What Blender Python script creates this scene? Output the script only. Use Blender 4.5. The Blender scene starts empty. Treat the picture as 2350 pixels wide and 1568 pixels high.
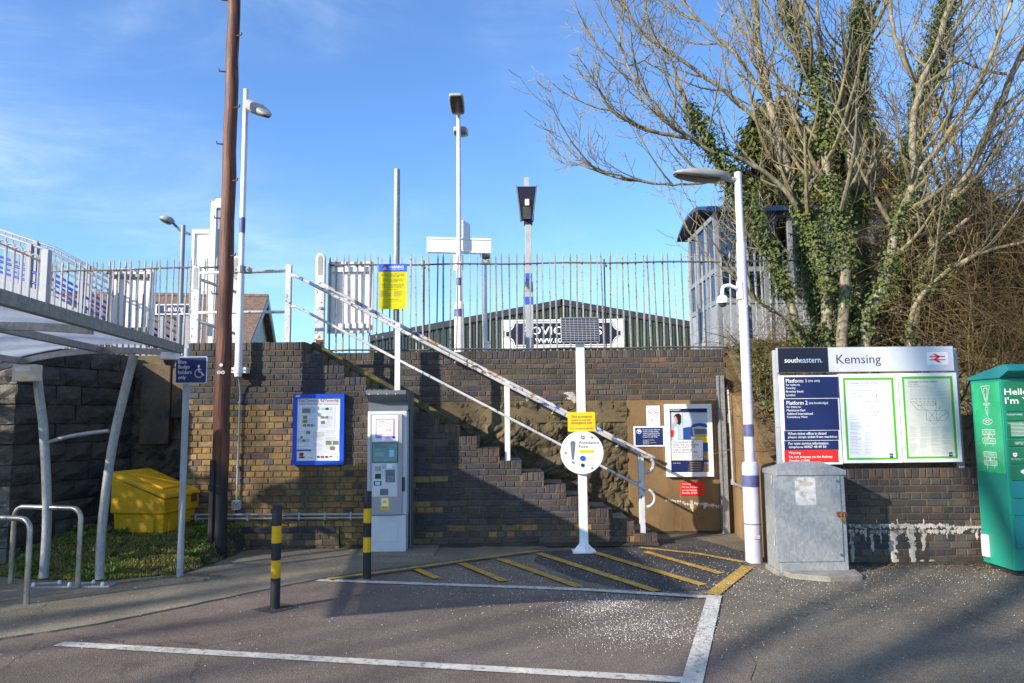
import bpy, math, random
from mathutils import Vector, Matrix, noise as mnoise

# ------------------------------------------------------------------ camera, sky, sun, exposure
SC = bpy.context.scene
COL = SC.collection
F, CX, CY = 1700.0, 1175.0, 784.0            # photograph units: 2350 x 1568
PITCH, ROLL, EYE = math.atan(175.0 / F), 0.0101, Vector((0, 0, 1.6))
fwd = Vector((0, math.cos(PITCH), math.sin(PITCH)))
up0 = Vector((0, -math.sin(PITCH), math.cos(PITCH)))
rt0 = Vector((1, 0, 0))
UP = up0 * math.cos(ROLL) + rt0 * math.sin(ROLL)
RT = rt0 * math.cos(ROLL) - up0 * math.sin(ROLL)
cd = bpy.data.cameras.new('camera'); cam = bpy.data.objects.new('camera', cd); COL.objects.link(cam)
cd.sensor_width = 36; cd.lens = 36 * F / 2350; cd.clip_end = 2000; cd.clip_start = .05
cam.matrix_world = Matrix(((RT.x, UP.x, -fwd.x, EYE.x), (RT.y, UP.y, -fwd.y, EYE.y), (RT.z, UP.z, -fwd.z, EYE.z), (0, 0, 0, 1)))
SC.camera = cam

SUN_EL = math.radians(23.0)
SUN_TO = Vector((-0.808 * math.cos(SUN_EL), -0.589 * math.cos(SUN_EL), math.sin(SUN_EL)))   # towards the sun
W = bpy.data.worlds.new('World'); SC.world = W; W.use_nodes = True
WR = math.radians(-33)                                   # lie of the cirrus streaks
def build_world():
    nt = W.node_tree; N = nt.nodes; L = nt.links
    N.clear()
    out = N.new('ShaderNodeOutputWorld'); bg = N.new('ShaderNodeBackground')
    sky = N.new('ShaderNodeTexSky'); sky.sky_type = 'NISHITA'; sky.sun_disc = False
    sky.sun_elevation = SUN_EL; sky.sun_rotation = math.atan2(SUN_TO.x, SUN_TO.y)
    sky.air_density = 1.0; sky.dust_density = .1; sky.ozone_density = 3.0; sky.altitude = 50
    tc = N.new('ShaderNodeTexCoord'); sep = N.new('ShaderNodeSeparateXYZ'); L.new(tc.outputs['Generated'], sep.inputs[0])
    def math_(op, a, b=None):
        m = N.new('ShaderNodeMath'); m.operation = op
        for i, v in enumerate((a, b)):
            if v is None: continue
            if isinstance(v, (int, float)): m.inputs[i].default_value = v
            else: L.new(v, m.inputs[i])
        return m.outputs[0]
    def wisps(rot, scl, nscale, lo, hi, seed, dist, rough=.62):
        mp = N.new('ShaderNodeMapping'); mp.inputs['Rotation'].default_value = (0, rot, 0); mp.inputs['Scale'].default_value = scl
        mp.inputs['Location'].default_value = (seed, seed * .7, 0)
        L.new(tc.outputs['Generated'], mp.inputs['Vector'])
        nz = N.new('ShaderNodeTexNoise'); nz.inputs['Scale'].default_value = nscale; nz.inputs['Detail'].default_value = 9
        nz.inputs['Roughness'].default_value = rough; nz.inputs['Distortion'].default_value = dist
        L.new(mp.outputs[0], nz.inputs['Vector'])
        mr = N.new('ShaderNodeMapRange'); mr.interpolation_type = 'SMOOTHSTEP'
        mr.inputs['From Min'].default_value = lo; mr.inputs['From Max'].default_value = hi
        L.new(nz.outputs[0], mr.inputs['Value'])
        return mr.outputs[0]
    a = wisps(WR, (1.1, 1.1, 4.6), 1.6, .40, .80, 7.3, .8, .66)
    b = wisps(WR, (1.0, 1.0, 1.6), .9, .42, .68, 5.0, .3, .5)
    mask = math_('MINIMUM', math_('ADD', math_('MULTIPLY', math_('MULTIPLY', a, b), 1.35), math_('MULTIPLY', b, .12)), .8)
    tint = N.new('ShaderNodeMixRGB'); tint.blend_type = 'MULTIPLY'; tint.inputs[0].default_value = 1
    tint.inputs[2].default_value = (.82, 1.07, 1.36, 1); L.new(sky.outputs[0], tint.inputs[1])
    mx = N.new('ShaderNodeMixRGB'); mx.inputs[2].default_value = (6.0, 6.7, 7.4, 1)
    L.new(mask, mx.inputs[0]); L.new(tint.outputs[0], mx.inputs[1])
    L.new(mx.outputs[0], bg.inputs[0]); bg.inputs[1].default_value = 0.115
    L.new(bg.outputs[0], out.inputs[0])
build_world()
sl = bpy.data.lights.new('sun', 'SUN'); sl.energy = 5.0; sl.angle = math.radians(.55); sl.color = (1, .905, .77)
so = bpy.data.objects.new('sun', sl); COL.objects.link(so); so.location = (-20, -15, 20)
so.rotation_euler = (-SUN_TO).to_track_quat('-Z', 'Y').to_euler()
vs = SC.view_settings; vs.view_transform = 'Standard'; vs.look = 'None'; vs.exposure = 0.88; vs.gamma = 1; vs.use_curve_mapping = False

# ------------------------------------------------------------------ surveying helpers: photograph point -> place
def ray(px, py): return fwd * F + RT * (px - CX) + UP * (CY - py)
def at(px, py, Y):
    d = ray(px, py); return EYE + d * ((Y - EYE.y) / d.y)
def onz(px, py, z=0.0):
    d = ray(px, py); return EYE + d * ((z - EYE.z) / d.z)
def rect(px0, py0, px1, py1, Y):
    mx, my = (px0 + px1) / 2, (py0 + py1) / 2
    return at(px0, my, Y).x, at(px1, my, Y).x, at(mx, py1, Y).z, at(mx, py0, Y).z

# ------------------------------------------------------------------ mesh builder
def perp(d):
    a = Vector((0, 0, 1)) if abs(d.z) < .9 else Vector((1, 0, 0))
    u = d.cross(a).normalized(); return u, u.cross(d).normalized()
class MB:
    def __init__(s): s.v = []; s.f = []; s.m = []; s.c = []; s.cm = 0; s.xf = None; s.usec = False; s.col = (1, 1, 1, 1)
    def V(s, *ps):
        i = len(s.v)
        for p in ps:
            p = Vector(p)
            if s.xf is not None: p = s.xf @ p
            s.v.append((p.x, p.y, p.z)); s.c.append(s.col)
        return i
    def Fc(s, *idx): s.f.append(idx); s.m.append(s.cm)
    def poly(s, pts):
        i = s.V(*pts); s.Fc(*range(i, i + len(pts)))
    def box(s, x0, x1, y0, y1, z0, z1):
        i = s.V((x0, y0, z0), (x1, y0, z0), (x1, y1, z0), (x0, y1, z0), (x0, y0, z1), (x1, y0, z1), (x1, y1, z1), (x0, y1, z1))
        for q in ((0, 3, 2, 1), (4, 5, 6, 7), (0, 1, 5, 4), (1, 2, 6, 5), (2, 3, 7, 6), (3, 0, 4, 7)): s.Fc(*[i + k for k in q])
        return s
    def front(s, x0, x1, z0, z1, y):
        s.poly([(x0, y, z0), (x1, y, z0), (x1, y, z1), (x0, y, z1)]); return s
    def rbox(s, x0, x1, y0, y1, z0, z1, r=.01, n=3):
        """box with rounded vertical (y-axis) corners in the x-z outline"""
        pts = []
        for cx, cz, a0 in ((x1 - r, z1 - r, 0), (x0 + r, z1 - r, 90), (x0 + r, z0 + r, 180), (x1 - r, z0 + r, 270)):
            for k in range(n + 1):
                a = math.radians(a0 + 90 * k / n); pts.append((cx + r * math.cos(a), cz + r * math.sin(a)))
        s.prism_y(pts, y0, y1); return s
    def prism_y(s, pts, y0, y1):
        """outline in x-z (anticlockwise seen from -y), extruded y0 -> y1"""
        n = len(pts); i = s.V(*[(p[0], y0, p[1]) for p in pts]); j = s.V(*[(p[0], y1, p[1]) for p in pts])
        s.Fc(*range(i, i + n)); s.Fc(*reversed(range(j, j + n)))
        for k in range(n):
            l = (k + 1) % n; s.Fc(i + k, j + k, j + l, i + l)
        return s
    def prism_z(s, pts, z0, z1):
        n = len(pts); i = s.V(*[(p[0], p[1], z0) for p in pts]); j = s.V(*[(p[0], p[1], z1) for p in pts])
        s.Fc(*reversed(range(i, i + n))); s.Fc(*range(j, j + n))
        for k in range(n):
            l = (k + 1) % n; s.Fc(i + k, i + l, j + l, j + k)
        return s
    def prism_x(s, pts, x0, x1):
        n = len(pts); i = s.V(*[(x0, p[0], p[1]) for p in pts]); j = s.V(*[(x1, p[0], p[1]) for p in pts])
        s.Fc(*reversed(range(i, i + n))); s.Fc(*range(j, j + n))
        for k in range(n):
            l = (k + 1) % n; s.Fc(i + k, i + l, j + l, j + k)
        return s
    def tube(s, pts, r, n=8, cap=True):
        pts = [Vector(p) for p in pts]; m = len(pts)
        rs = r if isinstance(r, (list, tuple)) else [r] * m
        u = None; rings = []
        for k in range(m):
            d = (pts[min(k + 1, m - 1)] - pts[max(k - 1, 0)])
            if d.length < 1e-9: d = Vector((0, 0, 1))
            d.normalize()
            if u is None: u, w = perp(d)
            else:
                u = u - d * u.dot(d)
                if u.length < 1e-6: u, w = perp(d)
                else: u.normalize(); w = u.cross(d).normalized()
            rings.append(s.V(*[pts[k] + (u * math.cos(2 * math.pi * q / n) + w * math.sin(2 * math.pi * q / n)) * rs[k] for q in range(n)]))
        for k in range(m - 1):
            a, b = rings[k], rings[k + 1]
            for q in range(n):
                l = (q + 1) % n; s.Fc(a + q, b + q, b + l, a + l)
        if cap:
            s.Fc(*range(rings[0], rings[0] + n)); s.Fc(*reversed(range(rings[-1], rings[-1] + n)))
        return s
    def lathe(s, prof, c=(0, 0, 0), n=16, cap=True):
        rings = [s.V(*[(c[0] + r * math.cos(2 * math.pi * q / n), c[1] + r * math.sin(2 * math.pi * q / n), c[2] + z) for q in range(n)]) for r, z in prof]
        for a, b in zip(rings, rings[1:]):
            for q in range(n):
                l = (q + 1) % n; s.Fc(a + q, a + l, b + l, b + q)
        if cap: s.Fc(*reversed(range(rings[0], rings[0] + n))); s.Fc(*range(rings[-1], rings[-1] + n))
        return s
    def disc_y(s, cx, cz, r, y0, y1, n=32):
        s.prism_y([(cx + r * math.cos(2 * math.pi * k / n), cz + r * math.sin(2 * math.pi * k / n)) for k in range(n)], y0, y1); return s
    def loft(s, secs, n=16, cap=True):
        """secs: (centre, right vec, up vec, half-w, half-h, power)"""
        rings = []
        for c, r, u, a, b, p in secs:
            ps = []
            for q in range(n):
                t = 2 * math.pi * q / n; cs, sn = math.cos(t), math.sin(t)
                ps.append(Vector(c) + Vector(r) * (a * math.copysign(abs(cs) ** (2 / p), cs)) + Vector(u) * (b * math.copysign(abs(sn) ** (2 / p), sn)))
            rings.append(s.V(*ps))
        for a, b in zip(rings, rings[1:]):
            for q in range(n):
                l = (q + 1) % n; s.Fc(a + q, a + l, b + l, b + q)
        if cap: s.Fc(*reversed(range(rings[0], rings[0] + n))); s.Fc(*range(rings[-1], rings[-1] + n))
        return s
    def build(s, name, mats, parent=None, smooth=False, bevel=0, org=None):
        if not isinstance(mats, (list, tuple)): mats = [mats]
        if parent is not None: o = ORG[parent.name]
        elif org is not None: o = Vector(org)
        else:
            xs = [v[0] for v in s.v]; ys = [v[1] for v in s.v]; zs = [v[2] for v in s.v]
            o = Vector(((min(xs) + max(xs)) / 2, (min(ys) + max(ys)) / 2, min(zs)))
        me = bpy.data.meshes.new(name)
        me.from_pydata([(v[0] - o.x, v[1] - o.y, v[2] - o.z) for v in s.v], [], s.f)
        for m in mats: me.materials.append(m)
        if len(mats) > 1: me.polygons.foreach_set('material_index', s.m)
        if smooth:
            me.polygons.foreach_set('use_smooth', [True] * len(s.f))
            if smooth == 'auto': me.set_sharp_from_angle(angle=math.radians(40))
        if s.usec:
            at_ = me.attributes.new('bcol', 'FLOAT_COLOR', 'POINT')
            at_.data.foreach_set('color', [x for c in s.c for x in c])
        me.update()
        ob = bpy.data.objects.new(name, me); COL.objects.link(ob)
        if parent is not None: ob.parent = parent
        else: ob.location = o
        ORG[ob.name] = o
        if bevel:
            b = ob.modifiers.new('bevel', 'BEVEL'); b.width = bevel; b.segments = 2; b.limit_method = 'ANGLE'; b.angle_limit = math.radians(35)
        return ob
ORG = {}
def tag(o, label, cat, group=None):
    o['label'] = label; o['category'] = cat
    if group: o['group'] = group
    return o
def kind(o, k): o['kind'] = k; return o
def thing(name, loc, label, cat, group=None):
    o = bpy.data.objects.new(name, None); COL.objects.link(o); o.location = loc; o.empty_display_size = .2
    ORG[o.name] = Vector(loc); return tag(o, label, cat, group)
def xf_at(loc, rz=0.0): return Matrix.Translation(Vector(loc)) @ Matrix.Rotation(rz, 4, 'Z')

# ------------------------------------------------------------------ lettering: mesh text fitted to a rectangle
def txt(parent, s, x0, x1, z0, z1, y, mat, bold=0.0, align='LEFT', name='lettering', frame=None, spacing=1.0):
    c = bpy.data.curves.new('t', 'FONT'); c.body = s; c.size = 1; c.align_x = align; c.resolution_u = 2; c.offset = bold * .45; c.space_line = spacing
    o = bpy.data.objects.new('t', c)
    me = bpy.data.meshes.new_from_object(o)
    bpy.data.objects.remove(o); bpy.data.curves.remove(c)
    vs_ = [v.co.copy() for v in me.vertices]
    if not vs_: return None
    ax, bx = min(v.x for v in vs_), max(v.x for v in vs_); ay, by = min(v.y for v in vs_), max(v.y for v in vs_)
    o_ = ORG[parent.name]
    for v, p in zip(me.vertices, vs_):
        q = Vector((x0 + (p.x - ax) / (bx - ax) * (x1 - x0), y, z0 + (p.y - ay) / max(by - ay, 1e-6) * (z1 - z0)))
        if frame is not None: q = frame @ q
        v.co = q - o_
    me.materials.clear(); me.materials.append(mat)
    ob = bpy.data.objects.new(name, me); COL.objects.link(ob); ob.parent = parent; ORG[ob.name] = o_
    return ob
def ptxt(parent, s, box, Y, mat, bold=0.0, align='LEFT', spacing=1.0):
    x0, x1, z0, z1 = rect(*box, Y); return txt(parent, s, x0, x1, z0, z1, Y, mat, bold, align, spacing=spacing)

# ------------------------------------------------------------------ materials
def lin(c): return c / 12.92 if c <= .04045 else ((c + .055) / 1.055) ** 2.4
def H(h, k=1.0): return tuple(lin(int(h[i:i + 2], 16) / 255) * k for i in (1, 3, 5)) + (1,)
class NT:
    def __init__(s, name):
        s.mat = bpy.data.materials.new(name); s.mat.use_nodes = True; s.nt = s.mat.node_tree; s.N = s.nt.nodes; s.L = s.nt.links; s.N.clear()
        s.out = s.N.new('ShaderNodeOutputMaterial'); s.pos = s.N.new('ShaderNodeNewGeometry').outputs['Position']
    def set(s, sock, v):
        if hasattr(v, 'links') or isinstance(v, bpy.types.NodeSocket): s.L.new(v, sock)
        else: sock.default_value = v
    def noise(s, scale, detail=4, rough=.55, dist=0, vec=None, out=0):
        n = s.N.new('ShaderNodeTexNoise'); n.inputs['Scale'].default_value = scale; n.inputs['Detail'].default_value = detail
        n.inputs['Roughness'].default_value = rough; n.inputs['Distortion'].default_value = dist; s.L.new(vec or s.pos, n.inputs['Vector']); return n.outputs[out]
    def vor(s, scale, feat='F1', out='Distance', vec=None):
        n = s.N.new('ShaderNodeTexVoronoi'); n.feature = feat; n.inputs['Scale'].default_value = scale; s.L.new(vec or s.pos, n.inputs['Vector']); return n.outputs[out]
    def mapv(s, scl, loc=(0, 0, 0), rot=(0, 0, 0)):
        n = s.N.new('ShaderNodeMapping'); n.inputs['Scale'].default_value = scl; n.inputs['Location'].default_value = loc; n.inputs['Rotation'].default_value = rot
        s.L.new(s.pos, n.inputs['Vector']); return n.outputs[0]
    def step(s, v, lo, hi, a=0.0, b=1.0):
        n = s.N.new('ShaderNodeMapRange'); n.interpolation_type = 'SMOOTHSTEP'
        for k, x in (('From Min', lo), ('From Max', hi), ('To Min', a), ('To Max', b)): n.inputs[k].default_value = x
        s.L.new(v, n.inputs['Value']); return n.outputs[0]
    def mix(s, f, a, b, mode='MIX'):
        n = s.N.new('ShaderNodeMixRGB'); n.blend_type = mode; s.set(n.inputs[0], f); s.set(n.inputs[1], a); s.set(n.inputs[2], b); return n.outputs[0]
    def math(s, op, a, b=0.0):
        n = s.N.new('ShaderNodeMath'); n.operation = op; s.set(n.inputs[0], a); s.set(n.inputs[1], b); return n.outputs[0]
    def bump(s, h, strength=.3, dist=.01):
        n = s.N.new('ShaderNodeBump'); n.inputs['Strength'].default_value = strength; n.inputs['Distance'].default_value = dist; s.L.new(h, n.inputs['Height']); return n.outputs[0]
    def pbr(s, col, rough=.6, metal=0.0, normal=None, spec=.4, **kw):
        b = s.N.new('ShaderNodeBsdfPrincipled'); s.set(b.inputs['Base Color'], col); s.set(b.inputs['Roughness'], rough); s.set(b.inputs['Metallic'], metal)
        b.inputs['Specular IOR Level'].default_value = spec
        if normal is not None: s.L.new(normal, b.inputs['Normal'])
        s.L.new(b.outputs[0], s.out.inputs[0]); s.b = b; return s.mat
def mul(c, k): return (c[0] * k, c[1] * k, c[2] * k, 1)
def plain(name, col, rough=.55, metal=0.0, var=.15, vs=5, bump=0.0, bs=80, chips=(), spec=.4):
    n = NT(name); f = n.noise(vs, 6, .6)
    c = n.mix(n.step(f, .3, .7), mul(col, 1 - var), mul(col, 1 + var * .6))
    fine = n.noise(vs * 9, 4, .6); c = n.mix(n.step(fine, .35, .75, 0, var), c, mul(col, .45))
    for cc, sc, th, soft in chips:
        k = n.noise(sc, 6, .65, .4); c = n.mix(n.step(k, th, th + soft), c, cc)
    nm = n.bump(n.noise(bs, 4), bump) if bump else None
    r = n.step(f, .3, .7, max(rough - .08, .05), min(rough + .1, 1))
    return n.pbr(c, r, metal, nm, spec)
def flat(name, col, rough=.45): return plain(name, col, rough, 0, .05, 3)

RUST = (.19, .065, .02, 1); DARK = (.045, .045, .05, 1)
M = {}
M['white_paint'] = plain('white_paint', (.74, .74, .74, 1), .5, 0, .1, 4, .05, 60, [(mul(RUST, .9), 13, .73, .03)])
M['white_clean'] = plain('white_clean', (.82, .82, .82, 1), .4, 0, .05, 3)
M['peeling'] = plain('peeling_white_paint', (.58, .58, .57, 1), .6, 0, .12, 5, .25, 90, [((.07, .06, .055, 1), 24, .6, .03), ((.25, .1, .03, 1), 9, .66, .04)])
M['peeling_dark'] = plain('weathered_railing_paint', (.32, .32, .325, 1), .65, 0, .2, 5, .25, 90, [((.06, .055, .05, 1), 30, .58, .04), ((.22, .13, .03, 1), 7, .64, .05)])
M['rail_layers'] = plain('worn_layered_rail_paint', (.55, .54, .52, 1), .6, 0, .15, 5, .3, 90, [((.36, .16, .04, 1), 2.6, .55, .06), ((.03, .08, .4, 1), 3.1, .62, .02), ((.12, .08, .06, 1), 14, .56, .05)])
M['rail_dark'] = plain('dark_rusty_rail', (.11, .09, .075, 1), .75, 0, .3, 8, .3, 90, [((.3, .3, .29, 1), 20, .62, .05), ((.3, .2, .03, 1), 8, .64, .05)])
M['galv'] = None
def galv():
    n = NT('galvanised_steel'); v = n.vor(45, 'F1', 'Color', n.mapv((1, 1, .6), rot=(.4, .6, .3))); g = n.noise(4, 6, .65)
    sp = n.N.new('ShaderNodeSeparateColor'); n.L.new(v, sp.inputs[0])
    c = n.mix(n.step(sp.outputs[0], .1, .9), (.30, .315, .32, 1), (.37, .388, .392, 1)); c = n.mix(n.step(g, .45, .75, 0, .4), c, (.22, .225, .225, 1))
    c = n.mix(n.step(n.noise(1.7, 7, .7), .6, .75, 0, .5), c, (.5, .51, .5, 1))
    return n.pbr(c, n.step(sp.outputs[1], 0, 1, .42, .62), .45, n.bump(n.noise(160, 3), .08))
M['galv'] = galv()
M['grey_paint'] = plain('grey_painted_steel', (.36, .38, .41, 1), .5, 0, .1, 5)
M['lilac_white'] = plain('pale_post_paint', (.58, .57, .66, 1), .5, 0, .1, 5, .08, 60, [((.06, .08, .3, 1), 12, .70, .02), ((.33, .15, .12, 1), 17, .76, .03)])
M['post_blue'] = plain('faded_blue_band', (.10, .115, .26, 1), .5)
M['bright_blue'] = flat('bright_blue', (.03, .10, .55, 1))
M['frame_blue'] = plain('blue_frame', (.008, .075, .55, 1), .35, 0, .08)
M['navy'] = flat('navy_print', (.012, .022, .105, 1), .35)
M['navy_dark'] = flat('dark_navy_panel', (.012, .011, .026, 1), .3)
M['silver'] = flat('pale_grey_panel', (.55, .57, .62, 1), .35)
M['red'] = flat('red_print', (.72, .022, .015, 1), .4)
M['yellow'] = flat('yellow_print', (.85, .56, .01, 1), .4)
M['black'] = flat('black_print', (.012, .012, .014, 1), .4)
M['ink'] = flat('grey_ink', (.06, .06, .07, 1), .5)
M['ink_light'] = flat('pale_grey_ink', (.42, .42, .45, 1), .5)
M['white_print'] = flat('white_print', (.82, .82, .82, 1), .4)
M['paper'] = plain('paper', (.78, .79, .83, 1), .6, 0, .04)
M['paper_cream'] = plain('cream_paper', (.62, .61, .55, 1), .6, 0, .06)
M['green_print'] = flat('green_border', (.10, .42, .03, 1), .4)
M['teal_ink'] = flat('teal_ink', (.05, .5, .42, 1), .4)
M['purple'] = flat('purple_print', (.42, .25, .68, 1), .4)
M['pink_ink'] = flat('pink_ink', (.7, .1, .28, 1), .4)
M['sky_print'] = flat('pale_blue_print', (.42, .58, .75, 1), .4)
M['brown_print'] = flat('brown_print', (.28, .19, .1, 1), .4)
M['olive_print'] = flat('olive_print', (.2, .25, .08, 1), .4)
M['skin_print'] = flat('warm_print', (.55, .33, .24, 1), .4)
M['train_blue'] = flat('train_blue_print', (.02, .07, .28, 1), .4)
M['machine'] = plain('pale_grey_machine_paint', (.56, .58, .6, 1), .45, 0, .06)
M['machine_face'] = plain('warm_grey_facia', (.34, .33, .33, 1), .45, 0, .06)
M['hood'] = plain('slate_grey_hood', (.13, .15, .165, 1), .45, 0, .1)
M['screen'] = plain('screen_glass', (.16, .31, .30, 1), .15, 0, .08)
M['dark_plastic'] = plain('dark_plastic', (.03, .03, .033, 1), .4, 0, .2)
M['lens'] = plain('smoked_lens', (.06, .055, .05, 1), .25, 0, .3)
M['luminaire'] = plain('luminaire_grey', (.32, .32, .30, 1), .5, 0, .15)
M['bollard_black'] = plain('black_bollard', (.02, .021, .026, 1), .5, 0, .3, 6, .05)
M['bollard_yellow'] = plain('yellow_band', (.72, .41, .005, 1), .45, 0, .12)
M['bin'] = plain('yellow_grit_bin', (.66, .36, .004, 1), .6, 0, .22, 4, .15, 40, [((.2, .13, .03, 1), 5, .62, .12)])
M['rust'] = plain('rust', (.16, .06, .025, 1), .85, 0, .4, 20, .4)
M['brass'] = plain('padlock_brass', (.3, .2, .08, 1), .45, .6, .3, 20)
M['solar'] = plain('solar_cells', (.018, .018, .028, 1), .2, 0, .2)
M['cell_line'] = flat('cell_lines', (.55, .55, .58, 1))
M['stainless'] = plain('brushed_stainless', (.42, .40, .37, 1), .33, .85, .2, 8)
M['teal_body'] = plain('teal_locker_paint', (.016, .26, .185, 1), .4, 0, .08, 2)
M['teal_door'] = plain('teal_door_paint', (.012, .19, .2, 1), .4, 0, .08, 2)
M['teal_wrap'] = plain('bright_green_wrap', (.03, .40, .17, 1), .3, 0, .12, 6, .4, 14)
M['green_dark'] = plain('dark_green_wrap', (.012, .16, .07, 1), .35, 0, .08)
M['conduit'] = plain('grey_conduit', (.34, .34, .34, 1), .45, .3, .2, 8)
M['timber_grey'] = plain('weathered_batten', (.3, .28, .24, 1), .8, 0, .3, 20)
M['roof_navy'] = plain('navy_curved_roof', (.02, .04, .11, 1), .35, .2, .15)
M['alu'] = plain('anodised_frame', (.25, .265, .295, 1), .4, .3, .12)
M['shelter_panel'] = plain('shelter_grey_panel', (.25, .275, .31, 1), .5, 0, .1)
M['bridge_white'] = plain('footbridge_white', (.27, .285, .33, 1), .5, 0, .1)
M['bridge_blue'] = plain('footbridge_blue', (.02, .035, .30, 1), .45, 0, .15)
M['concrete'] = plain('concrete', (.24, .225, .195, 1), .9, 0, .3, 3, .4, 60)
M['moss_conc'] = plain('mossy_concrete', (.10, .085, .05, 1), .95, 0, .4, 6, .5, 60, [((.17, .14, .01, 1), 5, .52, .1)])
M['dark_cable'] = plain('black_cable', (.02, .02, .02, 1), .6)
def glass():
    n = NT('shelter_glass'); t = n.N.new('ShaderNodeBsdfTransparent'); t.inputs[0].default_value = (.5, .54, .56, 1)
    g = n.N.new('ShaderNodeBsdfGlossy'); g.inputs['Roughness'].default_value = .03
    fr = n.N.new('ShaderNodeFresnel'); fr.inputs[0].default_value = 1.5
    m = n.N.new('ShaderNodeMixShader'); n.L.new(n.math('ADD', fr.outputs[0], .06), m.inputs[0]); n.L.new(t.outputs[0], m.inputs[1]); n.L.new(g.outputs[0], m.inputs[2])
    n.L.new(m.outputs[0], n.out.inputs[0]); return n.mat
M['glass'] = glass()
def canopy():
    n = NT('stained_polycarbonate'); st = n.step(n.noise(1.6, 7, .7, .6), .56, .72); st2 = n.step(n.noise(9, 5, .7), .45, .7)
    c = n.mix(n.math('MULTIPLY', st, st2), (.66, .69, .74, 1), (.10, .075, .05, 1)); c = n.mix(n.step(n.noise(14, 5), .5, .8, 0, .35), c, (.35, .34, .32, 1))
    d = n.N.new('ShaderNodeBsdfDiffuse'); t = n.N.new('ShaderNodeBsdfTranslucent'); tr = n.N.new('ShaderNodeBsdfTransparent')
    n.L.new(c, d.inputs[0]); n.L.new(c, t.inputs[0]); n.L.new(c, tr.inputs[0])
    a = n.N.new('ShaderNodeMixShader'); a.inputs[0].default_value = .72; n.L.new(d.outputs[0], a.inputs[1]); n.L.new(t.outputs[0], a.inputs[2])
    b = n.N.new('ShaderNodeMixShader'); b.inputs[0].default_value = .35; n.L.new(a.outputs[0], b.inputs[1]); n.L.new(tr.outputs[0], b.inputs[2])
    n.L.new(b.outputs[0], n.out.inputs[0]); return n.mat
M['canopy'] = canopy()
def sheet_plastic(name, col):
    n = NT(name); d = n.N.new('ShaderNodeBsdfDiffuse'); t = n.N.new('ShaderNodeBsdfTranslucent'); d.inputs[0].default_value = col; t.inputs[0].default_value = col
    a = n.N.new('ShaderNodeMixShader'); a.inputs[0].default_value = .38; n.L.new(d.outputs[0], a.inputs[1]); n.L.new(t.outputs[0], a.inputs[2]); n.L.new(a.outputs[0], n.out.inputs[0]); return n.mat
M['acid_yellow'] = sheet_plastic('translucent_yellow_sign', (.80, .74, .03, 1))
def brick_mat():
    n = NT('brick'); at_ = n.N.new('ShaderNodeAttribute'); at_.attribute_name = 'bcol'
    c = n.mix(n.step(n.noise(38, 5, .7), .35, .75, 0, .6), at_.outputs['Color'], n.mix(.5, at_.outputs['Color'], (.03, .025, .025, 1)))
    c = n.mix(n.step(n.noise(1.9, 7, .7), .42, .66, 0, .72), c, (.036, .031, .029, 1)); c = n.mix(n.step(n.noise(3, 6, .7, 0, n.mapv((2.2, 1, .35))), .52, .7, 0, .5), c, (.04, .034, .03, 1))               # soot
    c = n.mix(n.step(n.noise(7, 6, .7, .5), .63, .72, 0, .5), c, (.28, .22, .12, 1))               # mortar smears
    c = n.mix(n.step(n.noise(23, 5, .7), .71, .77, 0, .5), c, (.36, .33, .27, 1))                  # lime flecks
    return n.pbr(c, n.step(n.noise(20, 3), .3, .7, .55, .9), 0, n.bump(n.noise(95, 5, .65), .55, .012), .35)
M['brick'] = brick_mat()
M['mortar'] = plain('ochre_mortar', (.135, .102, .053, 1), .95, 0, .35, 6, .5, 120, [((.07, .06, .05, 1), 2.5, .55, .15), ((.45, .42, .34, 1), 9, .68, .06)])
def rock():
    n = NT('rough_rock_face'); c = n.mix(n.step(n.noise(3, 7, .65), .35, .68), (.075, .058, .032, 1), (.17, .13, .068, 1))
    c = n.mix(n.step(n.noise(14, 6, .7), .5, .75, 0, .7), c, (.055, .045, .03, 1)); c = n.mix(n.step(n.noise(5, 8, .7, 1), .72, .78, 0, .6), c, (.5, .47, .40, 1))
    return n.pbr(c, .92, 0, n.bump(n.noise(32, 9, .75), 1.0, .035))
M['rock'] = rock()
def render_mat():
    n = NT('ochre_render'); c = n.mix(n.step(n.noise(1.6, 7, .6), .35, .7), (.175, .105, .045, 1), (.24, .15, .068, 1))
    drip = n.noise(3, 6, .6, 0, n.mapv((3.2, 1, .5))); c = n.mix(n.step(drip, .52, .72, 0, .75), c, (.085, .055, .028, 1))
    wv = n.mix(.35, n.pos, n.noise(3, 5, .6, 0, None, 1), 'ADD'); crack = n.vor(.8, 'DISTANCE_TO_EDGE', 'Distance', wv); c = n.mix(n.step(crack, .0, .004, .4, 0), c, (.42, .34, .22, 1))
    c = n.mix(n.step(n.noise(30, 5, .7), .6, .8, 0, .35), c, (.4, .3, .17, 1))
    return n.pbr(c, .9, 0, n.bump(n.noise(30, 7, .65), .35, .01))
M['render'] = render_mat()
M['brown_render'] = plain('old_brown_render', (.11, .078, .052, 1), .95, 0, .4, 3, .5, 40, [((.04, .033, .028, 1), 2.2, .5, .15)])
M['lime'] = plain('lime_deposit', (.62, .58, .51, 1), .95, 0, .2, 14, .6, 60, [((.3, .26, .2, 1), 12, .58, .1)])
def stone():
    n = NT('sooty_shaded_stone'); at_ = n.N.new('ShaderNodeAttribute'); at_.attribute_name = 'bcol'
    c = n.mix(n.step(n.noise(5, 7, .7), .4, .7, 0, .8), at_.outputs['Color'], (.022, .021, .021, 1))
    c = n.mix(n.step(n.noise(18, 6, .75), .64, .72, 0, .5), c, (.22, .21, .18, 1))
    return n.pbr(c, .9, 0, n.bump(n.noise(28, 8, .7), .9, .03))
M['stone'] = stone()
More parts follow.
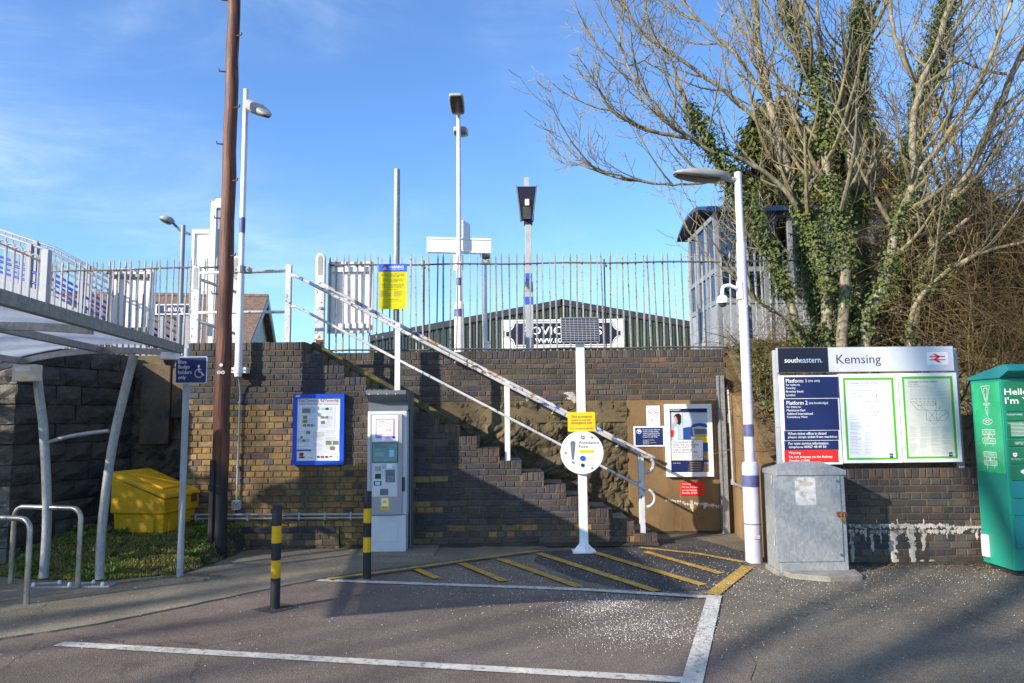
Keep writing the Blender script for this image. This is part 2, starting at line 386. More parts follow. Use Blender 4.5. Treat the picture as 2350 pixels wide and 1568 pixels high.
def asphalt(name, a, b, speck, dark=.5, sp=.18):
    n = NT(name); c = n.mix(n.step(n.noise(.9, 8, .62), .36, .66), a, b); c = n.mix(n.step(n.noise(3.2, 8, .7), .5, .72, 0, dark), c, mul(a, .5))
    c = n.mix(n.step(n.noise(.45, 5, .6, .5), .52, .7, 0, .5), c, mul(a, .62)); c = n.mix(n.step(n.noise(1.7, 3, .5), .66, .72, 0, .45), c, mul(a, .4))
    wv = n.mix(.5, n.pos, n.noise(1.6, 6, .65, 0, None, 1), 'ADD'); ck = n.math('MULTIPLY', n.step(n.vor(.42, 'DISTANCE_TO_EDGE', 'Distance', wv), .0, .006, 1, 0), n.step(n.noise(.5, 2), .48, .56)); c = n.mix(n.math('MULTIPLY', ck, .75), c, mul(a, .25))
    v = n.vor(150, 'F1', 'Color'); s_ = n.N.new('ShaderNodeSeparateColor'); n.L.new(v, s_.inputs[0])
    c = n.mix(n.step(s_.outputs[0], .2, .95, 0, .6), c, mul(a, .42)); c = n.mix(n.step(s_.outputs[1], 1 - sp, 1 - sp + .03, 0, .6), c, speck)
    h = n.math('ADD', n.vor(150, 'F1'), n.math('MULTIPLY', n.noise(25, 5), .8))
    return n.pbr(c, n.step(n.noise(2, 5), .3, .7, .75, .95), 0, n.bump(h, .5, .008), .3)
M['asphalt'] = asphalt('worn_asphalt', (.14, .112, .08, 1), (.215, .18, .135, 1), (.3, .29, .27, 1))
M['asphalt_red'] = asphalt('reddish_bay_asphalt', (.15, .116, .096, 1), (.215, .168, .142, 1), (.27, .24, .22, 1), .35, .1)
M['asphalt_dark'] = asphalt('new_dark_asphalt', (.046, .046, .048, 1), (.08, .079, .08, 1), (.16, .16, .16, 1), .3, .14)
M['pavement'] = asphalt('pale_pavement', (.215, .182, .128, 1), (.30, .26, .19, 1), (.36, .34, .30, 1), .45, .12)
def marking(name, col):
    n = NT(name); c = n.mix(n.step(n.noise(5, 7, .7), .4, .7), mul(col, .72), col); c = n.mix(n.step(n.noise(26, 7, .75), .50, .62, 0, .8), c, (.12, .105, .09, 1))
    return n.pbr(c, .8, 0, n.bump(n.noise(130, 3), .35, .006), .3)
M['mark_white'] = marking('worn_white_marking', (.62, .6, .55, 1)); M['mark_yellow'] = marking('worn_yellow_marking', (.56, .34, .05, 1))
M['earth'] = plain('earth', (.16, .115, .06, 1), .95, 0, .4, 3, .7, 30, [((.06, .06, .025, 1), 2.5, .55, .1)])
M['soil_dark'] = plain('dark_soil', (.05, .042, .028, 1), .95, 0, .4, 5, .6, 40)
def wood():
    n = NT('creosoted_pole'); g = n.noise(9, 9, .75, .5, n.mapv((4.5, 4.5, .25))); c = n.mix(n.step(g, .35, .68), (.026, .009, .006, 1), (.21, .064, .027, 1))
    sp = n.N.new('ShaderNodeSeparateXYZ'); n.L.new(n.pos, sp.inputs[0])
    base = n.math('ADD', sp.outputs[2], n.math('MULTIPLY', n.noise(3, 4), .5)); c = n.mix(n.step(base, 1.15, 1.45, 1, 0), c, (.014, .012, .012, 1))   # bitumen foot
    c = n.mix(n.step(n.noise(20, 6, .7, 0, n.mapv((3, 3, .8))), .68, .75, 0, .7), c, (.3, .24, .2, 1))
    return n.pbr(c, .6, 0, n.bump(g, .7, .01), .5)
M['pole_wood'] = wood()
def bark(name, a, b, lich, amt=.57):
    n = NT(name); c = n.mix(n.step(n.noise(22, 6, .65, 0, n.mapv((1, 1, .4))), .35, .7), a, b); c = n.mix(n.step(n.noise(3.5, 6, .7), amt, amt + .1, 0, .8), c, lich)
    return n.pbr(c, .9, 0, n.bump(n.noise(60, 5), .5, .008), .3)
M['bark'] = bark('pale_ash_bark', (.14, .12, .078, 1), (.33, .295, .21, 1), (.33, .22, .02, 1), .6)
M['bark_twig'] = bark('twig_bark', (.13, .11, .065, 1), (.27, .235, .15, 1), (.36, .25, .02, 1), .57)
M['bark_dark'] = bark('dark_bark', (.055, .045, .03, 1), (.13, .11, .07, 1), (.14, .13, .03, 1), .6)
M['bramble'] = bark('brown_bramble', (.075, .05, .024, 1), (.18, .125, .058, 1), (.27, .2, .03, 1), .56)
def leaf(name, a, b, rough=.45, tr=.25):
    n = NT(name); g = n.N.new('ShaderNodeNewGeometry'); rnd = g.outputs['Random Per Island']
    c = n.mix(rnd, a, b); c = n.mix(n.step(n.noise(2.3, 4), .42, .62, 0, .5), c, mul(b, .8)); m = n.pbr(c, rough, 0, None, .5)
    t = n.N.new('ShaderNodeBsdfTranslucent'); n.L.new(c, t.inputs[0]); mx = n.N.new('ShaderNodeMixShader'); mx.inputs[0].default_value = tr
    n.L.new(n.b.outputs[0], mx.inputs[1]); n.L.new(t.outputs[0], mx.inputs[2]); n.L.new(mx.outputs[0], n.out.inputs[0]); return m
M['ivy'] = leaf('ivy_leaf', (.022, .058, .009, 1), (.12, .145, .026, 1), .6)
M['conifer'] = leaf('conifer_foliage', (.035, .055, .01, 1), (.12, .13, .02, 1), .6)
M['grass'] = leaf('grass_blade', (.11, .16, .02, 1), (.32, .27, .06, 1), .6)
M['weed'] = leaf('weed_leaf', (.045, .12, .016, 1), (.14, .24, .04, 1), .5)
M['dead_leaf'] = leaf('dead_leaf', (.13, .07, .03, 1), (.26, .17, .08, 1), .8)
M['salt'] = plain('rock_salt', (.72, .70, .66, 1), .8, 0, .1)
def cladding():
    n = NT('dark_green_cladding'); c = n.mix(n.step(n.noise(.5, 6, .6), .35, .7), (.022, .034, .022, 1), (.04, .055, .036, 1)); return n.pbr(c, .5, 0, None, .4)
M['clad'] = cladding(); M['clad_trim'] = plain('dark_trim', (.035, .038, .042, 1), .5)
def tiles():
    n = NT('brown_roof_tiles'); c = n.mix(n.step(n.noise(9, 4), .3, .7), (.12, .08, .06, 1), (.23, .155, .115, 1)); return n.pbr(c, .9)
M['tile'] = tiles(); M['house_cream'] = plain('cream_house_wall', (.58, .58, .46, 1), .8); M['house_trim'] = plain('house_bargeboard', (.45, .5, .55, 1), .6)

# ================================================================== THE SETTING
R = random.Random(7)
YF, YB, YL = 9.4, 10.4, 8.1                      # fronts of the stair wall, the platform wall and the low wall
m = MB(); m.poly([(-260, -260, 0), (260, -260, 0), (260, 260, 0), (-260, 260, 0)]); kind(m.build('ground', M['asphalt'], org=(0, 0, 0)), 'structure')
m = MB(); m.box(-80, 80, YB + .23, 120, -.5, 2.48); kind(m.build('platform', M['asphalt'], org=(0, YB, 0)), 'structure')
def ground_poly(name, pts, mat, z, extra=()):
    m = MB(); ps = [onz(px, py, z) for px, py in pts] + [Vector((x, y, z)) for x, y in extra]
    m.poly(ps)
    if (ps[1] - ps[0]).cross(ps[2] - ps[1]).z < 0: m.f = [tuple(reversed(f)) for f in m.f]
    return kind(m.build(name, mat, org=(0, 6, 0)), 'structure')
def smooth_px(pts, n=5):
    out = []
    for i in range(len(pts) - 1):
        for k in range(n):
            t = k / n; out.append((pts[i][0] * (1 - t) + pts[i + 1][0] * t + R.uniform(-3, 3), pts[i][1] * (1 - t) + pts[i + 1][1] * t + R.uniform(-.8, .8)))
    return out + [pts[-1]]
ground_poly('parking_bay', [(1722, 1560), (1735, 1525), (1715, 1490), (1660, 1455), (1560, 1415), (1440, 1378), (1340, 1352), (1100, 1338), (735, 1330)] +
            smooth_px([(735, 1330), (620, 1352), (380, 1403), (190, 1440), (0, 1470), (-300, 1520)])[1:], M['asphalt_red'], .004, [(-6, 2.0), (-2, -3), (1.4, -1)])
def slab(name, pts, mat, z, extra=()):
    ps = [onz(px, py, z) for px, py in pts] + [Vector((x, y, z)) for x, y in extra]
    a = sum(p.x * q.y - q.x * p.y for p, q in zip(ps, ps[1:] + ps[:1]))
    if a < 0: ps.reverse()
    m = MB(); m.prism_z([(p.x, p.y) for p in ps], -.02, z); return kind(m.build(name, mat, org=(0, 6, 0)), 'structure')
slab('pavement', smooth_px([(-300, 1512), (0, 1464), (190, 1436), (380, 1400), (620, 1349), (735, 1327)]) + [(900, 1301), (1050, 1284), (1225, 1262), (1248, 1254)], M['pavement'], .018, [(.6, 9.6), (-9, 9.6)])
ground_poly('dark_asphalt_patch', smooth_px([(1235, 1266), (1330, 1262), (1480, 1238), (1600, 1236), (1715, 1268), (1722, 1300), (1648, 1352), (1560, 1358), (1420, 1350), (1330, 1330), (1225, 1290), (1235, 1266)], 4)[:-1], M['asphalt_dark'], .003)
def stripe(mb, pts, w, z=.012):
    ps = [onz(px, py, z) for px, py in pts]; a = []; b = []
    for i, p in enumerate(ps):
        d = (ps[min(i + 1, len(ps) - 1)] - ps[max(i - 1, 0)]); d.z = 0; d.normalize(); n = Vector((-d.y, d.x, 0)) * w / 2; a.append(p + n); b.append(p - n)
    i = mb.V(*a); j = mb.V(*b); k = len(ps)
    for q in range(k - 1): mb.Fc(j + q, j + q + 1, i + q + 1, i + q)
def dense(pts, n=14, jit=1.0):
    out = []
    for (a, b), (c, d) in zip(pts, pts[1:]):
        for k in range(n): out.append((a + (c - a) * k / n, b + (d - b) * k / n))
    return out + [pts[-1]]
for zi, (pts, w, mt, nm) in enumerate((([(728, 1331), (1330, 1352), (1630, 1370)], .1, 'mark_white', 'bay_line'), ([(135, 1477), (1100, 1533), (1604, 1562)], .105, 'mark_white', 'bay_line'),
                       ([(1640, 1366), (1584, 1580)], .125, 'mark_white', 'bay_line'), ([(1717, 1299), (1634, 1364)], .15, 'mark_yellow', 'hatch_line'),
                       ([(1468, 1256), (1604, 1270.5), (1709, 1290)], .1, 'mark_yellow', 'hatch_line'), ([(750, 1328), (953, 1302), (1091, 1282), (1238, 1263)], .07, 'mark_yellow', 'hatch_line'),
                       ([(1235, 1269), (1506, 1356)], .12, 'mark_yellow', 'hatch_line'), ([(1366, 1268), (1614, 1342)], .12, 'mark_yellow', 'hatch_line'), ([(1482, 1266), (1656, 1316)], .11, 'mark_yellow', 'hatch_line'),
                       ([(1146, 1282), (1329, 1346)], .11, 'mark_yellow', 'hatch_line'), ([(1058, 1292), (1158, 1333)], .11, 'mark_yellow', 'hatch_line'), ([(950, 1303), (1004, 1327)], .1, 'mark_yellow', 'hatch_line'))):
    mb = MB(); stripe(mb, dense(pts, 6), w * (.86 if nm == 'hatch_line' else 1), (.0245 if nm == 'hatch_line' and pts[0][0] < 800 else .010) + .0005 * zi); kind(mb.build(nm, M[mt]), 'structure')

# ------------------------------------------------------------------ bricks
PAL = [(.05, .05, .062), (.078, .06, .054), (.105, .077, .06), (.15, .085, .06), (.27, .17, .062), (.33, .225, .095), (.105, .092, .078), (.30, .165, .055), (.058, .055, .056)]
def brick_geo(mb, x0, x1, z0, z1, yf, dep=.05, c=.006, rng=R, jit=.0022):
    j = lambda: rng.uniform(-jit, jit)
    yj = yf + rng.uniform(-.003, .004)
    A = [(x0, z0), (x1, z0), (x1, z1), (x0, z1)]
    a = mb.V(*[(x, yf + dep, z) for x, z in A]); b = mb.V(*[(x + j(), yj + c, z + j()) for x, z in A])
    cx, cz = (x0 + x1) / 2, (z0 + z1) / 2
    k = mb.V(*[(x + (c if x < cx else -c) + j(), yj + j(), z + (c if z < cz else -c) + j()) for x, z in A])
    mb.Fc(k, k + 1, k + 2, k + 3)
    for q in range(4):
        l = (q + 1) % 4; mb.Fc(b + q, b + l, k + l, k + q); mb.Fc(a + q, a + l, b + l, b + q)
_bm = {}
def brick_mesh(L, Hh, dep, pal, var):
    key = (round(L, 3), round(Hh, 3), dep, pal, var)
    if key not in _bm:
        rg = random.Random(str(key)); mb = MB(); mb.usec = True; f = rg.uniform(.86, 1.14); c = PAL[pal]; mb.col = (c[0] * f, c[1] * f * rg.uniform(.94, 1.05), c[2] * f, 1)
        brick_geo(mb, 0, L, 0, Hh, 0, dep, .006, rg)
        me = bpy.data.meshes.new('brick'); me.from_pydata(mb.v, [], mb.f); me.materials.append(M['brick'])
        a = me.attributes.new('bcol', 'FLOAT_COLOR', 'POINT'); a.data.foreach_set('color', [x for q in mb.c for x in q]); me.update(); _bm[key] = me
    return _bm[key]
def lay(root, L, n_ind, yf, hidden=lambda x, z: False):
    """L: (x0,x1,z0,z1,pal,dep,yoff). Largest-looking bricks single, the rest joined."""
    def score(b):
        x, z = (b[0] + b[1]) / 2, (b[2] + b[3]) / 2
        return (-1 if hidden(x, z) else 1) * (b[1] - b[0]) * (b[3] - b[2]) / (x * x + yf * yf + (z - 1.6) ** 2)
    L = sorted(L, key=score, reverse=True); o = ORG[root.name]
    rg = random.Random(3)
    for x0, x1, z0, z1, pal, dep, yo in L[:n_ind]:
        nom = min((.215, .1025, .0675), key=lambda q: abs(q - (x1 - x0)))
        ob = bpy.data.objects.new('brick', brick_mesh(nom, z1 - z0, dep, pal, rg.randrange(4))); COL.objects.link(ob); ob.parent = root
        ob.location = (x0 - o.x, yf + yo - o.y, z0 - o.z); ob.scale.x = (x1 - x0) / nom
    if L[n_ind:]:
        mb = MB(); mb.usec = True
        for x0, x1, z0, z1, pal, dep, yo in L[n_ind:]:
            f = rg.uniform(.86, 1.14); c = PAL[pal]; mb.col = (c[0] * f, c[1] * f * rg.uniform(.94, 1.05), c[2] * f, 1); brick_geo(mb, x0, x1, z0, z1, yf + yo, dep, .006, rg)
        kind(mb.build('brick_courses', M['brick'], root), 'stuff')
def pick(ws):
    t = R.random() * sum(w for _, w in ws)
    for k, w in ws:
        t -= w
        if t <= 0: return k
    return ws[-1][0]
def course(L, x0, x1, z0, z1, header, off, palf, yo=0.0, dep=.05):
    step = .1125 if header else .225; x = x0 - off; prev = None
    while x < x1 - .01:
        a, b = max(x, x0) + .005, min(x + step, x1) - .005
        if b - a > .02: prev = palf((a + b) / 2, (z0 + z1) / 2) if prev is None or R.random() < .6 else prev; jz = R.uniform(-.0025, .0025); L.append((a + R.uniform(-.003, .003), b + R.uniform(-.003, .003), z0 + .005 + jz, z1 - .005 + jz, prev, dep, yo))
        x += step
def soldiers(L, x0, x1, z0, z1, palf, dep=.3):
    n = max(1, round((x1 - x0) / .0765)); w = (x1 - x0) / n
    for k in range(n): L.append((x0 + k * w + .005, x0 + (k + 1) * w - .005, z0 + .004, z1, palf(x0 + (k + .5) * w, z1), dep, 0.0))

# ------------------------------------------------------------------ front wall with the stepped stair side
XL = at(425, 1000, YF).x
spx = [701, 741, 791, 841, 892, 942, 993, 1046, 1096, 1147, 1198, 1250, 1300, 1353, 1406, 1457, 1510]
LEV = [.15 + (16 - k) * .1525 for k in range(17)]
EDG = [at(spx[k], 786 + 27.6 * k, YF).x for k in range(17)]
wall = thing('brick_wall', (-3.3, YF, 0), 'tall brown and blue-black brick wall with a stepped edge carrying the stairs', 'wall')
def pal_front(x, z):
    nz = mnoise.noise(Vector((x * 1.1, z * 1.3, 2.0))) * .45
    if x < -2.62: lim = 1.9 + nz
    elif x < -1.3: lim = 1.25 + nz - (x + 2.62) * .2
    else: lim = .33 + nz * .5
    if z > lim: return pick([(0, 6), (1, 4), (2, 1.1), (6, .8), (8, 4)])
    return pick([(4, 8), (5, 1.8), (2, 1.0), (6, .5), (7, 3.0), (3, .8), (1, .4)]) if x < -1.3 else pick([(2, 4), (1, 3), (4, 2), (7, 1), (6, 2)])
def pal_cope(x, z): return pick([(1, 5), (2, 4), (3, 2), (0, 3), (6, 2)]) if x > -1 else pick([(1, 4), (0, 5), (6, 3), (8, 3), (2, 2)])
LB = []
ch = .07625; i = 0
while True:
    z0 = -.03125 + i * ch; z1 = z0 + ch
    if z1 > LEV[0] - .105 + .01: break
    ks = [k for k in range(17) if LEV[k] - .105 >= z1 - .012]
    course(LB, XL, EDG[max(ks)], z0, z1, i % 2 == 0, (0, .056)[i % 2] + R.uniform(0, .02), pal_front); i += 1
for k in range(17): soldiers(LB, XL if k == 0 else EDG[k - 1], EDG[k], LEV[k] - .105, LEV[k], pal_cope)
pxl, pxr = at(320, 1220, YF).x, at(782, 1220, YF).x                        # projecting plinth
for r_ in range(4):
    course(LB, XL, pxr - .02 * (r_ == 3), -.03 + r_ * .078, .048 + r_ * .078, r_ % 2 == 0, .03 * r_, (lambda x, z: pick([(4, 5), (5, 3), (7, 3), (2, 2)])) if r_ < 3 else (lambda x, z: pick([(0, 4), (1, 3), (6, 3)])), -.06, .06)
core = MB(); prof = [(XL, -.2)]
prof += [(EDG[16], -.2)]
for k in range(16, -1, -1):
    prof.append((EDG[k], LEV[k] - .006))
    prof.append((EDG[k - 1] if k > 0 else XL, LEV[k] - .006))
# pull the core edge back from each step end a touch so mortar never sits flush with brick ends
core.prism_y([(x - .004 if x > XL else x + .004, z) for x, z in prof], YF + .009, YF + .32); core.build('mortar_core', M['mortar'], wall)
core = MB(); core.box(XL + .004, pxr - .01, YF - .05, YF + .02, -.1, .28); core.build('plinth_core', M['mortar'], wall)
lay(wall, LB, 300, YF, lambda x, z: (-2.8 < x < -2.1 and .95 < z < 1.95) or (-1.9 < x < -1.25 and z < 1.9) or x < -3.7)
# stairs and landing behind it
st = thing('stairs', (.2, YF + .65, 0), 'worn concrete steps climbing left to the platform behind the brick wall', 'stairs')
for k in range(17):
    m = MB(); m.box(XL if k == 0 else EDG[k - 1] - .002, EDG[k] - .012, YF + .322, YB - .012, -.1 if k < 16 else -.05, LEV[k] - .012 - .001 * (k % 2)); m.build('landing' if k == 0 else 'step', M['concrete'], st, bevel=.008)
m = MB(); x0_, x1_ = EDG[0] - .05, EDG[6] + .1; sl_ = (LEV[6] - LEV[0]) / (EDG[6] - EDG[0])
f_ = lambda x: LEV[0] + .045 + sl_ * (x - EDG[0])
m.prism_y([(x0_, f_(x0_) - .1), (x1_, f_(x1_) - .1), (x1_, f_(x1_)), (x0_ + .06, f_(x0_ + .06))], YF + .325, YF + .43)
m.build('sloping_kerb', M['moss_conc'], st, bevel=.01)

# ------------------------------------------------------------------ platform wall: brick over rock face over render
XB0, XBR, XB1 = at(742, 900, YB).x, at(1440, 1000, YB).x, at(1672, 1000, YB).x
bw = thing('platform_wall', (0, YB, 0), 'platform retaining wall, dark brick above rough rock and ochre render', 'wall')
LB = []; zt = at(1175, 806, YB).z; zb = 1.88
palb = lambda x, z: pick([(1, 5), (2, 3.4), (6, 3), (0, 2.5), (3, .8), (8, 2)])
soldiers(LB, XB0, XB1 + .25, zt - .11, zt, palb, .22)
z = zt - .11; k = 0
while z > zb + .02:
    course(LB, XB0, XB1, z - .0745, z, k % 2 == 0, .05 * k % .11, palb); z -= .0745; k += 1
zb = z
m = MB(); m.box(XB0 - 1.6, XB1 + .25, YB + .009, YB + .225, zb - .3, zt - .006); m.build('mortar_core', M['mortar'], bw)
lay(bw, LB, 300, YB, lambda x, z: x < -2.2)
def rough_face(parent, name, x0, x1, z0, z1, y, mat, cell=.03, amp=.10, vs_=3.2, seed=0.0):
    nx, nz = int((x1 - x0) / cell), int((z1 - z0) / cell); m = MB()
    for b in range(nz + 1):
        for a in range(nx + 1):
            x = x0 + (x1 - x0) * a / nx; z = z0 + (z1 - z0) * b / nz
            p = Vector((x * vs_ + mnoise.noise(Vector((x * 3, z * 3, seed))) * .5, z * vs_ * 1.2, seed))
            ds, _ = mnoise.voronoi(p); e = min(1.0, (ds[1] - ds[0]) * 3.5); d2s, _ = mnoise.voronoi(p * 2.7 + Vector((3, 1, 2))); e = .6 * e * (.6 + .8 * mnoise.cell(p * 1.0 + Vector((9, 9, 9))) if False else e * .6) + .5 * min(1.0, (d2s[1] - d2s[0]) * 3)
            d = amp * (.55 * e + .5 * mnoise.fractal(Vector((x * 4, z * 4, seed + 5)), 1.0, 2.0, 4) + .35 * mnoise.noise(Vector((x * 1.1, z * 1.1, seed + 9))))
            if b == nz or a == 0 or a == nx: d = min(d, 0.01)
            m.V((x, y - d, z))
    for b in range(nz):
        for a in range(nx):
            i = b * (nx + 1) + a; m.Fc(i, i + 1, i + nx + 2, i + nx + 1)
    return m.build(name, mat, parent, smooth=False)
rough_face(bw, 'rock_face', XB0, XBR + .02, -.05, zb, YB + .03, M['rock'], .024, .12, 2.6)
m = MB(); m.box(XBR, XB1 + .05, YB - .008, YB + .2, -.1, zb - .004); m.build('render_coat', M['render'], bw, bevel=.006)
def blotch(parent, name, strips, y, mat, thick=.006, seed=1, cell=.009):
    """crusty deposit: every strip is worn away by noise, so its outline is ragged"""
    m = MB(); done = set()
    for (x0, x1, z0, z1) in strips:
        cx, hw = (x0 + x1) / 2, (x1 - x0) / 2; zh = max(z1 - z0, .01)
        for iz in range(int((z0 - .02) / cell), int((z1 + .02) / cell) + 1):
            for ix in range(int((x0 - hw) / cell) - 1, int((x1 + hw) / cell) + 2):
                if (ix, iz) in done: continue
                x, z = ix * cell, iz * cell; t = (z - z0) / zh
                wob = .5 * hw * mnoise.noise(Vector((z * 14, seed * 3.1, x0 * 7)))
                u = abs(x - cx - wob) / max(hw * (.55 + .45 * min(max(t, 0), 1)), .004); v = max(0, -t, t - 1) * zh / .015
                e = 1 - u - v + .75 * mnoise.fractal(Vector((x * 24, z * 24, seed)), 1, 2, 3)
                if e < .12: continue
                done.add((ix, iz)); d = thick * (.25 + min(1.2, max(.1, e))) * (1 + .5 * mnoise.noise(Vector((x * 60, z * 60, 3))))
                c = cell * .5; j = lambda: mnoise.noise(Vector((x * 91, z * 87, len(m.v) * .37))) * cell * .3
                i = m.V((x - c + j(), y, z - c + j()), (x + c + j(), y, z - c + j()), (x + c + j(), y, z + c + j()), (x - c + j(), y, z + c + j()), (x, y - d, z))
                for q in range(4): m.Fc(i + q, i + (q + 1) % 4, i + 4)
    return m.build(name, mat, parent)
S = []
for k in range(26):
    t = k / 26; px = 1525 + 142 * t; py = 1147 + 16 * t + R.uniform(-1, 1) + (4 if .3 < t < .45 else 0); x0, x1, z0, z1 = rect(px, py, px + 7, py + 1.6 + R.uniform(0, 1.8), YB); S.append((x0, x1, z0, z1))
for a in ((1583, 1150, 1592, 1172), (1612, 1155, 1622, 1166), (1632, 1158, 1640, 1163)): S.append(rect(*a, YB))
blotch(bw, 'lime_crust', S, YB - .010, M['lime'], .004, 4)
S = [rect(*a, YB) for a in ((1205, 905, 1214, 920), (1218, 906, 1224, 914), (1296, 902, 1318, 910), (1300, 912, 1326, 918), (1312, 918, 1326, 924))]
blotch(bw, 'lime_splash', S, YB - .09, M['lime'], .008, 5)
m = MB(); a0, a1, b0, b1 = rect(1655, 862, 1668, 1224, YB - .1); m.box(a0, a1, YB - .11, YB - .03, 0, b1); m.box(a0 - .012, a0, YB - .125, YB - .03, 0, b1); tag(m.build('steel_channel', M['galv']), 'tall galvanised steel channel in the corner of the rendered wall', 'channel')
# return wall of ochre render falling towards the lamp post
rw = thing('rendered_return_wall', (2.9, 9.4, 0), 'low ochre rendered side wall with sloping top, behind the white lamp post', 'wall')
m = MB(); m.xf = xf_at((XB1 + .02, YB - .02, 0), -.11); m.prism_x([(-2.15, -.1), (0, -.1), (0, 1.92), (-.35, 1.86), (-.75, 1.62), (-1.25, 1.42), (-1.7, 1.06), (-2.15, .98)], 0, .3); m.build('render_coat', M['render'], rw, bevel=.02)
m = MB(); m.xf = xf_at((XB1 + .02, YB - .02, 0), -.11)
m.tube([(-.05, -.25, 1.95), (-.045, -.3, 1.3), (-.045, -.32, .72)], .018, 8); m.tube([(-.045, -.32, .7), (-.045, -.95, .70), (-.05, -1.6, .70)], .016, 8); m.tube([(-.045, -.32, .68), (-.045, -.32, .75)], .03, 8); m.tube([(-.045, -.26, 1.5), (-.045, -.26, 1.62)], .028, 8)
tag(m.build('wall_conduit', M['conduit'], smooth='auto'), 'thin grey conduit running down the ochre side wall', 'conduit')
# low brick wall on the right
lw = thing('low_brick_wall', (5, YL, 0), 'low dark brick wall with white lime streaks beneath the station noticeboard', 'wall')
LB = []; ZL = at(2050, 1076, YL).z
pall = lambda x, z: pick([(1, 5), (2, 3.2), (6, 2.6), (0, 2.4), (3, 1.0), (8, 2)])
soldiers(LB, 2.92, 6.6, ZL - .105, ZL, pall, .23); z = ZL - .105; k = 0
while z > -.02:
    course(LB, 2.92, 6.6, z - .0745, z, k % 2 == 0, (k * .055) % .11, pall); z -= .0745; k += 1
m = MB(); m.box(2.924, 6.6, YL + .009, YL + .24, -.1, ZL - .006); m.build('mortar_core', M['mortar'], lw)
lay(lw, LB, 300, YL, lambda x, z: x < 3.6 or x > 5.3)
def bx(x0, y0, x1, y1): return (1749.9 + x0 / 2.733, 774.5 + y0 / 2.733, 1749.9 + x1 / 2.733, 774.5 + y1 / 2.733)
S = [rect(*bx(*a), YL) for a in ((790, 1215, 850, 1410), (915, 1195, 972, 1450), (990, 1190, 1030, 1335), (675, 1235, 705, 1340), (548, 1230, 582, 1440), (1335, 1220, 1356, 1262), (988, 1400, 1020, 1452), (1052, 1400, 1086, 1452), (640, 1200, 655, 1270), (735, 1195, 748, 1290), (1150, 1230, 1162, 1262))]
for k in range(60):
    x = 545 + 840 * k / 60; y = 1178 + R.uniform(-6, 4) + 10 * (x > 1150); S.append(rect(*bx(x - 10, y, x + 26, y + R.uniform(5, 17)), YL))
    if R.random() < .6: S.append(rect(*bx(x - 8, 1212, x + 18, 1220 + R.uniform(0, 12)), YL))
    if R.random() < .12: S.append(rect(*bx(x, 1140 + R.uniform(0, 8), x + R.uniform(5, 11), 1165 + R.uniform(0, 14)), YL))
blotch(lw, 'lime_streaks', S, YL + .001, M['lime'], .009, 8)
# bank behind it
def bank_z(x, y):
    t = max(0, min(1, (y - YL - .2) / (YB - YL - .1))); t = t * t * (3 - 2 * t)
    lo = ZL - .06 + .06 * mnoise.noise(Vector((x, y, 1)))
    if x < 3.4: lo += .25 * (3.4 - x)
    return lo + (zt - .03 - lo) * t + .09 * mnoise.fractal(Vector((x * 2.2, y * 2.2, 3)), 1, 2, 4) * (1 if .02 < t < .98 else .2)
def drape(name, x0, x1, y0, y1, n, mz, fz, mat):
    m = MB()
    for b in range(mz + 1):
        for a in range(n + 1): x = x0 + (x1 - x0) * a / n; y = y0 + (y1 - y0) * b / mz; m.V((x, y, fz(x, y)))
    for b in range(mz):
        for a in range(n): i = b * (n + 1) + a; m.Fc(i, i + 1, i + n + 2, i + n + 1)
    return m.build(name, mat, smooth=True)
kind(drape('bank', 2.96, 16, YL + .2, YB + .6, 170, 40, bank_z, M['earth']), 'structure')

# ------------------------------------------------------------------ stone abutment on the left
ab = thing('stone_abutment', (-5.6, 8.9, 0), 'sooty rock-faced stone block wall with shade-darkened side, behind the cycle shelter', 'wall')
A_, B_ = Vector((-5.55, 8.3, 0)), Vector((-5.08, 9.95, 0)); dv = B_ - A_; LN = dv.length; rz = math.atan2(dv.y, dv.x)
def block(mb, x0, x1, z0, z1, rg, bulge=.05):
    nx, nz = max(3, round((x1 - x0) / .11)), 3; i = len(mb.v)
    for b in range(nz + 1):
        for a in range(nx + 1):
            ed = (a in (0, nx)) or (b in (0, nz)); x = x0 + (x1 - x0) * a / nx + (0 if a in (0, nx) else rg.uniform(-.02, .02)); z = z0 + (z1 - z0) * b / nz + (0 if b in (0, nz) else rg.uniform(-.015, .015))
            mb.V((x + (rg.uniform(-.006, .006) if ed else 0), rg.uniform(-.008, .012) if ed else -bulge * rg.uniform(.25, 1.0), z + (rg.uniform(-.006, .006) if ed else 0)))
    for b in range(nz):
        for a in range(nx): k = i + b * (nx + 1) + a; mb.Fc(k, k + 1, k + nx + 2, k + nx + 1)
    ring = [i + a for a in range(nx + 1)] + [i + b * (nx + 1) + nx for b in range(1, nz + 1)] + [i + nz * (nx + 1) + a for a in range(nx - 1, -1, -1)] + [i + b * (nx + 1) for b in range(nz - 1, 0, -1)]
    inv = mb.xf.inverted(); j = [mb.V((lambda p: (p.x, .12, p.z))(inv @ Vector(mb.v[q]))) for q in ring]
    for q in range(len(ring)): l = (q + 1) % len(ring); mb.Fc(ring[l], ring[q], j[q], j[l])
rg = random.Random(21); ch2 = .226
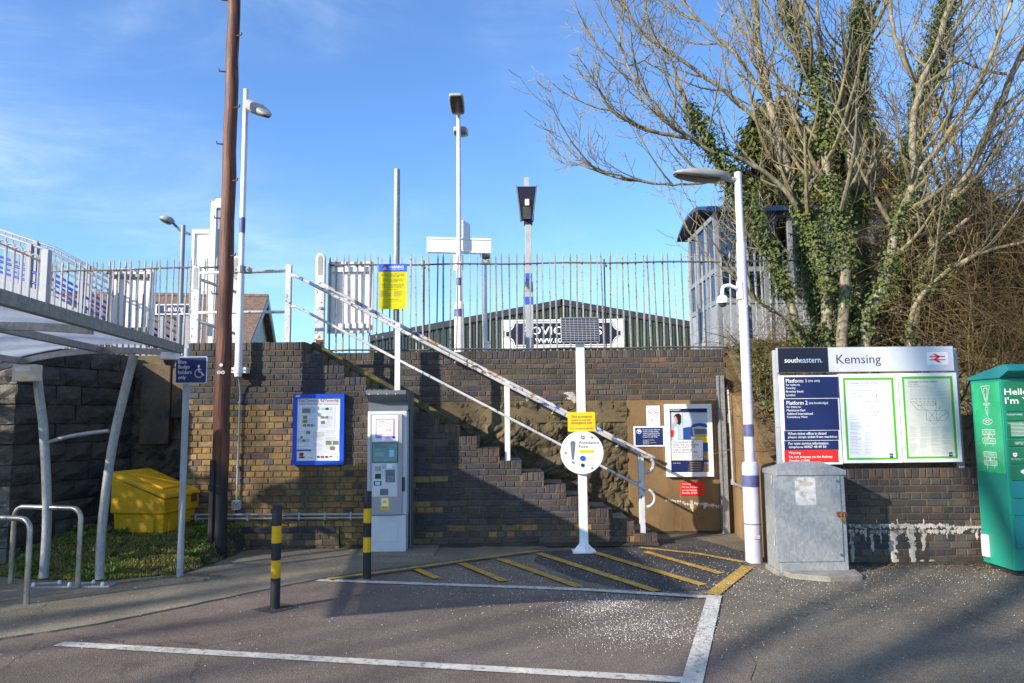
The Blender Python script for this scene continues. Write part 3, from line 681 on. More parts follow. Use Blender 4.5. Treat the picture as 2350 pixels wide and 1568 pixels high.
for face, (T, ln, x_off) in enumerate(((xf_at(A_, rz), LN, 0), (xf_at((-8.2, 8.3, 0), 0), 2.65, 0))):
    for r_ in range(11):
        x = 0 if r_ % 2 else -.25
        while x < ln - .02:
            w = rg.uniform(.36, .8); a, b = max(x, 0), min(x + w, ln)
            if ln - b < .2: b = ln
            if face == 1 and b > ln - .05: b = ln - .002
            if b - a > .1:
                mb = MB(); mb.usec = True; g = rg.uniform(.7, 1.3); mb.col = (.075 * g, .068 * g, .06 * g, 1) if face == 0 else (.17 * g, .15 * g, .12 * g, 1)  # shade put into the colour: turned-away side darker than the sunlit end
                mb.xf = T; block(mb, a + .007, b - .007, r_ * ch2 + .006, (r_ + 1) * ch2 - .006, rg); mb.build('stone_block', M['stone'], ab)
            x = b if b >= ln - .003 else x + w
core = MB(); core.xf = xf_at(A_, rz); core.box(.03, LN + .1, .06, .9, -.2, 11 * ch2 - .02); core.build('rubble_core', M['mortar'], ab)
core = MB(); core.box(-8.2, -5.62, 8.36, 9.2, -.2, 11 * ch2 - .02); core.build('rubble_core', M['mortar'], ab)
rb = thing('rubble_recess_wall', (-4.6, 9.97, 0), 'shaded brown rendered rubble wall in the recess behind the yellow grit bin', 'wall')
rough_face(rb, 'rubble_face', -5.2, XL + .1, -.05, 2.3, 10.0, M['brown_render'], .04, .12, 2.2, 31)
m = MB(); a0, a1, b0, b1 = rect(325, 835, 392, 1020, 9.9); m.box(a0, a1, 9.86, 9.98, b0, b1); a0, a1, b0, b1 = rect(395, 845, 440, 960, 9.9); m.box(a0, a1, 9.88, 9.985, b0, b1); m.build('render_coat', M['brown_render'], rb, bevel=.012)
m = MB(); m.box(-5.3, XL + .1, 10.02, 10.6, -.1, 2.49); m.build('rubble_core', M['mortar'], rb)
# grass mound in the corner
def edge_y(x):
    for a, b in zip(GP, GP[1:]):
        if a.x <= x <= b.x: return a.y + (b.y - a.y) * (x - a.x) / (b.x - a.x)
    return GP[0].y if x < GP[0].x else 99
def mound_z(x, y):
    t = max(0, min(1, (y - edge_y(x)) / 1.35)); t = t * t * (3 - 2 * t)
    return .008 + .29 * t + .03 * mnoise.noise(Vector((x * 2, y * 2, 7))) * t
GP = [onz(px, py, .02) for px, py in ((-60, 1318), (60, 1330), (235, 1334), (330, 1325), (420, 1318), (500, 1290), (545, 1270), (590, 1253))]
def in_grass(x, y):
    if y > 9.38 or x < -8: return False
    for a, b in zip(GP, GP[1:]):
        if a.x <= x <= b.x: return y > a.y + (b.y - a.y) * (x - a.x) / (b.x - a.x)
    return x < GP[0].x and y > GP[0].y
def grass_z(x, y):
    if not in_grass(x, y): return -.02
    return mound_z(x, y) + .02
kind(drape('grass_bank', -7.4, -2.9, 7.0, 9.42, 150, 80, grass_z, M['soil_dark']), 'structure')

# dirt gathered along the foot of the walls
def dirt(name, x0, x1, y, w, z, seed):
    m = MB(); n = int((x1 - x0) / .04); a = [(x0 + (x1 - x0) * k / n, y, z + .03 + .012 * mnoise.noise(Vector((k * .3, seed, 0)))) for k in range(n + 1)]
    b = [(p[0], y - w * (.55 + .6 * mnoise.fractal(Vector((k * .16, seed, 1)), 1, 2, 4)), z - .002) for k, p in enumerate(a)]
    i = m.V(*a); j = m.V(*b)
    for k in range(n): m.Fc(j + k, j + k + 1, i + k + 1, i + k)
    kind(m.build(name, M['soil_dark']), 'stuff')
dirt('wall_foot_dirt', -2.85, EDG[16], YF - .002, .10, .019, 3.3); dirt('wall_foot_dirt', 1.62, XB1 - .1, YB - .012, .09, .001, 5.1); dirt('wall_foot_dirt', 3.4, 6.5, YL - .002, .11, .001, 8.7)

# ================================================================== OBJECTS AT THE WALL AND ON THE TARMAC
def vpost(mb, x, y, z0, z1, r, n=14, r2=None): mb.tube([(x, y, z0), (x, y, z1)], [r, r2 or r], n)
def bolts(parent, pts, y, r=.008, mat='dark_plastic'):
    for x, z in pts: m = MB(); m.disc_y(x, z, r, y - .004, y, 10); m.build('screw', M[mat], parent)
def luminaire(parent, tip, heel, w, h, name='lamp_head', boxy=False):
    """flat teardrop head from heel (at the pole) to tip; housing and lens"""
    tip, heel = Vector(tip), Vector(heel); d = tip - heel; u = Vector((0, 0, 1)); r = d.cross(u).normalized(); u = r.cross(d).normalized()
    prof = ((0, .12, .35), (.06, .45, .6), (.22, .82, .95), (.45, 1.0, 1.0), (.7, .98, .8), (.88, .8, .5), (.97, .5, .28), (1, .25, .12))
    if boxy: prof = ((0, .55, .5), (.05, .85, .8), (.2, .95, 1), (.5, 1, 1), (.8, .98, .85), (.95, .9, .6), (.99, .8, .4), (1, .7, .3))
    m = MB(); m.loft([(heel + d * t + u * h * .15, r, u, w * a / 2, h * b / 2, 5 if boxy else 3) for t, a, b in prof], 24); hd = m.build(name, M['luminaire'], parent, smooth='auto')
    m = MB(); m.loft([(heel + d * t + u * h * (.15 - .40 * b), r, u, w * a / 2 * .82, h * .16, 3.5) for t, a, b in prof[2:7]], 16); m.build('lens', M['lens'], hd, smooth='auto')
    return hd

# ---- utility pole
PP = at(500, 1248, 8.75); PP.z = .1
up = thing('utility_pole', PP, 'tall red-brown wooden utility pole with black tarred foot', 'utility pole')
m = MB(); n_ = 26; m.tube([(PP.x + .006 * math.sin(k * 1.7), PP.y, -.1 + 7.6 * k / n_) for k in range(n_ + 1)], [.098 - .027 * k / n_ + .0022 * math.sin(k * 2.9) for k in range(n_ + 1)], 20); m.build('pole', M['pole_wood'], up, smooth=True)
m = MB(); m.box(PP.x - .078, PP.x - .025, PP.y - .118, PP.y - .05, -.05, 1.15); m.build('cable_guard', M['dark_cable'], up, bevel=.01)
for k in range(9):
    m = MB(); zz = 3.1 + k * .46; sx = 1 if k % 2 else -1; m.tube([(PP.x + sx * .06, PP.y - .05, zz), (PP.x + sx * .13, PP.y - .07, zz), (PP.x + sx * .135, PP.y - .072, zz + .03)], .009, 6); m.build('step_iron', M['rust'], up)
m = MB(); m.disc_y(PP.x + .015, at(503, 838, 8.65).z, .019, PP.y - .105, PP.y - .09, 16); m.build('marker_disc', M['white_print'], up)
m = MB(); zc = at(503, 855, 8.65).z; m.disc_y(PP.x - .008, zc, .021, PP.y - .105, PP.y - .09, 16); m.disc_y(PP.x + .038, zc, .021, PP.y - .105, PP.y - .085, 16); pl_ = m.build('number_plate', M['white_print'], up)
txt(pl_, '3', PP.x - .017, PP.x + .001, zc - .013, zc + .013, PP.y - .107, M['black'], .02); txt(pl_, '8', PP.x + .029, PP.x + .047, zc - .013, zc + .013, PP.y - .107, M['black'], .02)
m = MB(); pts = [(PP.x + .08, PP.y - .03, 7.4 - k * .5 + 0) for k in range(4)]; m.tube(pts, .007, 5); m.build('cable', M['dark_cable'], up)

# ---- wall-mounted lamp post on the left
LP = at(547, 850, YF - .13)
lp = thing('lamp_post', (LP.x, LP.y, LP.z - .1), 'slim white lamp post clamped to the brick wall beside the wooden pole', 'lamp post', 'white station lamp posts')
ztop = at(563, 206, YF - .13).z
m = MB(); m.tube([(LP.x, LP.y, LP.z - .08), (LP.x, LP.y, LP.z + 1.2), (LP.x, LP.y, LP.z + 1.22), (LP.x, LP.y, ztop)], [.045, .045, .036, .034], 16); m.build('post', M['white_paint'], lp, smooth='auto')
m = MB(); zb_ = at(553, 518, YF - .13).z; vpost(m, LP.x, LP.y, zb_ - .1, zb_ + .1, .0365); m.build('blue_band', M['post_blue'], lp, smooth='auto')
for zz in (LP.z, LP.z + .02 + at(555, 622, YF - .13).z - LP.z):
    m = MB(); m.box(LP.x - .10, LP.x + .10, LP.y - .012, YF - .004, zz - .035, zz + .035); m.tube([(LP.x, LP.y, zz - .045), (LP.x, LP.y, zz + .045)], .052, 14); cl = m.build('clamp', M['white_paint'] if zz < 2.6 else M['galv'], lp, bevel=.004)
    for sx in (-.075, .075): m = MB(); m.disc_y(LP.x + sx, zz, .012, LP.y - .022, LP.y - .012, 8); m.build('bolt', M['galv'], cl)
hd0 = Vector((LP.x + .03, LP.y, at(566, 238, YF - .13).z)); luminaire(lp, at(613, 268, YF - .55), hd0 + Vector((.0, -.02, -.02)), .22, .14)
m = MB(); m.tube([(LP.x, LP.y, hd0.z + .02), (LP.x + .06, LP.y - .05, hd0.z)], .03, 10); m.build('bracket', M['galv'], lp)

# ---- conduits on the front wall
m = MB(); jb = at(543, 1158, YF - .03); y_ = YF - .03
m.tube([(LP.x, LP.y, LP.z - .08), (LP.x - .005, YF - .06, LP.z - .16), (LP.x - .005, y_, LP.z - .28), (jb.x, y_, jb.z)], .013, 8)
for zz in (LP.z - .4, LP.z - .8, LP.z - 1.2): m.tube([(jb.x, y_, zz - .012), (jb.x, y_, zz + .012)], .021, 8)
tag(m.build('vertical_conduit', M['conduit'], smooth='auto'), 'grey conduit dropping from the lamp post to the junction box', 'conduit')
jt = thing('junction_box', (jb.x, YF - .06, jb.z - .06), 'small grey junction box low on the ochre bricks', 'junction box')
m = MB(); m.box(jb.x - .05, jb.x + .05, YF - .075, YF - .004, jb.z - .06, jb.z + .05); m.build('box', M['machine'], jt, bevel=.006)
m = MB(); m.box(jb.x - .047, jb.x + .047, YF - .085, YF - .0755, jb.z - .045, jb.z + .047); m.build('lid', M['luminaire'], jt, bevel=.004)
m = MB(); m.front(jb.x - .03, jb.x + .03, jb.z - .058, jb.z - .047, YF - .0775); m.build('warning_label', M['yellow'], jt)
m = MB(); m.tube([(jb.x, y_, jb.z - .06), (jb.x - .01, YF - .08, jb.z - .18), (jb.x - .06, YF - .09, jb.z - .33), (jb.x - .09, YF - .13, jb.z - .42)], .009, 6); m.build('cable', M['dark_cable'], jt)
hz = at(690, 1183, YF - .09).z
m = MB(); xa, xb = XL + .05, at(838, 1186, YF).x
m.tube([(xa, YF - .085, hz + .02), (-3.0, YF - .085, hz + .012), (-2.85, YF - .085, hz - .0), (-2.78, YF - .085, hz + .012), (xb, YF - .085, hz + .005)], .0145, 8); m.tube([(xa, YF - .085, hz - .03), (-2.9, YF - .085, hz - .034), (xb, YF - .085, hz - .036)], .0125, 8)
for k in range(7): xx = xa + (xb - xa) * (k + .5) / 7; m.box(xx - .012, xx + .012, YF - .105, YF - .06, hz - .055, hz + .035)
tag(m.build('horizontal_conduits', M['conduit'], smooth='auto'), 'pair of grey conduits running level along the foot of the brick wall', 'conduit')

# ---- blue-framed community noticeboard
def kb(x0, y0, x1, y1): return (401.6 + x0 / 2.733, 745.8 + y0 / 2.733, 401.6 + x1 / 2.733, 745.8 + y1 / 2.733)
Yk = YF - .07; x0, x1, z0, z1 = rect(*kb(737, 434, 1059, 879), Yk)
kn = thing('community_noticeboard', ((x0 + x1) / 2, YF, z0), 'blue-framed community rail noticeboard on the dark brick wall', 'noticeboard')
w_ = .052; m = MB()
for a in ((x0, x0 + w_, z0, z1), (x1 - w_, x1, z0, z1), (x0 + w_, x1 - w_, z0, z0 + w_), (x0 + w_, x1 - w_, z1 - w_, z1)): m.box(a[0], a[1], Yk, YF - .004, a[2], a[3])
m.build('frame', M['frame_blue'], kn)
m = MB(); m.box(x0 + w_, x1 - w_, Yk + .018, YF - .006, z0 + w_, z1 - w_); pp = m.build('poster', M['white_clean'], kn); yp = Yk + .016
ptxt(pp, 'Kent Community Rail Partnership', kb(780, 466, 1026, 488), yp, M['ink'], .012)
pr = MB(); mats = ['paper', 'ink_light', 'sky_print', 'brown_print', 'olive_print', 'red', 'train_blue', 'paper_cream', 'ink']; PM = [M[k] for k in mats]
def prt(x, y, xx, yy, mt, d=0, f=kb, Y=None, mb=None):
    mb = mb or pr; mb.cm = mats.index(mt); a, b, c, d_ = rect(*f(x, y, xx, yy), (Y or yp) - d); mb.front(a, b, c, d_, (Y or yp) - d)
prt(778, 489, 1026, 492, 'red', .0005); rg = random.Random(5)
for k, (sx, sl) in enumerate(((781, 40), (826, 96), (933, 92))): prt(sx, 497, sx + sl, 502, 'ink_light', .0005)
for (a, b, c, d_) in ((790, 508, 895, 650), (905, 508, 1003, 645), (763, 655, 858, 798), (858, 657, 940, 795), (940, 655, 1030, 795)):
    prt(a, b, c, d_, 'paper', .001)
    for ln in range(int((d_ - b - 10) / 7)):
        if rg.random() < .75: prt(a + 6 + rg.choice((0, 40)) * (c - a > 90), b + 8 + ln * 7, c - 6 - rg.uniform(0, 25), b + 10 + ln * 7, 'ink_light', .0015)
for (a, b, c, d_, mt) in ((798, 525, 850, 553, 'brown_print'), (853, 530, 886, 553, 'sky_print'), (798, 517, 886, 526, 'sky_print'), (802, 570, 830, 590, 'olive_print'), (802, 596, 830, 615, 'brown_print'), (803, 622, 822, 638, 'olive_print'), (826, 622, 846, 638, 'brown_print'), (850, 622, 868, 638, 'olive_print'), (870, 622, 884, 638, 'sky_print'),
                          (915, 518, 938, 535, 'sky_print'), (943, 520, 964, 535, 'train_blue'), (968, 520, 988, 535, 'sky_print'), (915, 572, 938, 588, 'olive_print'), (942, 572, 962, 588, 'brown_print'), (967, 572, 988, 588, 'sky_print'), (915, 602, 940, 622, 'brown_print'),
                          (823, 665, 848, 685, 'olive_print'), (785, 697, 802, 714, 'brown_print'), (768, 716, 790, 736, 'sky_print'), (795, 718, 820, 735, 'olive_print'), (824, 716, 846, 735, 'sky_print'), (764, 782, 855, 792, 'train_blue'), (945, 728, 982, 752, 'olive_print'), (990, 728, 1026, 752, 'olive_print'), (972, 763, 1002, 786, 'brown_print'), (880, 670, 936, 700, 'paper_cream'),
                          (890, 822, 906, 834, 'train_blue'), (914, 822, 934, 835, 'red'), (942, 822, 958, 834, 'train_blue'), (968, 822, 986, 830, 'brown_print'), (996, 822, 1020, 832, 'paper_cream'), (836, 830, 864, 834, 'ink_light'), (780, 802, 806, 822, 'red'), (788, 808, 798, 816, 'sky_print'), (778, 825, 812, 836, 'ink')):
    prt(a, b, c, d_, mt, .002)
pr.build('printed_sheets', PM, pp)
m = MB(); m.front(*rect(*kb(757, 443, 784, 451), Yk), Yk - .001); m.build('frame_label', M['white_print'], kn)

# ---- ticket machine
Yt = 8.93; tk = lambda x, y, xx, yy: rect(*kb(x, y, xx, yy), Yt)
x0, x1, _, zt_ = tk(1203, 540, 1452, 1000); TZ = zt_
tm = thing('ticket_machine', ((x0 + x1) / 2, Yt + .22, 0), 'pale grey ticket machine with slate hood at the foot of the stairs', 'ticket machine')
zs = at(888, 1183, Yt).z
m = MB(); m.box(x0 + .0, x1, Yt + .035, Yt + .46, zs + .0, TZ); m.build('cabinet', M['machine'], tm, bevel=.012)
m = MB(); m.box(x0 + .008, x1 - .006, Yt + .02, Yt + .44, 0, zs - .003); pd = m.build('pedestal', M['machine'], tm, bevel=.008)
a, b, c, d_ = tk(1238, 1258, 1396, 1362); m = MB(); m.box(a, b, Yt + .0165, Yt + .021, c, d_); m.build('access_panel', M['machine'], pd, bevel=.002)
a, b, c, d_ = tk(1222, 560, 1424, 1192); m = MB(); m.rbox(a, b, Yt, Yt + .034, c, d_, .012); dr = m.build('facia', M['machine_face'], tm, bevel=.004)
def on_face(name, bxx, mat, d0=.004, bev=.002, par=None, mb=None):
    a, b, c, e = tk(*bxx); m = MB(); m.box(a, b, Yt - d0, Yt - .0005, c, e); return m.build(name, M[mat], par or dr, bevel=bev)
pw = on_face('notice_panel', (1238, 567, 1401, 732), 'white_clean', .006)
def tprint(name, par, items, lvl):
    mb = MB(); used = []
    for k, (bxx, mt) in enumerate(items):
        if mt not in used: used.append(mt)
        mb.cm = used.index(mt); a, b, c, e = tk(*bxx); mb.front(a, b, c, e, Yt - lvl - .0006 * (k + 1))
    return mb.build(name, [M[u] for u in used], par)
tprint('ticket_notice', pw, [((1258, 588, 1380, 712), 'purple'), ((1266, 596, 1368, 695), 'white_print'), ((1274, 637, 1320, 641), 'ink_light'), ((1325, 654, 1338, 666), 'ink_light'), ((1344, 654, 1356, 666), 'ink_light'), ((1276, 655, 1310, 657), 'ink_light'), ((1276, 663, 1316, 665), 'ink_light'), ((1289, 684, 1301, 688), 'ink_light'), ((1365, 698, 1380, 712), 'navy')], .0062)
for k, (s_, x_, mt) in enumerate((('Tickets', 1318, 'pink_ink'), ('Buy & Collect', 1352, 'purple'), ('card only', 1333, 'pink_ink'))):
    a, b, c, e = tk(1272, 598 + 13 * k, x_, 609 + 13 * k); txt(pw, s_, a, b, c, e, Yt - .0125, M[mt], .02)
on_face('screen_bezel', (1235, 739, 1399, 863), 'dark_plastic', .005); scn = on_face('screen', (1239, 743, 1395, 859), 'screen', .0075)
a, b, c, e = tk(1251, 750, 1332, 771); txt(scn, 'Make your\njourney easier.', a, b, c, e, Yt - .009, M['ink'], .02)
tprint('screen_picture', scn, [((1252, 777, 1294, 781), 'teal_ink'), ((1252, 788, 1287, 792), 'teal_ink'), ((1252, 803, 1318, 806), 'sky_print'), ((1252, 810, 1306, 813), 'sky_print'), ((1252, 820, 1312, 823), 'sky_print'), ((1342, 772, 1376, 778), 'teal_ink'), ((1345, 784, 1374, 828), 'sky_print'), ((1312, 848, 1335, 856), 'teal_ink')], .008)
cp = on_face('control_plate', (1236, 868, 1395, 1078), 'machine', .004)
for bxx, mt, nm in (((1254, 886, 1292, 917), 'galv', 'coin_slot'), ((1321, 908, 1379, 987), 'hood', 'card_reader'), ((1255, 934, 1292, 965), 'dark_plastic', 'receipt_slot'), ((1248, 980, 1295, 1007), 'dark_plastic', 'contactless_pad'), ((1286, 1028, 1337, 1067), 'hood', 'ticket_tray'), ((1329, 872, 1363, 900), 'white_print', 'sticker'), ((1299, 873, 1323, 901), 'ink_light', 'sticker'), ((1368, 872, 1393, 901), 'sky_print', 'sticker')):
    q = on_face(nm, bxx, mt, .009, .002, cp)
    if nm == 'card_reader':
        mb = MB()
        for i_ in range(4):
            for j_ in range(3): a, b, c, e = tk(1334 + j_ * 13, 947 + i_ * 9, 1343 + j_ * 13, 953 + i_ * 9); mb.box(a, b, Yt - .013, Yt - .0092, c, e)
        mb.build('keypad', M['luminaire'], q)
    if nm == 'contactless_pad': mb = MB(); mb.front(*tk(1256, 984, 1288, 1003), Yt - .0095); mb.build('pad_label', M['sky_print'], q)
yl = on_face('yellow_notice', (1290, 1083, 1343, 1163), 'yellow', .002, 0); tprint('notice_picture', yl, [((1297, 1089, 1336, 1136), 'white_print'), ((1303, 1100, 1328, 1120), 'yellow'), ((1297, 1141, 1334, 1143), 'ink'), ((1297, 1147, 1336, 1149), 'ink'), ((1299, 1153, 1333, 1155), 'ink')], .002)
on_face('door_handle', (1422, 955, 1440, 1043), 'dark_plastic', -.02, .004)
# hood: back box and forward-leaning canopy
hx0, hx1 = x0 - .015, x1 + .01; zh0 = TZ; zh1 = at(886, 896, Yt - .12).z
m = MB(); m.prism_x([(Yt + .06, zh0 + .002), (Yt + .47, zh0 + .002), (Yt + .47, zh1), (Yt - .12, zh1), (Yt - .12, zh1 - .05), (Yt + .06, zh1 - .135)], hx0 + .02, hx1); hd = m.build('hood', M['hood'], tm, bevel=.005)
for k in range(4): m = MB(); m.disc_y(hx0 + .06 + k * .105, zh1 - .045, .006, Yt - .125, Yt - .1201, 8); m.build('rivet', M['white_print'], hd)
m = MB(); m.box(x1 + .0125, x1 + .028, Yt + .2, Yt + .47, .0, zh1 - .02); m.build('side_frame', M['hood'], tm)
m = MB(); m.box(x0 - .1, x1 + .35, Yt - .15, YF - .004, -.01, .045); tag(m.build('concrete_plinth', M['pavement'], bevel=.015), 'low worn asphalt-topped plinth under the ticket machine', 'plinth')

# ---- bollards
def bollard(px, py, top, label, plate=False):
    b = onz(px, py, .005); h = at(px, top, b.y).z
    t = thing('bollard', (b.x, b.y, 0), label, 'bollard', 'black and yellow bollards'); r = .041
    bands = [(0, .30, 'bollard_black'), (.30, .47, 'bollard_yellow'), (.47, .635, 'bollard_black'), (.635, .80, 'bollard_yellow'), (.80, 1, 'bollard_black')]
    for a, c, mt in bands:
        m = MB(); p = [(r, h * a), (r, h * c)] if c < 1 else [(r, h * a), (r, h - .012), (r - .008, h - .002), (r - .02, h)]
        m.lathe(p, (b.x, b.y, 0), 24); m.build('yellow_band' if mt == 'bollard_yellow' else 'black_band', M[mt], t, smooth='auto')
    if plate:
        m = MB(); m.prism_z([(b.x - .2, b.y - .03), (b.x + .02, b.y - .16), (b.x + .2, b.y + .04), (b.x + .0, b.y + .19)], .0, .0075); m.build('base_patch', M['asphalt_dark'], t)
bollard(631, 1397, 1159, 'nearer black and yellow banded bollard, on a dark square patch', True)
bollard(842, 1326, 1127, 'black and yellow banded bollard in front of the ticket machine')

# ---- stair handrails
def hp(px, py, Y): return at(px, py, Y)
hr = thing('handrail', (EDG[8], YF + .1, LEV[8]), 'two-bar worn stair handrail painted white over blue and orange', 'handrail'); YH = YF + .1
for (pt, pb, w, mt) in (((663, 607), (661, 784), .036, 'peeling'), ((914, 742), (912, 905), .034, 'white_paint'), ((1163, 876), (1166, 1058), .034, 'white_paint'), ((1470, 1040), (1475, 1229), .036, 'peeling')):
    a, b = hp(*pt, YH), hp(*pb, YH); m = MB(); x = (a.x + b.x) / 2; h = a.z
    m.prism_y([(x - w, b.z - .05), (x + w, b.z - .05), (x + w, h - w * .6), (x + w * .7, h - w * .12), (x, h), (x - w * .7, h - w * .12), (x - w, h - w * .6)], YH - .03, YH + .03); m.build('post', M[mt], hr, bevel=.006)
def rail(mb, pts, r, Y, n=10):
    P = [hp(px, py, Y) for px, py in pts]; mb.tube(P, r, n)
def curl(px, py, Y, r=.11):
    c = hp(px, py, Y); return [(c.x + r * math.sin(a), Y, c.z - r + r * math.cos(a)) for a in [math.radians(k * 22) for k in range(0, 9)]]
def lerp_px(a, b, n): return [(a[0] + (b[0] - a[0]) * k / n, a[1] + (b[1] - a[1]) * k / n) for k in range(n + 1)]
YR = YH - .035
m = MB(); P = [hp(px, py, YR) for px, py in [(668, 632), (678, 634), (690, 639)] + lerp_px((700, 644), (1478, 1046), 24)] ; P += [Vector(q) for q in curl(1481, 1048, YR, .10)][1:]; m.tube(P, .023, 10); m.build('upper_rail', M['rail_layers'], hr, smooth=True)
m = MB(); P = [hp(px, py, YR) for px, py in [(668, 703), (678, 704), (690, 709)] + lerp_px((700, 714), (1478, 1121), 24)]; P += [Vector(q) for q in curl(1482, 1123, YR, .11)][1:]; m.tube(P, .0175, 10); m.build('lower_rail', M['peeling'], hr, smooth=True)
# wall-side handrail
wr = thing('wall_handrail', (0, YB - .1, 1.2), 'single worn handrail fixed along the rock-faced platform wall', 'handrail'); YW = YB - .16
m = MB(); m.tube([hp(px, py, YW) for px, py in [(738, 652), (760, 663)] + lerp_px((780, 674), (1490, 1046), 20) + [(1510, 1054)]], .024, 10); m.build('rail', M['rail_layers'], wr, smooth=True)
for px, py in ((1046, 822), (1270, 938), (1420, 1014)): a = hp(px, py, YW); m = MB(); m.tube([(a.x, YW, a.z - .01), (a.x - .01, YW + .03, a.z - .06), (a.x - .01, YB + .02, a.z - .07)], .011, 6); m.build('bracket', M['peeling'], wr)

# ---- landing guard rails at the top of the stairs
gr = thing('guard_rail', (-3.4, YF + .1, LEV[0]), 'white tubular guard rail around the landing at the top of the stairs', 'guard rail')
def keyhole(parent, px0, px1, pyt, pyb, Y, mt, name='post'):
    x0, x1, _, zt_ = rect(px0, pyt, px1, pyt + 40, Y); zb_ = at((px0 + px1) / 2, pyb, Y).z - .05; r = (x1 - x0) / 2; cx = (x0 + x1) / 2
    m = MB(); arc = [(cx + r * math.cos(math.radians(a)), zt_ - r + r * math.sin(math.radians(a))) for a in range(0, 181, 20)]
    m.prism_y([(x0, zb_), (x1, zb_)] + arc, Y - .02, Y + .04)
    i_ = r * .45; arc = [(cx + i_ * math.cos(math.radians(a)), zt_ - r + i_ * math.sin(math.radians(a))) for a in range(0, 181, 30)]
    ob = m.build(name, M[mt], parent, bevel=.012); m = MB(); m.prism_y([(cx - i_, zt_ - .32), (cx + i_, zt_ - .32)] + arc, Y - .0235, Y - .0205); m.build('recess', M['luminaire'], ob); return ob
keyhole(gr, 441, 461, 609, 789, YH, 'peeling'); keyhole(gr, 535, 550, 588, 800, YH + .55, 'peeling')
a_ = hp(455, 627, YH); b_ = hp(660, 622, YH); c_ = hp(455, 718, YH); d2_ = hp(660, 716, YH)
m = MB(); m.tube([a_, b_], .021, 10); m.build('rail', M['peeling'], gr, smooth=True); m = MB(); m.tube([c_, d2_], .021, 10); m.build('rail', M['peeling'], gr, smooth=True)
for py, q in ((640, 672), (737, 768)): m = MB(); m.tube([hp(455, py, YH), hp(545, q, YH + .55)], .02, 10); m.build('rail', M['peeling'], gr, smooth=True)
kp = tag(keyhole(None, 727, 746, 581, 800, YB + .02, 'peeling', 'gate_post') if False else thing('gate_post', (at(736, 700, YB).x, YB + .02, zt), 'rusty white keyhole-topped iron post at the end of the spiked fence', 'post'), 'rusty white keyhole-topped iron post at the end of the spiked fence', 'post')
keyhole(kp, 725, 747, 581, 800, YB + .02, 'peeling', 'body')
for py in (706 - 515, ): pass
for (px, py) in ((736, 707), (734, 787)): a = at(px, py, YB); m = MB(); m.disc_y(a.x, a.z, .022, YB - .025, YB, 10); m.build('bolt', M['rust'] if py > 750 else M['galv'], kp)
m = MB(); a = at(733, 790, YB); m.box(a.x - .05, a.x + .05, YB - .012, YB - .001, a.z - .06, a.z + .06); m.build('rusty_plate', M['rust'], kp, bevel=.004)

# ---- assistance point
Ya = 9.0; ap_ = lambda x, y, xx, yy: (1262.2 + x / 3.645, 860.6 + y / 3.645, 1262.2 + xx / 3.645, 860.6 + yy / 3.645)
AX = at(1338, 1100, Ya).x; zt_ = at(1332, 786, Ya).z
ap = thing('assistance_point', (AX, Ya, 0), 'white assistance point post with round white panel and solar panel on top', 'help point')
m = MB(); m.box(AX - .051, AX + .051, Ya + .02, Ya + .11, 0, zt_); m.build('post', M['white_clean'], ap, bevel=.006)
for dx, dy in ((-1, 0), (1, 0)):
    m = MB(); m.prism_y([(AX + dx * .05, .004), (AX + dx * .135, .004), (AX + dx * .05, .10)] if dx > 0 else [(AX - .05, .10), (AX - .135, .004), (AX - .05, .004)], Ya + .06, Ya + .072); m.build('base_fin', M['white_clean'], ap)
m = MB(); m.prism_x([(Ya + .019, .004), (Ya + .019, .10), (Ya - .06, .004)], AX - .006, AX + .006); m.build('base_fin', M['white_clean'], ap)
m = MB(); m.box(AX - .14, AX + .14, Ya - .07, Ya + .2, 0.001, .012); m.build('base_plate', M['white_clean'], ap)
cx, cz = at(1262.2 + 270 / 3.645, 860.6 + 650 / 3.645, Ya - .03).x, at(1336, 860.6 + 650 / 3.645, Ya - .03).z; rD = .2575
m = MB(); m.disc_y(cx, cz, rD, Ya - .03, Ya + .019, 64); pn = m.build('round_panel', M['white_clean'], ap, bevel=.006); yd = Ya - .0325
def apt(s_, box, mt, bold=0., par=None, al='LEFT', sp=1.): x0, x1, z0, z1 = rect(*ap_(*box), yd); txt(par or pn, s_, x0, x1, z0, z1, yd, M[mt], bold, al, spacing=sp)
apt('Assistance', (241, 550, 408, 578), 'ink'); apt('Point', (241, 584, 321, 612), 'ink'); apt('Information', (312, 692, 383, 704), 'ink_light'); apt('Assistance', (312, 750, 383, 762), 'ink_light'); apt('Push', (312, 709, 328, 714), 'ink_light'); apt('Push', (312, 767, 328, 772), 'ink_light')
def drop(par, name, mat, cxp, top, bot, w1, w2, y, th=.004):
    m = MB(); pts = []
    for k in range(13): a = math.radians(180 * k / 12); q = rect(*ap_(cxp + w1 * math.cos(a), top + w1 - w1 * math.sin(a), cxp + w1 * math.cos(a) + .01, top + w1 - w1 * math.sin(a) + .01), y); pts.append((q[0], q[3]))
    for dx in (-w2, w2): q = rect(*ap_(cxp + dx, bot, cxp + dx + .01, bot + .01), y); pts.append((q[0], q[3]))
    m.prism_y(pts, y - th, y); return m.build(name, mat, par)
drop(pn, 'speaker_grille', M['hood'], 190, 552, 708, 21, 8, yd + .002)
for (a, b, r_, mt, nm) in ((272, 697, 22, 'bright_blue', 'blue_button'), (272, 755, 15, 'dark_plastic', 'black_button'), (190, 731, 9, 'hood', 'microphone'), (126, 650, 9, 'galv', 'bolt'), (347, 521, 9, 'galv', 'bolt'), (349, 778, 9, 'galv', 'bolt')):
    q = rect(*ap_(a - r_, b - r_, a + r_, b + r_), yd); m = MB(); m.disc_y((q[0] + q[1]) / 2, (q[2] + q[3]) / 2, (q[1] - q[0]) / 2, yd - .008, yd + .002, 24); m.build(nm, M[mt], pn, bevel=.002)
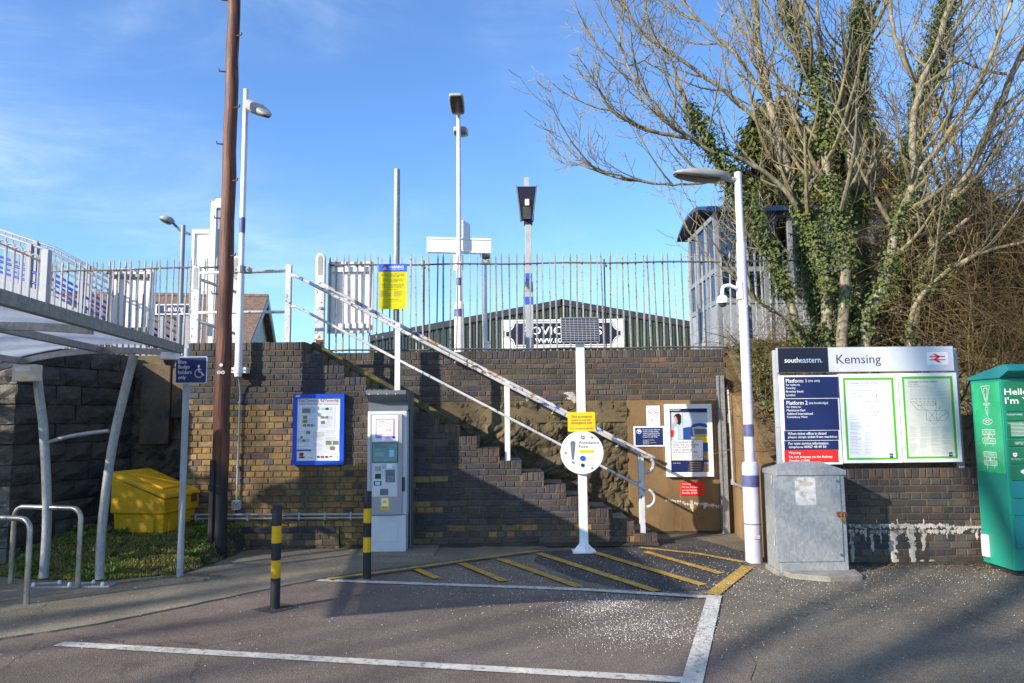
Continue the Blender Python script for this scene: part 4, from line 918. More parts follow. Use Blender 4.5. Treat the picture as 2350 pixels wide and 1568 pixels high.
m = MB(); q = rect(*ap_(243, 627, 368, 652), yd); m.front(*q, yd - .0005); s_ = m.build('yellow_strip', M['acid_yellow'], pn); apt('The assistance point is only for use\nby customers at the station', (248, 631, 362, 647), 'ink', 0, s_)
m = MB(); q = rect(*ap_(260, 510, 288, 538), yd); m.front(*q, yd - .0005); m.cm = 1; m.front(*rect(*ap_(267, 517, 283, 523), yd), yd - .001); m.front(*rect(*ap_(265, 526, 280, 530), yd), yd - .001); m.cm = 2; m.front(*rect(*ap_(260, 527, 270, 538), yd), yd - .0008); m.build('emblem', [M['ink'], M['white_print'], M['red']], pn)
q = rect(*ap_(149, 311, 378, 473), Ya); m = MB(); m.rbox(*q[:2], Ya - .006, Ya + .0195, q[2], q[3], .006); ys = m.build('yellow_sign', M['yellow'], ap); yd = Ya - .0075
for k, (s_, b_) in enumerate((('This assistance', (176, 340, 350, 358)), ('point is not for', (182, 368, 343, 390)), ('emergency use', (178, 396, 349, 416)), ('In an emergency dial 999', (168, 443, 358, 458)))): apt(s_, b_, 'ink', .02, ys)
# solar panel
q = rect(1287, 729, 1376, 785, Ya - .05); sp_ = MB(); tilt = Matrix.Translation((0, Ya - .02, (q[2] + q[3]) / 2)) @ Matrix.Rotation(-.18, 4, 'X') @ Matrix.Translation((0, 0, -(q[2] + q[3]) / 2))
sp_.xf = tilt; sp_.box(q[0], q[1], -.012, .018, q[2] - .01, q[3] + .01); pf = sp_.build('solar_panel', M['alu'], ap, bevel=.003)
m = MB(); m.xf = tilt; m.box(q[0] + .012, q[1] - .012, -.0155, -.0125, q[2] + .004, q[3] - .004); m.build('cells', M['solar'], pf)
m = MB(); m.xf = tilt; nx, nz = 9, 13
for k in range(1, nx): x = q[0] + .014 + (q[1] - q[0] - .028) * k / nx; m.front(x - .0011, x + .0011, q[2] + .005, q[3] - .005, -.0158)
for k in range(1, nz): z = q[2] + .006 + (q[3] - q[2] - .012) * k / nz; m.front(q[0] + .014, q[1] - .014, z - .0016, z + .0016, -.0160)
m.build('cell_grid', M['cell_line'], pf)

# ---- signs and poster on the rendered wall
YP = YB - .012
def wall_sign(name, box, label, cat, face, th=.006, y=None):
    y = y or YP; x0, x1, z0, z1 = rect(*ap_(*box), y); t = thing(name, ((x0 + x1) / 2, y, z0), label, cat); m = MB(); m.box(x0, x1, y - th, y - .0005, z0, z1); return t, m.build('plate', M[face], t, bevel=.0015)
def st_(par, y):
    def f(s_, box, mt, bold=0., al='LEFT', sp=1.): x0, x1, z0, z1 = rect(*ap_(*box), y); return txt(par, s_, x0, x1, z0, z1, y, M[mt], bold, al, spacing=sp)
    return f
def ring(mb, cx, cz, r0, r1, y, n=28):
    for k in range(n):
        a, b = 2 * math.pi * k / n, 2 * math.pi * (k + 1) / n
        mb.poly([(cx + r0 * math.cos(a), y, cz + r0 * math.sin(a)), (cx + r1 * math.cos(a), y, cz + r1 * math.sin(a)), (cx + r1 * math.cos(b), y, cz + r1 * math.sin(b)), (cx + r0 * math.cos(b), y, cz + r0 * math.sin(b))])
t, p = wall_sign('no_smoking_sign', (806, 258, 920, 427), 'small white no smoking notice above the navy camera notice', 'sign', 'white_clean'); y = YP - .0075; f = st_(p, y)
f('No smoking,\nvaping or\ne-cigarettes', (822, 345, 905, 393), 'red', 0, 'CENTER'); f('Southeastern', (813, 264, 860, 271), 'ink_light')
for cxp in (838, 888):
    q = rect(*ap_(cxp - 20, 293, cxp + 20, 335), y); m = MB(); ccx, ccz, rr = (q[0] + q[1]) / 2, (q[2] + q[3]) / 2, (q[1] - q[0]) / 2; ring(m, ccx, ccz, rr * .86, rr, y); d_ = rr * .62
    m.poly([(ccx - d_, y - .0004, ccz + d_), (ccx - d_ - .003, y - .0004, ccz + d_ - .004), (ccx + d_, y - .0004, ccz - d_), (ccx + d_ + .003, y - .0004, ccz - d_ + .004)][::-1]); m.cm = 1; m.front(ccx - rr * .55, ccx + rr * .5, ccz - .004, ccz + .004, y); m.build('prohibition_mark', [M['red'], M['ink']], p)
t, p = wall_sign('camera_notice', (699, 429, 959, 600), 'navy security camera notice with white border beside the poster', 'sign', 'white_clean', .008); m = MB(); m.front(*rect(*ap_(713, 442, 946, 588), YP), YP - .0086); nb = m.build('navy_field', M['navy'], p); y = YP - .0092; f = st_(nb, y)
f('For your personal safety and\nsecurity, cameras maintain\nrecorded surveillance of the\nstation. CCTV evidence can\nbe used in a court of law.', (776, 452, 919, 524), 'white_print', .01); f('This system is controlled by\nSoutheastern.\nFor further information contact\n0345 322 7021', (778, 541, 888, 580), 'white_print')
q = rect(*ap_(723, 452, 765, 494), y); m = MB(); ccx, ccz, rr = (q[0] + q[1]) / 2, (q[2] + q[3]) / 2, (q[1] - q[0]) / 2; ring(m, ccx, ccz, rr * .82, rr, y); m.poly([(ccx - .035, y, ccz + .012), (ccx + .02, y, ccz - .016), (ccx + .03, y, ccz + .004), (ccx - .022, y, ccz + .03)]); m.front(ccx - .012, ccx - .004, ccz - .03, ccz - .008, y); m.build('camera_symbol', M['white_print'], nb)
bolts(p, [(rect(*ap_(a, b, a + 1, b + 1), YP)[0], rect(*ap_(a, b, a + 1, b + 1), YP)[2]) for a, b in ((706, 436), (952, 436), (706, 594), (952, 594))], YP - .008, .004, 'galv')
t, p = wall_sign('trespass_sign', (1090, 892, 1289, 1006), 'small red trespass warning sign under the framed train poster', 'sign', 'red'); f = st_(p, YP - .0075)
f('Warning', (1103, 905, 1175, 923), 'white_print', .01); f('Do not trespass', (1104, 932, 1241, 948), 'white_print', .01); f('on the Railway', (1105, 957, 1232, 975), 'white_print', .01); f('Penalty £1000', (1106, 979, 1234, 998), 'white_print', .01)
YQ = YB - .075; x0, x1, z0, z1 = rect(*ap_(970, 244, 1362, 852), YQ)
po = thing('train_poster', ((x0 + x1) / 2, YQ, z0), 'white framed train information poster on the ochre rendered wall', 'poster'); w_ = .062; m = MB()
for a in ((x0, x0 + w_, z0, z1), (x1 - w_, x1, z0, z1), (x0 + w_, x1 - w_, z0, z0 + w_), (x0 + w_, x1 - w_, z1 - w_, z1)): m.box(a[0], a[1], YQ, YB - .0095, a[2], a[3])
m.build('frame', M['white_clean'], po); m = MB(); m.box(x0 + w_, x1 - w_, YQ + .02, YB - .011, z0 + w_, z1 - w_); sh = m.build('sheet', M['sky_print'], po)
mats = ['navy', 'white_print', 'sky_print', 'train_blue', 'yellow', 'black', 'skin_print', 'ink', 'brown_print', 'red', 'hood', 'ink_light', 'silver']; pr = MB(); lv = [0]
def pq(pts, mt):
    lv[0] += 1; y = YQ + .0195 - .00025 * lv[0]; pr.cm = mats.index(mt); ps = []
    for a, b in pts: q = rect(*ap_(a, b, a + .01, b + .01), y); ps.append((q[0], y, q[3]))
    if sum(a[0] * b[2] - b[0] * a[2] for a, b in zip(ps, ps[1:] + ps[:1])) < 0: ps.reverse()
    pr.poly(ps)
def pb(a, b, c, d_, mt): pq([(a, b), (c, b), (c, d_), (a, d_)], mt)
pb(992, 268, 1330, 314, 'navy'); pb(993, 314, 1334, 420, 'silver')
for k in range(7): pb(1105 + k * 32, 322, 1128 + k * 32, 330, 'sky_print'); pb(1105 + k * 32, 380, 1128 + k * 32, 415, 'sky_print')
pb(1000, 420, 1342, 620, 'sky_print'); pb(1280, 600, 1346, 712, 'brown_print'); pb(1000, 400, 1060, 470, 'ink_light')
pq([(1100, 430), (1195, 405), (1195, 560), (1105, 545)], 'silver'); pq([(1112, 445), (1170, 432), (1170, 545), (1115, 540)], 'train_blue'); pq([(1165, 560), (1170, 440), (1200, 412), (1250, 402), (1300, 408), (1332, 430), (1340, 560), (1338, 640), (1180, 640)], 'train_blue'); pq([(1190, 440), (1250, 428), (1322, 442), (1325, 505), (1195, 510)], 'silver'); pq([(1205, 450), (1315, 452), (1318, 498), (1210, 500)], 'hood'); pq([(1180, 515), (1336, 510), (1338, 565), (1188, 570)], 'yellow'); pb(1188, 518, 1215, 535, 'white_print'); pb(1316, 520, 1336, 535, 'white_print')
pq([(1034, 350), (1050, 328), (1078, 322), (1098, 340), (1098, 395), (1080, 420), (1060, 405)], 'black'); pq([(1036, 355), (1050, 342), (1066, 372), (1068, 400), (1048, 398)], 'skin_print'); pq([(1040, 440), (1066, 415), (1098, 425), (1100, 550), (1036, 550)], 'sky_print'); pq([(1036, 450), (1060, 430), (1070, 550), (1030, 550)], 'white_print'); pq([(1000, 470), (1040, 460), (1046, 490), (1015, 530), (1000, 520)], 'skin_print'); pb(1003, 462, 1036, 520, 'red')
pb(1098, 316, 1102, 545, 'white_print'); pb(1006, 712, 1350, 828, 'navy'); pq([(1165, 720), (1282, 735), (1278, 828), (1150, 828)], 'ink'); pq([(1290, 735), (1346, 745), (1350, 828), (1280, 828)], 'brown_print')
for k in range(4): pb(1172, 732 + k * 20, 1260, 737 + k * 20, 'skin_print'); pb(1290, 770 + k * 14, 1340, 774 + k * 14, 'skin_print')
pb(1013, 542, 1281, 718, 'ink'); pb(1016, 544, 1279, 715, 'white_print')
pic = pr.build('poster_picture', [M[k] for k in mats], sh); y = YQ + .0195 - .00025 * (lv[0] + 3); f = st_(pic, y)
f('southeastern', (1001, 285, 1090, 300), 'white_print', .015)
for k, (s_, e) in enumerate((('For the latest train', 1204), ('times visit our website', 1242), ('by scanning the QR', 1217), ('code or download', 1189), ('the Southeastern App.', 1242))): f(s_, (1032, 553 + 21 * k, e, 571 + 21 * k), 'ink', .018)
f('Alternatively please speak', (1037, 667, 1252, 683), 'ink_light'); f('to a member of staff.', (1037, 686, 1206, 700), 'ink_light'); f('Scan here', (1029, 732, 1092, 742), 'white_print'); f('se', (1291, 728, 1327, 748), 'sky_print', .03)

# ---- near lamp post on the right with camera and bus sign
b = onz(1731, 1290, 0); LY = b.y; LX = b.x
rp = thing('lamp_post', (LX, LY, 0), 'pale near lamp post with fat base, blue bands and an arm reaching left', 'lamp post', 'white station lamp posts')
zz = lambda py: at(1715, py, LY).z
m = MB(); m.lathe([(.092, 0), (.09, zz(1068)), (.082, zz(1062)), (.055, zz(1059))], (LX, LY, 0), 28); bs = m.build('base', M['lilac_white'], rp, smooth='auto')
m = MB(); m.box(LX - .02, LX + .045, LY - .1, LY - .085, .26, .30); m.build('door_lock', M['lilac_white'], bs, bevel=.003)
m = MB(); m.lathe([(.094, .0), (.094, .012)], (LX, LY, zz(1203)), 28); m.build('cable_tie', M['hood'], bs)
m = MB(); m.lathe([(.0555, 0), (.052, zz(560) - zz(1059)), (.043, zz(555) - zz(1059)), (.042, zz(397) - zz(1059)), (.03, zz(395) - zz(1059))], (LX, LY, zz(1059)), 22); m.build('shaft', M['lilac_white'], rp, smooth='auto')
m = MB(); m.lathe([(.0915, zz(1117)), (.0915, zz(1090))], (LX, LY, 0), 28, False); m.build('blue_band', M['post_blue'], rp, smooth=True)
m = MB(); m.lathe([(.0565, zz(1002)), (.0562, zz(974))], (LX, LY, 0), 22, False); m.build('blue_band', M['post_blue'], rp, smooth=True)
hz_ = zz(410); luminaire(rp, at(1546, 401, LY - .12), (LX - .1, LY - .01, hz_ + .0), .27, .12)
m = MB(); m.tube([(LX, LY, hz_ - .02), (LX - .2, LY - .03, hz_)], .032, 12); m.build('arm', M['luminaire'], rp, smooth='auto')
cc = thing('security_camera', at(1655, 690, LY), 'white dome security camera on a swan-neck bracket on the near lamp post', 'camera', 'dome security cameras')
a = at(1697, 668, LY); c = at(1655, 690, LY)
m = MB(); m.tube([(a.x, LY - .03, a.z), (a.x - .06, LY - .05, a.z + .03), (c.x + .08, LY - .06, a.z + .055), (c.x + .03, LY - .06, a.z + .05), (c.x + .005, LY - .06, a.z + .02), (c.x, LY - .06, a.z - .03), (c.x, LY - .06, c.z + .02)], .021, 12); m.build('swan_neck', M['white_clean'], cc, smooth=True)
m = MB(); m.lathe([(.025, .05), (.045, .04), (.062, .01), (.066, -.03), (.066, -.04)][::-1], (c.x, LY - .06, c.z), 22); m.build('housing', M['white_clean'], cc, smooth='auto')
m = MB(); m.lathe([(.008, -.085), (.03, -.078), (.044, -.06), (.046, -.041)], (c.x, LY - .06, c.z), 20); m.build('dome', M['lens'], cc, smooth='auto')
m = MB(); m.box(a.x - .03, a.x + .02, LY - .06, LY + .02, a.z - .1, a.z + .1); m.build('mount', M['white_clean'], cc, bevel=.006)
bs_ = thing('bus_sign', at(1714, 740, LY), 'small navy bus stop plate edge-on, strapped to the near lamp post', 'sign')
q = at(1708, 740, LY); T = Matrix.Translation((LX + .045, LY - .02, q.z)) @ Matrix.Rotation(math.radians(62), 4, 'Z'); zt2, zb2 = at(1714, 703, LY).z - q.z, at(1714, 775, LY).z - q.z
m = MB(); m.xf = T; m.box(0, .20, -.004, .004, zb2, zt2); pl2 = m.build('plate', M['navy'], bs_)
m = MB(); m.xf = T; y = -.0052
m.rbox(.05, .15, y - .001, y, .06, .13, .012); m.disc_y(.072, .055, .013, y - .001, y, 12); m.disc_y(.128, .055, .013, y - .001, y, 12); bus = m.build('bus_symbol', M['white_print'], pl2)
m = MB(); m.xf = T
for k in range(4): m.front(.06 + k * .022, .075 + k * .022, .09, .12, y - .0016)
m.build('bus_window', M['navy'], bus)
for k, (s_, e) in enumerate((('Replacement', .17), ('Bus Stop', .13))): txt(pl2, s_, .03, e, -.09 - k * .045, -.065 - k * .045, y, M['white_print'], .01, frame=T)
m = MB(); m.xf = T
for z_ in (zt2 + .006, zb2 - .006): m.tube([(-.04, 0, z_ - .02), (.0, 0, z_), (.2, 0, z_)], .006, 6)
m.build('bracket', M['grey_paint'], bs_)

# ---- galvanised cabinet
Yc = 7.6; x0, x1, _, _ = rect(1788, 1090, 1944, 1300, Yc); zt3 = at(1860, 1085, Yc).z; zr = at(1860, 1064, Yc + .2).z; x1 = at(1947, 1250, Yc).x
gc = thing('equipment_cabinet', ((x0 + x1) / 2, Yc + .21, 0), 'weathered galvanised equipment cabinet with rusty padlock and hipped lid', 'cabinet'); dp = .40
m = MB(); m.box(x0, x1, Yc + .012, Yc + dp, .02, zt3); m.build('body', M['galv'], gc, bevel=.006)
m = MB(); e = .012; i0 = m.V((x0 - e, Yc - e, zt3 - .025), (x1 + e, Yc - e, zt3 - .025), (x1 + e, Yc + dp + e, zt3 - .025), (x0 - e, Yc + dp + e, zt3 - .025), (x0 - e, Yc - e, zt3 + .02), (x1 + e, Yc - e, zt3 + .02), (x1 + e, Yc + dp + e, zt3 + .02), (x0 - e, Yc + dp + e, zt3 + .02), (x0 + .16, Yc + .2, zr + .02), (x1 - .16, Yc + .2, zr + .02))
for q in ((0, 1, 5, 4), (1, 2, 6, 5), (2, 3, 7, 6), (3, 0, 4, 7), (4, 5, 9, 8), (6, 7, 8, 9), (5, 6, 9), (7, 4, 8), (3, 2, 1, 0)): m.Fc(*[i0 + k for k in q])
m.build('lid', M['galv'], gc, bevel=.003)
cb = lambda *b: rect(*bx(*b), Yc); q = cb(78, 856, 498, 1408); m = MB(); m.box(q[0], q[1], Yc, Yc + .0115, q[2], q[3]); dr2 = m.build('door', M['galv'], gc, bevel=.003)
m = MB()
for k, (z_a, z_b) in enumerate(((q[3] + .004, q[3] + .009), )): pass
q2 = cb(205, 878, 334, 1053); m = MB(); m.front(*q2, Yc - .0008); m.build('paper_residue', plain('faded_paper_residue', (.47, .48, .48, 1), .7, 0, .25, 12, 0, 80, [((.27, .28, .285, 1), 14, .5, .1)]), dr2)
q2 = cb(240, 908, 312, 930); m = MB(); m.front(*q2, Yc - .0015); m.build('label_stain', flat('tan_stain', (.42, .36, .26, 1)), dr2)
q2 = cb(463, 1094, 525, 1122); m = MB(); m.box(q2[0], q2[1], Yc - .022, Yc - .0005, q2[2], q2[3]); hs = m.build('hasp', M['rust'], gc, bevel=.004)
q2 = cb(486, 1124, 512, 1158); m = MB(); m.box(q2[0], q2[1], Yc - .035, Yc - .012, q2[2], q2[3]); xm = (q2[0] + q2[1]) / 2; m.tube([(xm - .018, Yc - .023, q2[3]), (xm - .018, Yc - .023, q2[3] + .03), (xm, Yc - .023, q2[3] + .045), (xm + .018, Yc - .023, q2[3] + .03), (xm + .018, Yc - .023, q2[3])], .005, 6); m.build('padlock', M['brass'], hs, bevel=.002)
for a, b_ in ((469, 901), (495, 1364)): q2 = cb(a - 9, b_ - 9, a + 9, b_ + 9); m = MB(); m.disc_y((q2[0] + q2[1]) / 2, (q2[2] + q2[3]) / 2, .016, Yc - .006, Yc, 16); m.build('door_lock', M['stainless'], dr2)
for zc_ in (.35, .95): m = MB(); m.tube([(q[0] - .012, Yc + .005, zc_ - .05), (q[0] - .012, Yc + .005, zc_ + .05)], .009, 8); m.build('hinge', M['galv'], dr2)
pc = [onz(a, b_, .05) for a, b_ in ((1775, 1302), (1962, 1306), (1980, 1319), (1905, 1324), (1815, 1316))]; m = MB(); m.prism_z([(p.x, p.y) for p in pc[::-1]] if sum(p.x * q_.y - q_.x * p.y for p, q_ in zip(pc, pc[1:] + pc[:1])) < 0 else [(p.x, p.y) for p in pc], -.01, .05)
m.box(x0 - .03, x1 + .02, Yc + .02, Yc + dp, -.01, .045); m.build('concrete_base', M['concrete'], gc, bevel=.008)

# ---- station noticeboard
YN = YL + .02; x0, x1, z0, z1 = rect(*bx(96, 60, 1198, 216), YN)
nb_ = thing('station_noticeboard', ((x0 + x1) / 2, YN, ZL), 'wide station noticeboard with three posters and a grey name panel on top', 'noticeboard')
xm = at(1749.9 + 411 / 2.733, 825, YN).x
m = MB(); m.box(x0, x1, YN, YN + .06, z0, z1); hd = m.build('name_panel', M['grey_paint'], nb_, bevel=.003)
m = MB(); m.box(x0 + .002, xm, YN - .004, YN - .0002, z0 + .003, z1 - .003); pn1 = m.build('operator_panel', M['navy_dark'], hd); m = MB(); m.box(xm + .002, x1 - .002, YN - .004, YN - .0002, z0 + .003, z1 - .003); pn2 = m.build('station_panel', M['silver'], hd)
def bt(par, s_, box, mt, bold=0., y=YN - .0055): q = rect(*bx(*box), y); return txt(par, s_, *q, y, M[mt], bold)
bt(pn1, 'south', (138, 128, 232, 159), 'white_print', .02); bt(pn1, 'eastern.', (233, 130, 375, 159), 'sky_print', .012); bt(pn2, 'Kemsing', (463, 108, 742, 182), 'ink', .004)
q = rect(*bx(1030, 93, 1162, 171), YN); m = MB(); m.front(*q, YN - .0052); lg = m.build('rail_emblem', M['white_print'], pn2)
m = MB(); y = YN - .006; W_, H_ = q[1] - q[0], q[3] - q[2]; ux = lambda t: q[0] + W_ * t; uz = lambda t: q[2] + H_ * t
m.front(ux(.12), ux(.86), uz(.60), uz(.69), y); m.front(ux(.12), ux(.86), uz(.34), uz(.43), y); m.poly([(ux(.24), y, uz(.86)), (ux(.42), y, uz(.86)), (ux(.68), y, uz(.645)), (ux(.50), y, uz(.645))][::-1]); m.poly([(ux(.50), y - .0003, uz(.66)), (ux(.67), y - .0003, uz(.66)), (ux(.42), y - .0003, uz(.38)), (ux(.25), y - .0003, uz(.38))][::-1]); m.poly([(ux(.30), y - .0002, uz(.39)), (ux(.47), y - .0002, uz(.39)), (ux(.70), y - .0002, uz(.16)), (ux(.53), y - .0002, uz(.16))][::-1])
m.f = [f_ if True else f_ for f_ in m.f]; m.build('double_arrow', M['red'], lg)
for k, (a, b_, tp) in enumerate(((122, 489, 238), (492, 863, 228), (866, 1233, 223))):
    q = rect(*bx(a, tp, b_, tp + 560), YN); m = MB(); m.box(q[0] + .002, q[1] - .002, YN - .012, YN + .05, q[2], q[3]); bd = m.build('poster_case', M['white_clean'], nb_, bevel=.004); y1 = YN - .0135
    def sh_(name, box, mt, d=0, par=bd): m = MB(); m.front(*rect(*bx(*box), y1), y1 - d); return m.build(name, M[mt], par)
    if k == 0:
        for (u0, u1, mt) in ((248, 381, 'navy'), (385, 582, 'navy'), (585, 645, 'navy'), (648, 706, 'navy'), (706, 785, 'red')): sh_('text_panel', (137, u0, 477, u1), mt)
        for s_, b4, bo in (('Platform 1', (146, 260, 275, 284), .025), ('(this side)', (286, 265, 359, 283), .02), ('for trains to', (147, 290, 234, 304), .015), ('Swanley', (148, 311, 208, 328), .015), ('Bromley South', (148, 332, 257, 350), .015), ('London', (149, 354, 205, 369), .015),
                       ('Platform 2', (150, 398, 283, 423), .025), ('(via footbridge)', (292, 404, 411, 422), .02), ('for trains to', (151, 429, 240, 443), .015), ('Maidstone East', (152, 450, 269, 464), .015), ('Ashford International', (153, 471, 316, 486), .015), ('Canterbury West', (154, 493, 282, 509), .015),
                       ('When ticket office is closed', (159, 594, 400, 611), .018), ('please obtain ticket from machines', (161, 616, 469, 636), .018), ('For train service information', (163, 656, 413, 673), .018), ('telephone 08457 48 49 50', (165, 679, 400, 698), .018), ('Warning', (165, 716, 240, 736), .015), ('Do not trespass on the Railway', (167, 741, 440, 761), .018), ('Penalty £1000', (168, 765, 296, 783), .018)):
            dx = -8 if b4[1] > 500 else 0; bt(bd, s_, (b4[0] + dx * 0, b4[1], b4[2] + dx * 0, b4[3]), 'white_print', bo, y1 - .001)
    else:
        ox = 0 if k == 1 else 372; oy = 0 if k == 1 else -8
        sh_('green_border', (517 + ox, 252 + oy, 836 + ox, 768 + oy), 'green_print'); pa = sh_('timetable_poster', (531 + ox, 268 + oy, 820 + ox, 755 + oy), 'paper' if k == 1 else 'paper_cream', .0008); yy = y1 - .0016
        bt(pa, 'Changes to train times', (540 + ox, 279 + oy, 722 + ox, 295 + oy), 'ink', .01, yy); bt(pa, 'Dates for your diary' if k == 1 else 'This week', (540 + ox, 296 + oy, (667 if k == 1 else 605) + ox, 309 + oy), 'teal_ink' if k == 1 else 'green_print', .008, yy)
        if k == 2: bt(pa, 'Monday 3 to Friday 7 March', (540 + ox, 311 + oy, 667 + ox, 319 + oy), 'ink', .0, yy)
        mp = MB(); mo = 0 if k == 1 else 62
        def seg(p, q_, w=2.2):
            n_ = 6 if abs(p[0] - q_[0]) + abs(p[1] - q_[1]) > 40 else 1
            for j in range(n_):
                t0, t1 = j / n_, (j + (.72 if n_ > 1 else 1)) / n_; a_ = (p[0] + (q_[0] - p[0]) * t0, p[1] + (q_[1] - p[1]) * t0); c_ = (p[0] + (q_[0] - p[0]) * t1, p[1] + (q_[1] - p[1]) * t1)
                A = at(1749.9 + (a_[0] + ox) / 2.733, 774.5 + (a_[1] + oy + mo) / 2.733, yy); C = at(1749.9 + (c_[0] + ox) / 2.733, 774.5 + (c_[1] + oy + mo) / 2.733, yy); d_ = (C - A); d_.y = 0
                if d_.length < 1e-5: continue
                d_.normalize(); n2 = Vector((-d_.z, 0, d_.x)) * w * .0009; mp.poly([A - n2, C - n2, C + n2, A + n2])
        for s4 in (((555, 333), (715, 333)), ((715, 333), (720, 465)), ((556, 350), (712, 350)), ((712, 350), (712, 373)), ((600, 373), (712, 373)), ((620, 362), (712, 362)), ((556, 350), (600, 400)), ((575, 350), (655, 402)), ((600, 400), (655, 402)), ((655, 402), (788, 405)), ((655, 402), (658, 465)), ((658, 465), (775, 466)), ((675, 466), (705, 492)), ((705, 492), (735, 466)), ((720, 466), (790, 412)), ((775, 466), (795, 440)), ((795, 440), (790, 412)), ((670, 405), (712, 460)), ((712, 405), (672, 460)), ((735, 402), (740, 380))): seg(*s4)
        mp.build('route_map', M['ink'], pa)
        tx = MB(); rg = random.Random(40 + k)
        for c_ in range(3 if k == 1 else 4):
            cw = 90 if k == 1 else 66; xx = 550 + c_ * (92 if k == 1 else 68)
            for j in range(26):
                yy0 = (514 if k == 1 else 568) + j * (9 if k == 1 else 6.6)
                if yy0 > 735 or rg.random() < .18: continue
                tx.front(*rect(*bx(xx + ox, yy0 + oy, xx + ox + cw * rg.uniform(.45, .88), yy0 + 2.4 + oy), yy), yy)
        for j in range(3 if k == 1 else 9): tx.front(*rect(*bx(550 + ox, (484 if k == 1 else 324) + j * 8 + oy, 550 + ox + rg.uniform(120, 250), (486 if k == 1 else 326) + j * 8 + oy), yy), yy)
        tx.build('small_print', M['ink_light'], pa); sh_('logo_square', (797 + ox, 728 + oy, 820 + ox, 755 + oy), 'navy', .0015, pa); bt(pa, 'se', (800 + ox, 736 + oy, 818 + ox, 746 + oy), 'sky_print', .03, yy - .001)
for px in (1790, 2204): a = at(px, 900, YN); m = MB(); m.box(a.x - .03, a.x + .03, YN + .062, YN + .12, ZL - .1, z1 - .02); m.build('post', M['grey_paint'], nb_, bevel=.004)

# ---- parcel locker
Yg = 7.43; lk = lambda x, y, xx, yy: rect(2122.8 + x / 2.878, 803.2 + y / 2.878, 2122.8 + xx / 2.878, 803.2 + yy / 2.878, Yg)
GX = at(2314, 1090, Yg).x; gz = at(2300, 868, Yg).z
lo = thing('parcel_locker', (GX + .9, Yg + .25, 0), 'green parcel locker with sloping teal roof at the right edge', 'locker'); GD = .5; GW = 1.9
m = MB(); m.box(GX, GX + GW, Yg + .014, Yg + GD, .06, gz); bd = m.build('body', M['teal_body'], lo, bevel=.006)
m = MB(); m.box(GX + .05, GX + GW - .05, Yg + .06, Yg + GD - .05, 0, .06); m.build('plinth', M['dark_plastic'], lo)
zf = at(2330, 836, Yg - .13).z; zl = zf - .075
m = MB(); m.prism_x([(Yg + GD + .02, gz - .0), (Yg + GD + .02, gz + .03), (Yg - .03, zf), (Yg - .12, zf), (Yg - .14, zl + .01), (Yg - .0, gz)][::-1], GX - .02, GX + GW + .02); m.build('roof', M['teal_door'], lo, bevel=.005)
# side wrap (faces left): frame local x -> +y (depth, reversed so text reads from the left side)
T = Matrix.Translation((GX, Yg + GD, 0)) @ Matrix.Rotation(math.radians(-90), 4, 'Z')      # local x runs from the back edge towards the front edge, local -y faces left
zw0 = at(2285, 1085, Yg + .2).z; m = MB(); m.xf = T; m.box(.03, GD - .03, -.004, -.0005, zw0, gz - .03); wp = m.build('side_wrap', M['teal_wrap'], bd); y = -.0055
def outline(mb, pts, w, closed=True):
    n_ = len(pts)
    for i_ in range(n_ if closed else n_ - 1):
        a, b_ = Vector((pts[i_][0], y, pts[i_][1])), Vector((pts[(i_ + 1) % n_][0], y, pts[(i_ + 1) % n_][1])); d_ = (b_ - a); ln = d_.length; d_ /= ln; n2 = Vector((-d_.z, 0, d_.x)) * w / 2; mb.poly([a - n2 - d_ * w / 2, b_ - n2 + d_ * w / 2, b_ + n2 + d_ * w / 2, a + n2 - d_ * w / 2])
sz = lambda py: at(2270, 803.2 + py / 2.878, Yg + .25).z; c0 = .25; m = MB(); m.xf = T; w = .006
outline(m, [(c0 - .07, sz(240)), (c0 + .07, sz(237)), (c0 + .01, sz(345)), (c0 - .01, sz(345))], w); outline(m, [(c0 - .035, sz(255)), (c0 + .035, sz(252)), (c0 + .004, sz(340)), (c0 - .004, sz(340))], w); outline(m, [(c0 - .025, sz(378)), (c0 + .025, sz(378)), (c0 + .006, sz(440))], w)
outline(m, [(c0 - .075, sz(468)), (c0, sz(447)), (c0 + .075, sz(468)), (c0 + .075, sz(480)), (c0, sz(496)), (c0 - .075, sz(482))], w); outline(m, [(c0 - .035, sz(472)), (c0, sz(461)), (c0 + .035, sz(472)), (c0, sz(483))], w)
for t0, t1, b0, b1, e in ((527, 560, 584, 618, 634), (675, 708, 732, 762, 782)):
    outline(m, [(c0 - .1, sz(t0)), (c0 + .1, sz(t0)), (c0 + .1, sz(t1)), (c0 - .1, sz(t1))], w); outline(m, [(c0 - .1, sz(b0)), (c0 + .1, sz(b0)), (c0 + .1, sz(b1)), (c0 - .1, sz(b1))], w)
    for dx in (-.06, .06): outline(m, [(c0 + dx, sz(t1)), (c0 + dx, sz(b0))], w, False); outline(m, [(c0 + dx, sz(b1)), (c0 + dx, sz(e))], w, False)
m.build('outline_drawing', M['white_print'], wp)
for s_, a, b_, hw in (('YEEP!', 350, 370, .06), ('COLLECT', 534, 553, .085), ('&', 564, 581, .02), ('RETURN', 592, 611, .08), ('ECO-FRIENDLY', 682, 701, .092), ('&', 711, 728, .02), ('EASY-TO-USE', 739, 756, .09)): txt(wp, s_, c0 - hw, c0 + hw, sz(b_), sz(a), y, M['white_print'], .004, frame=T)
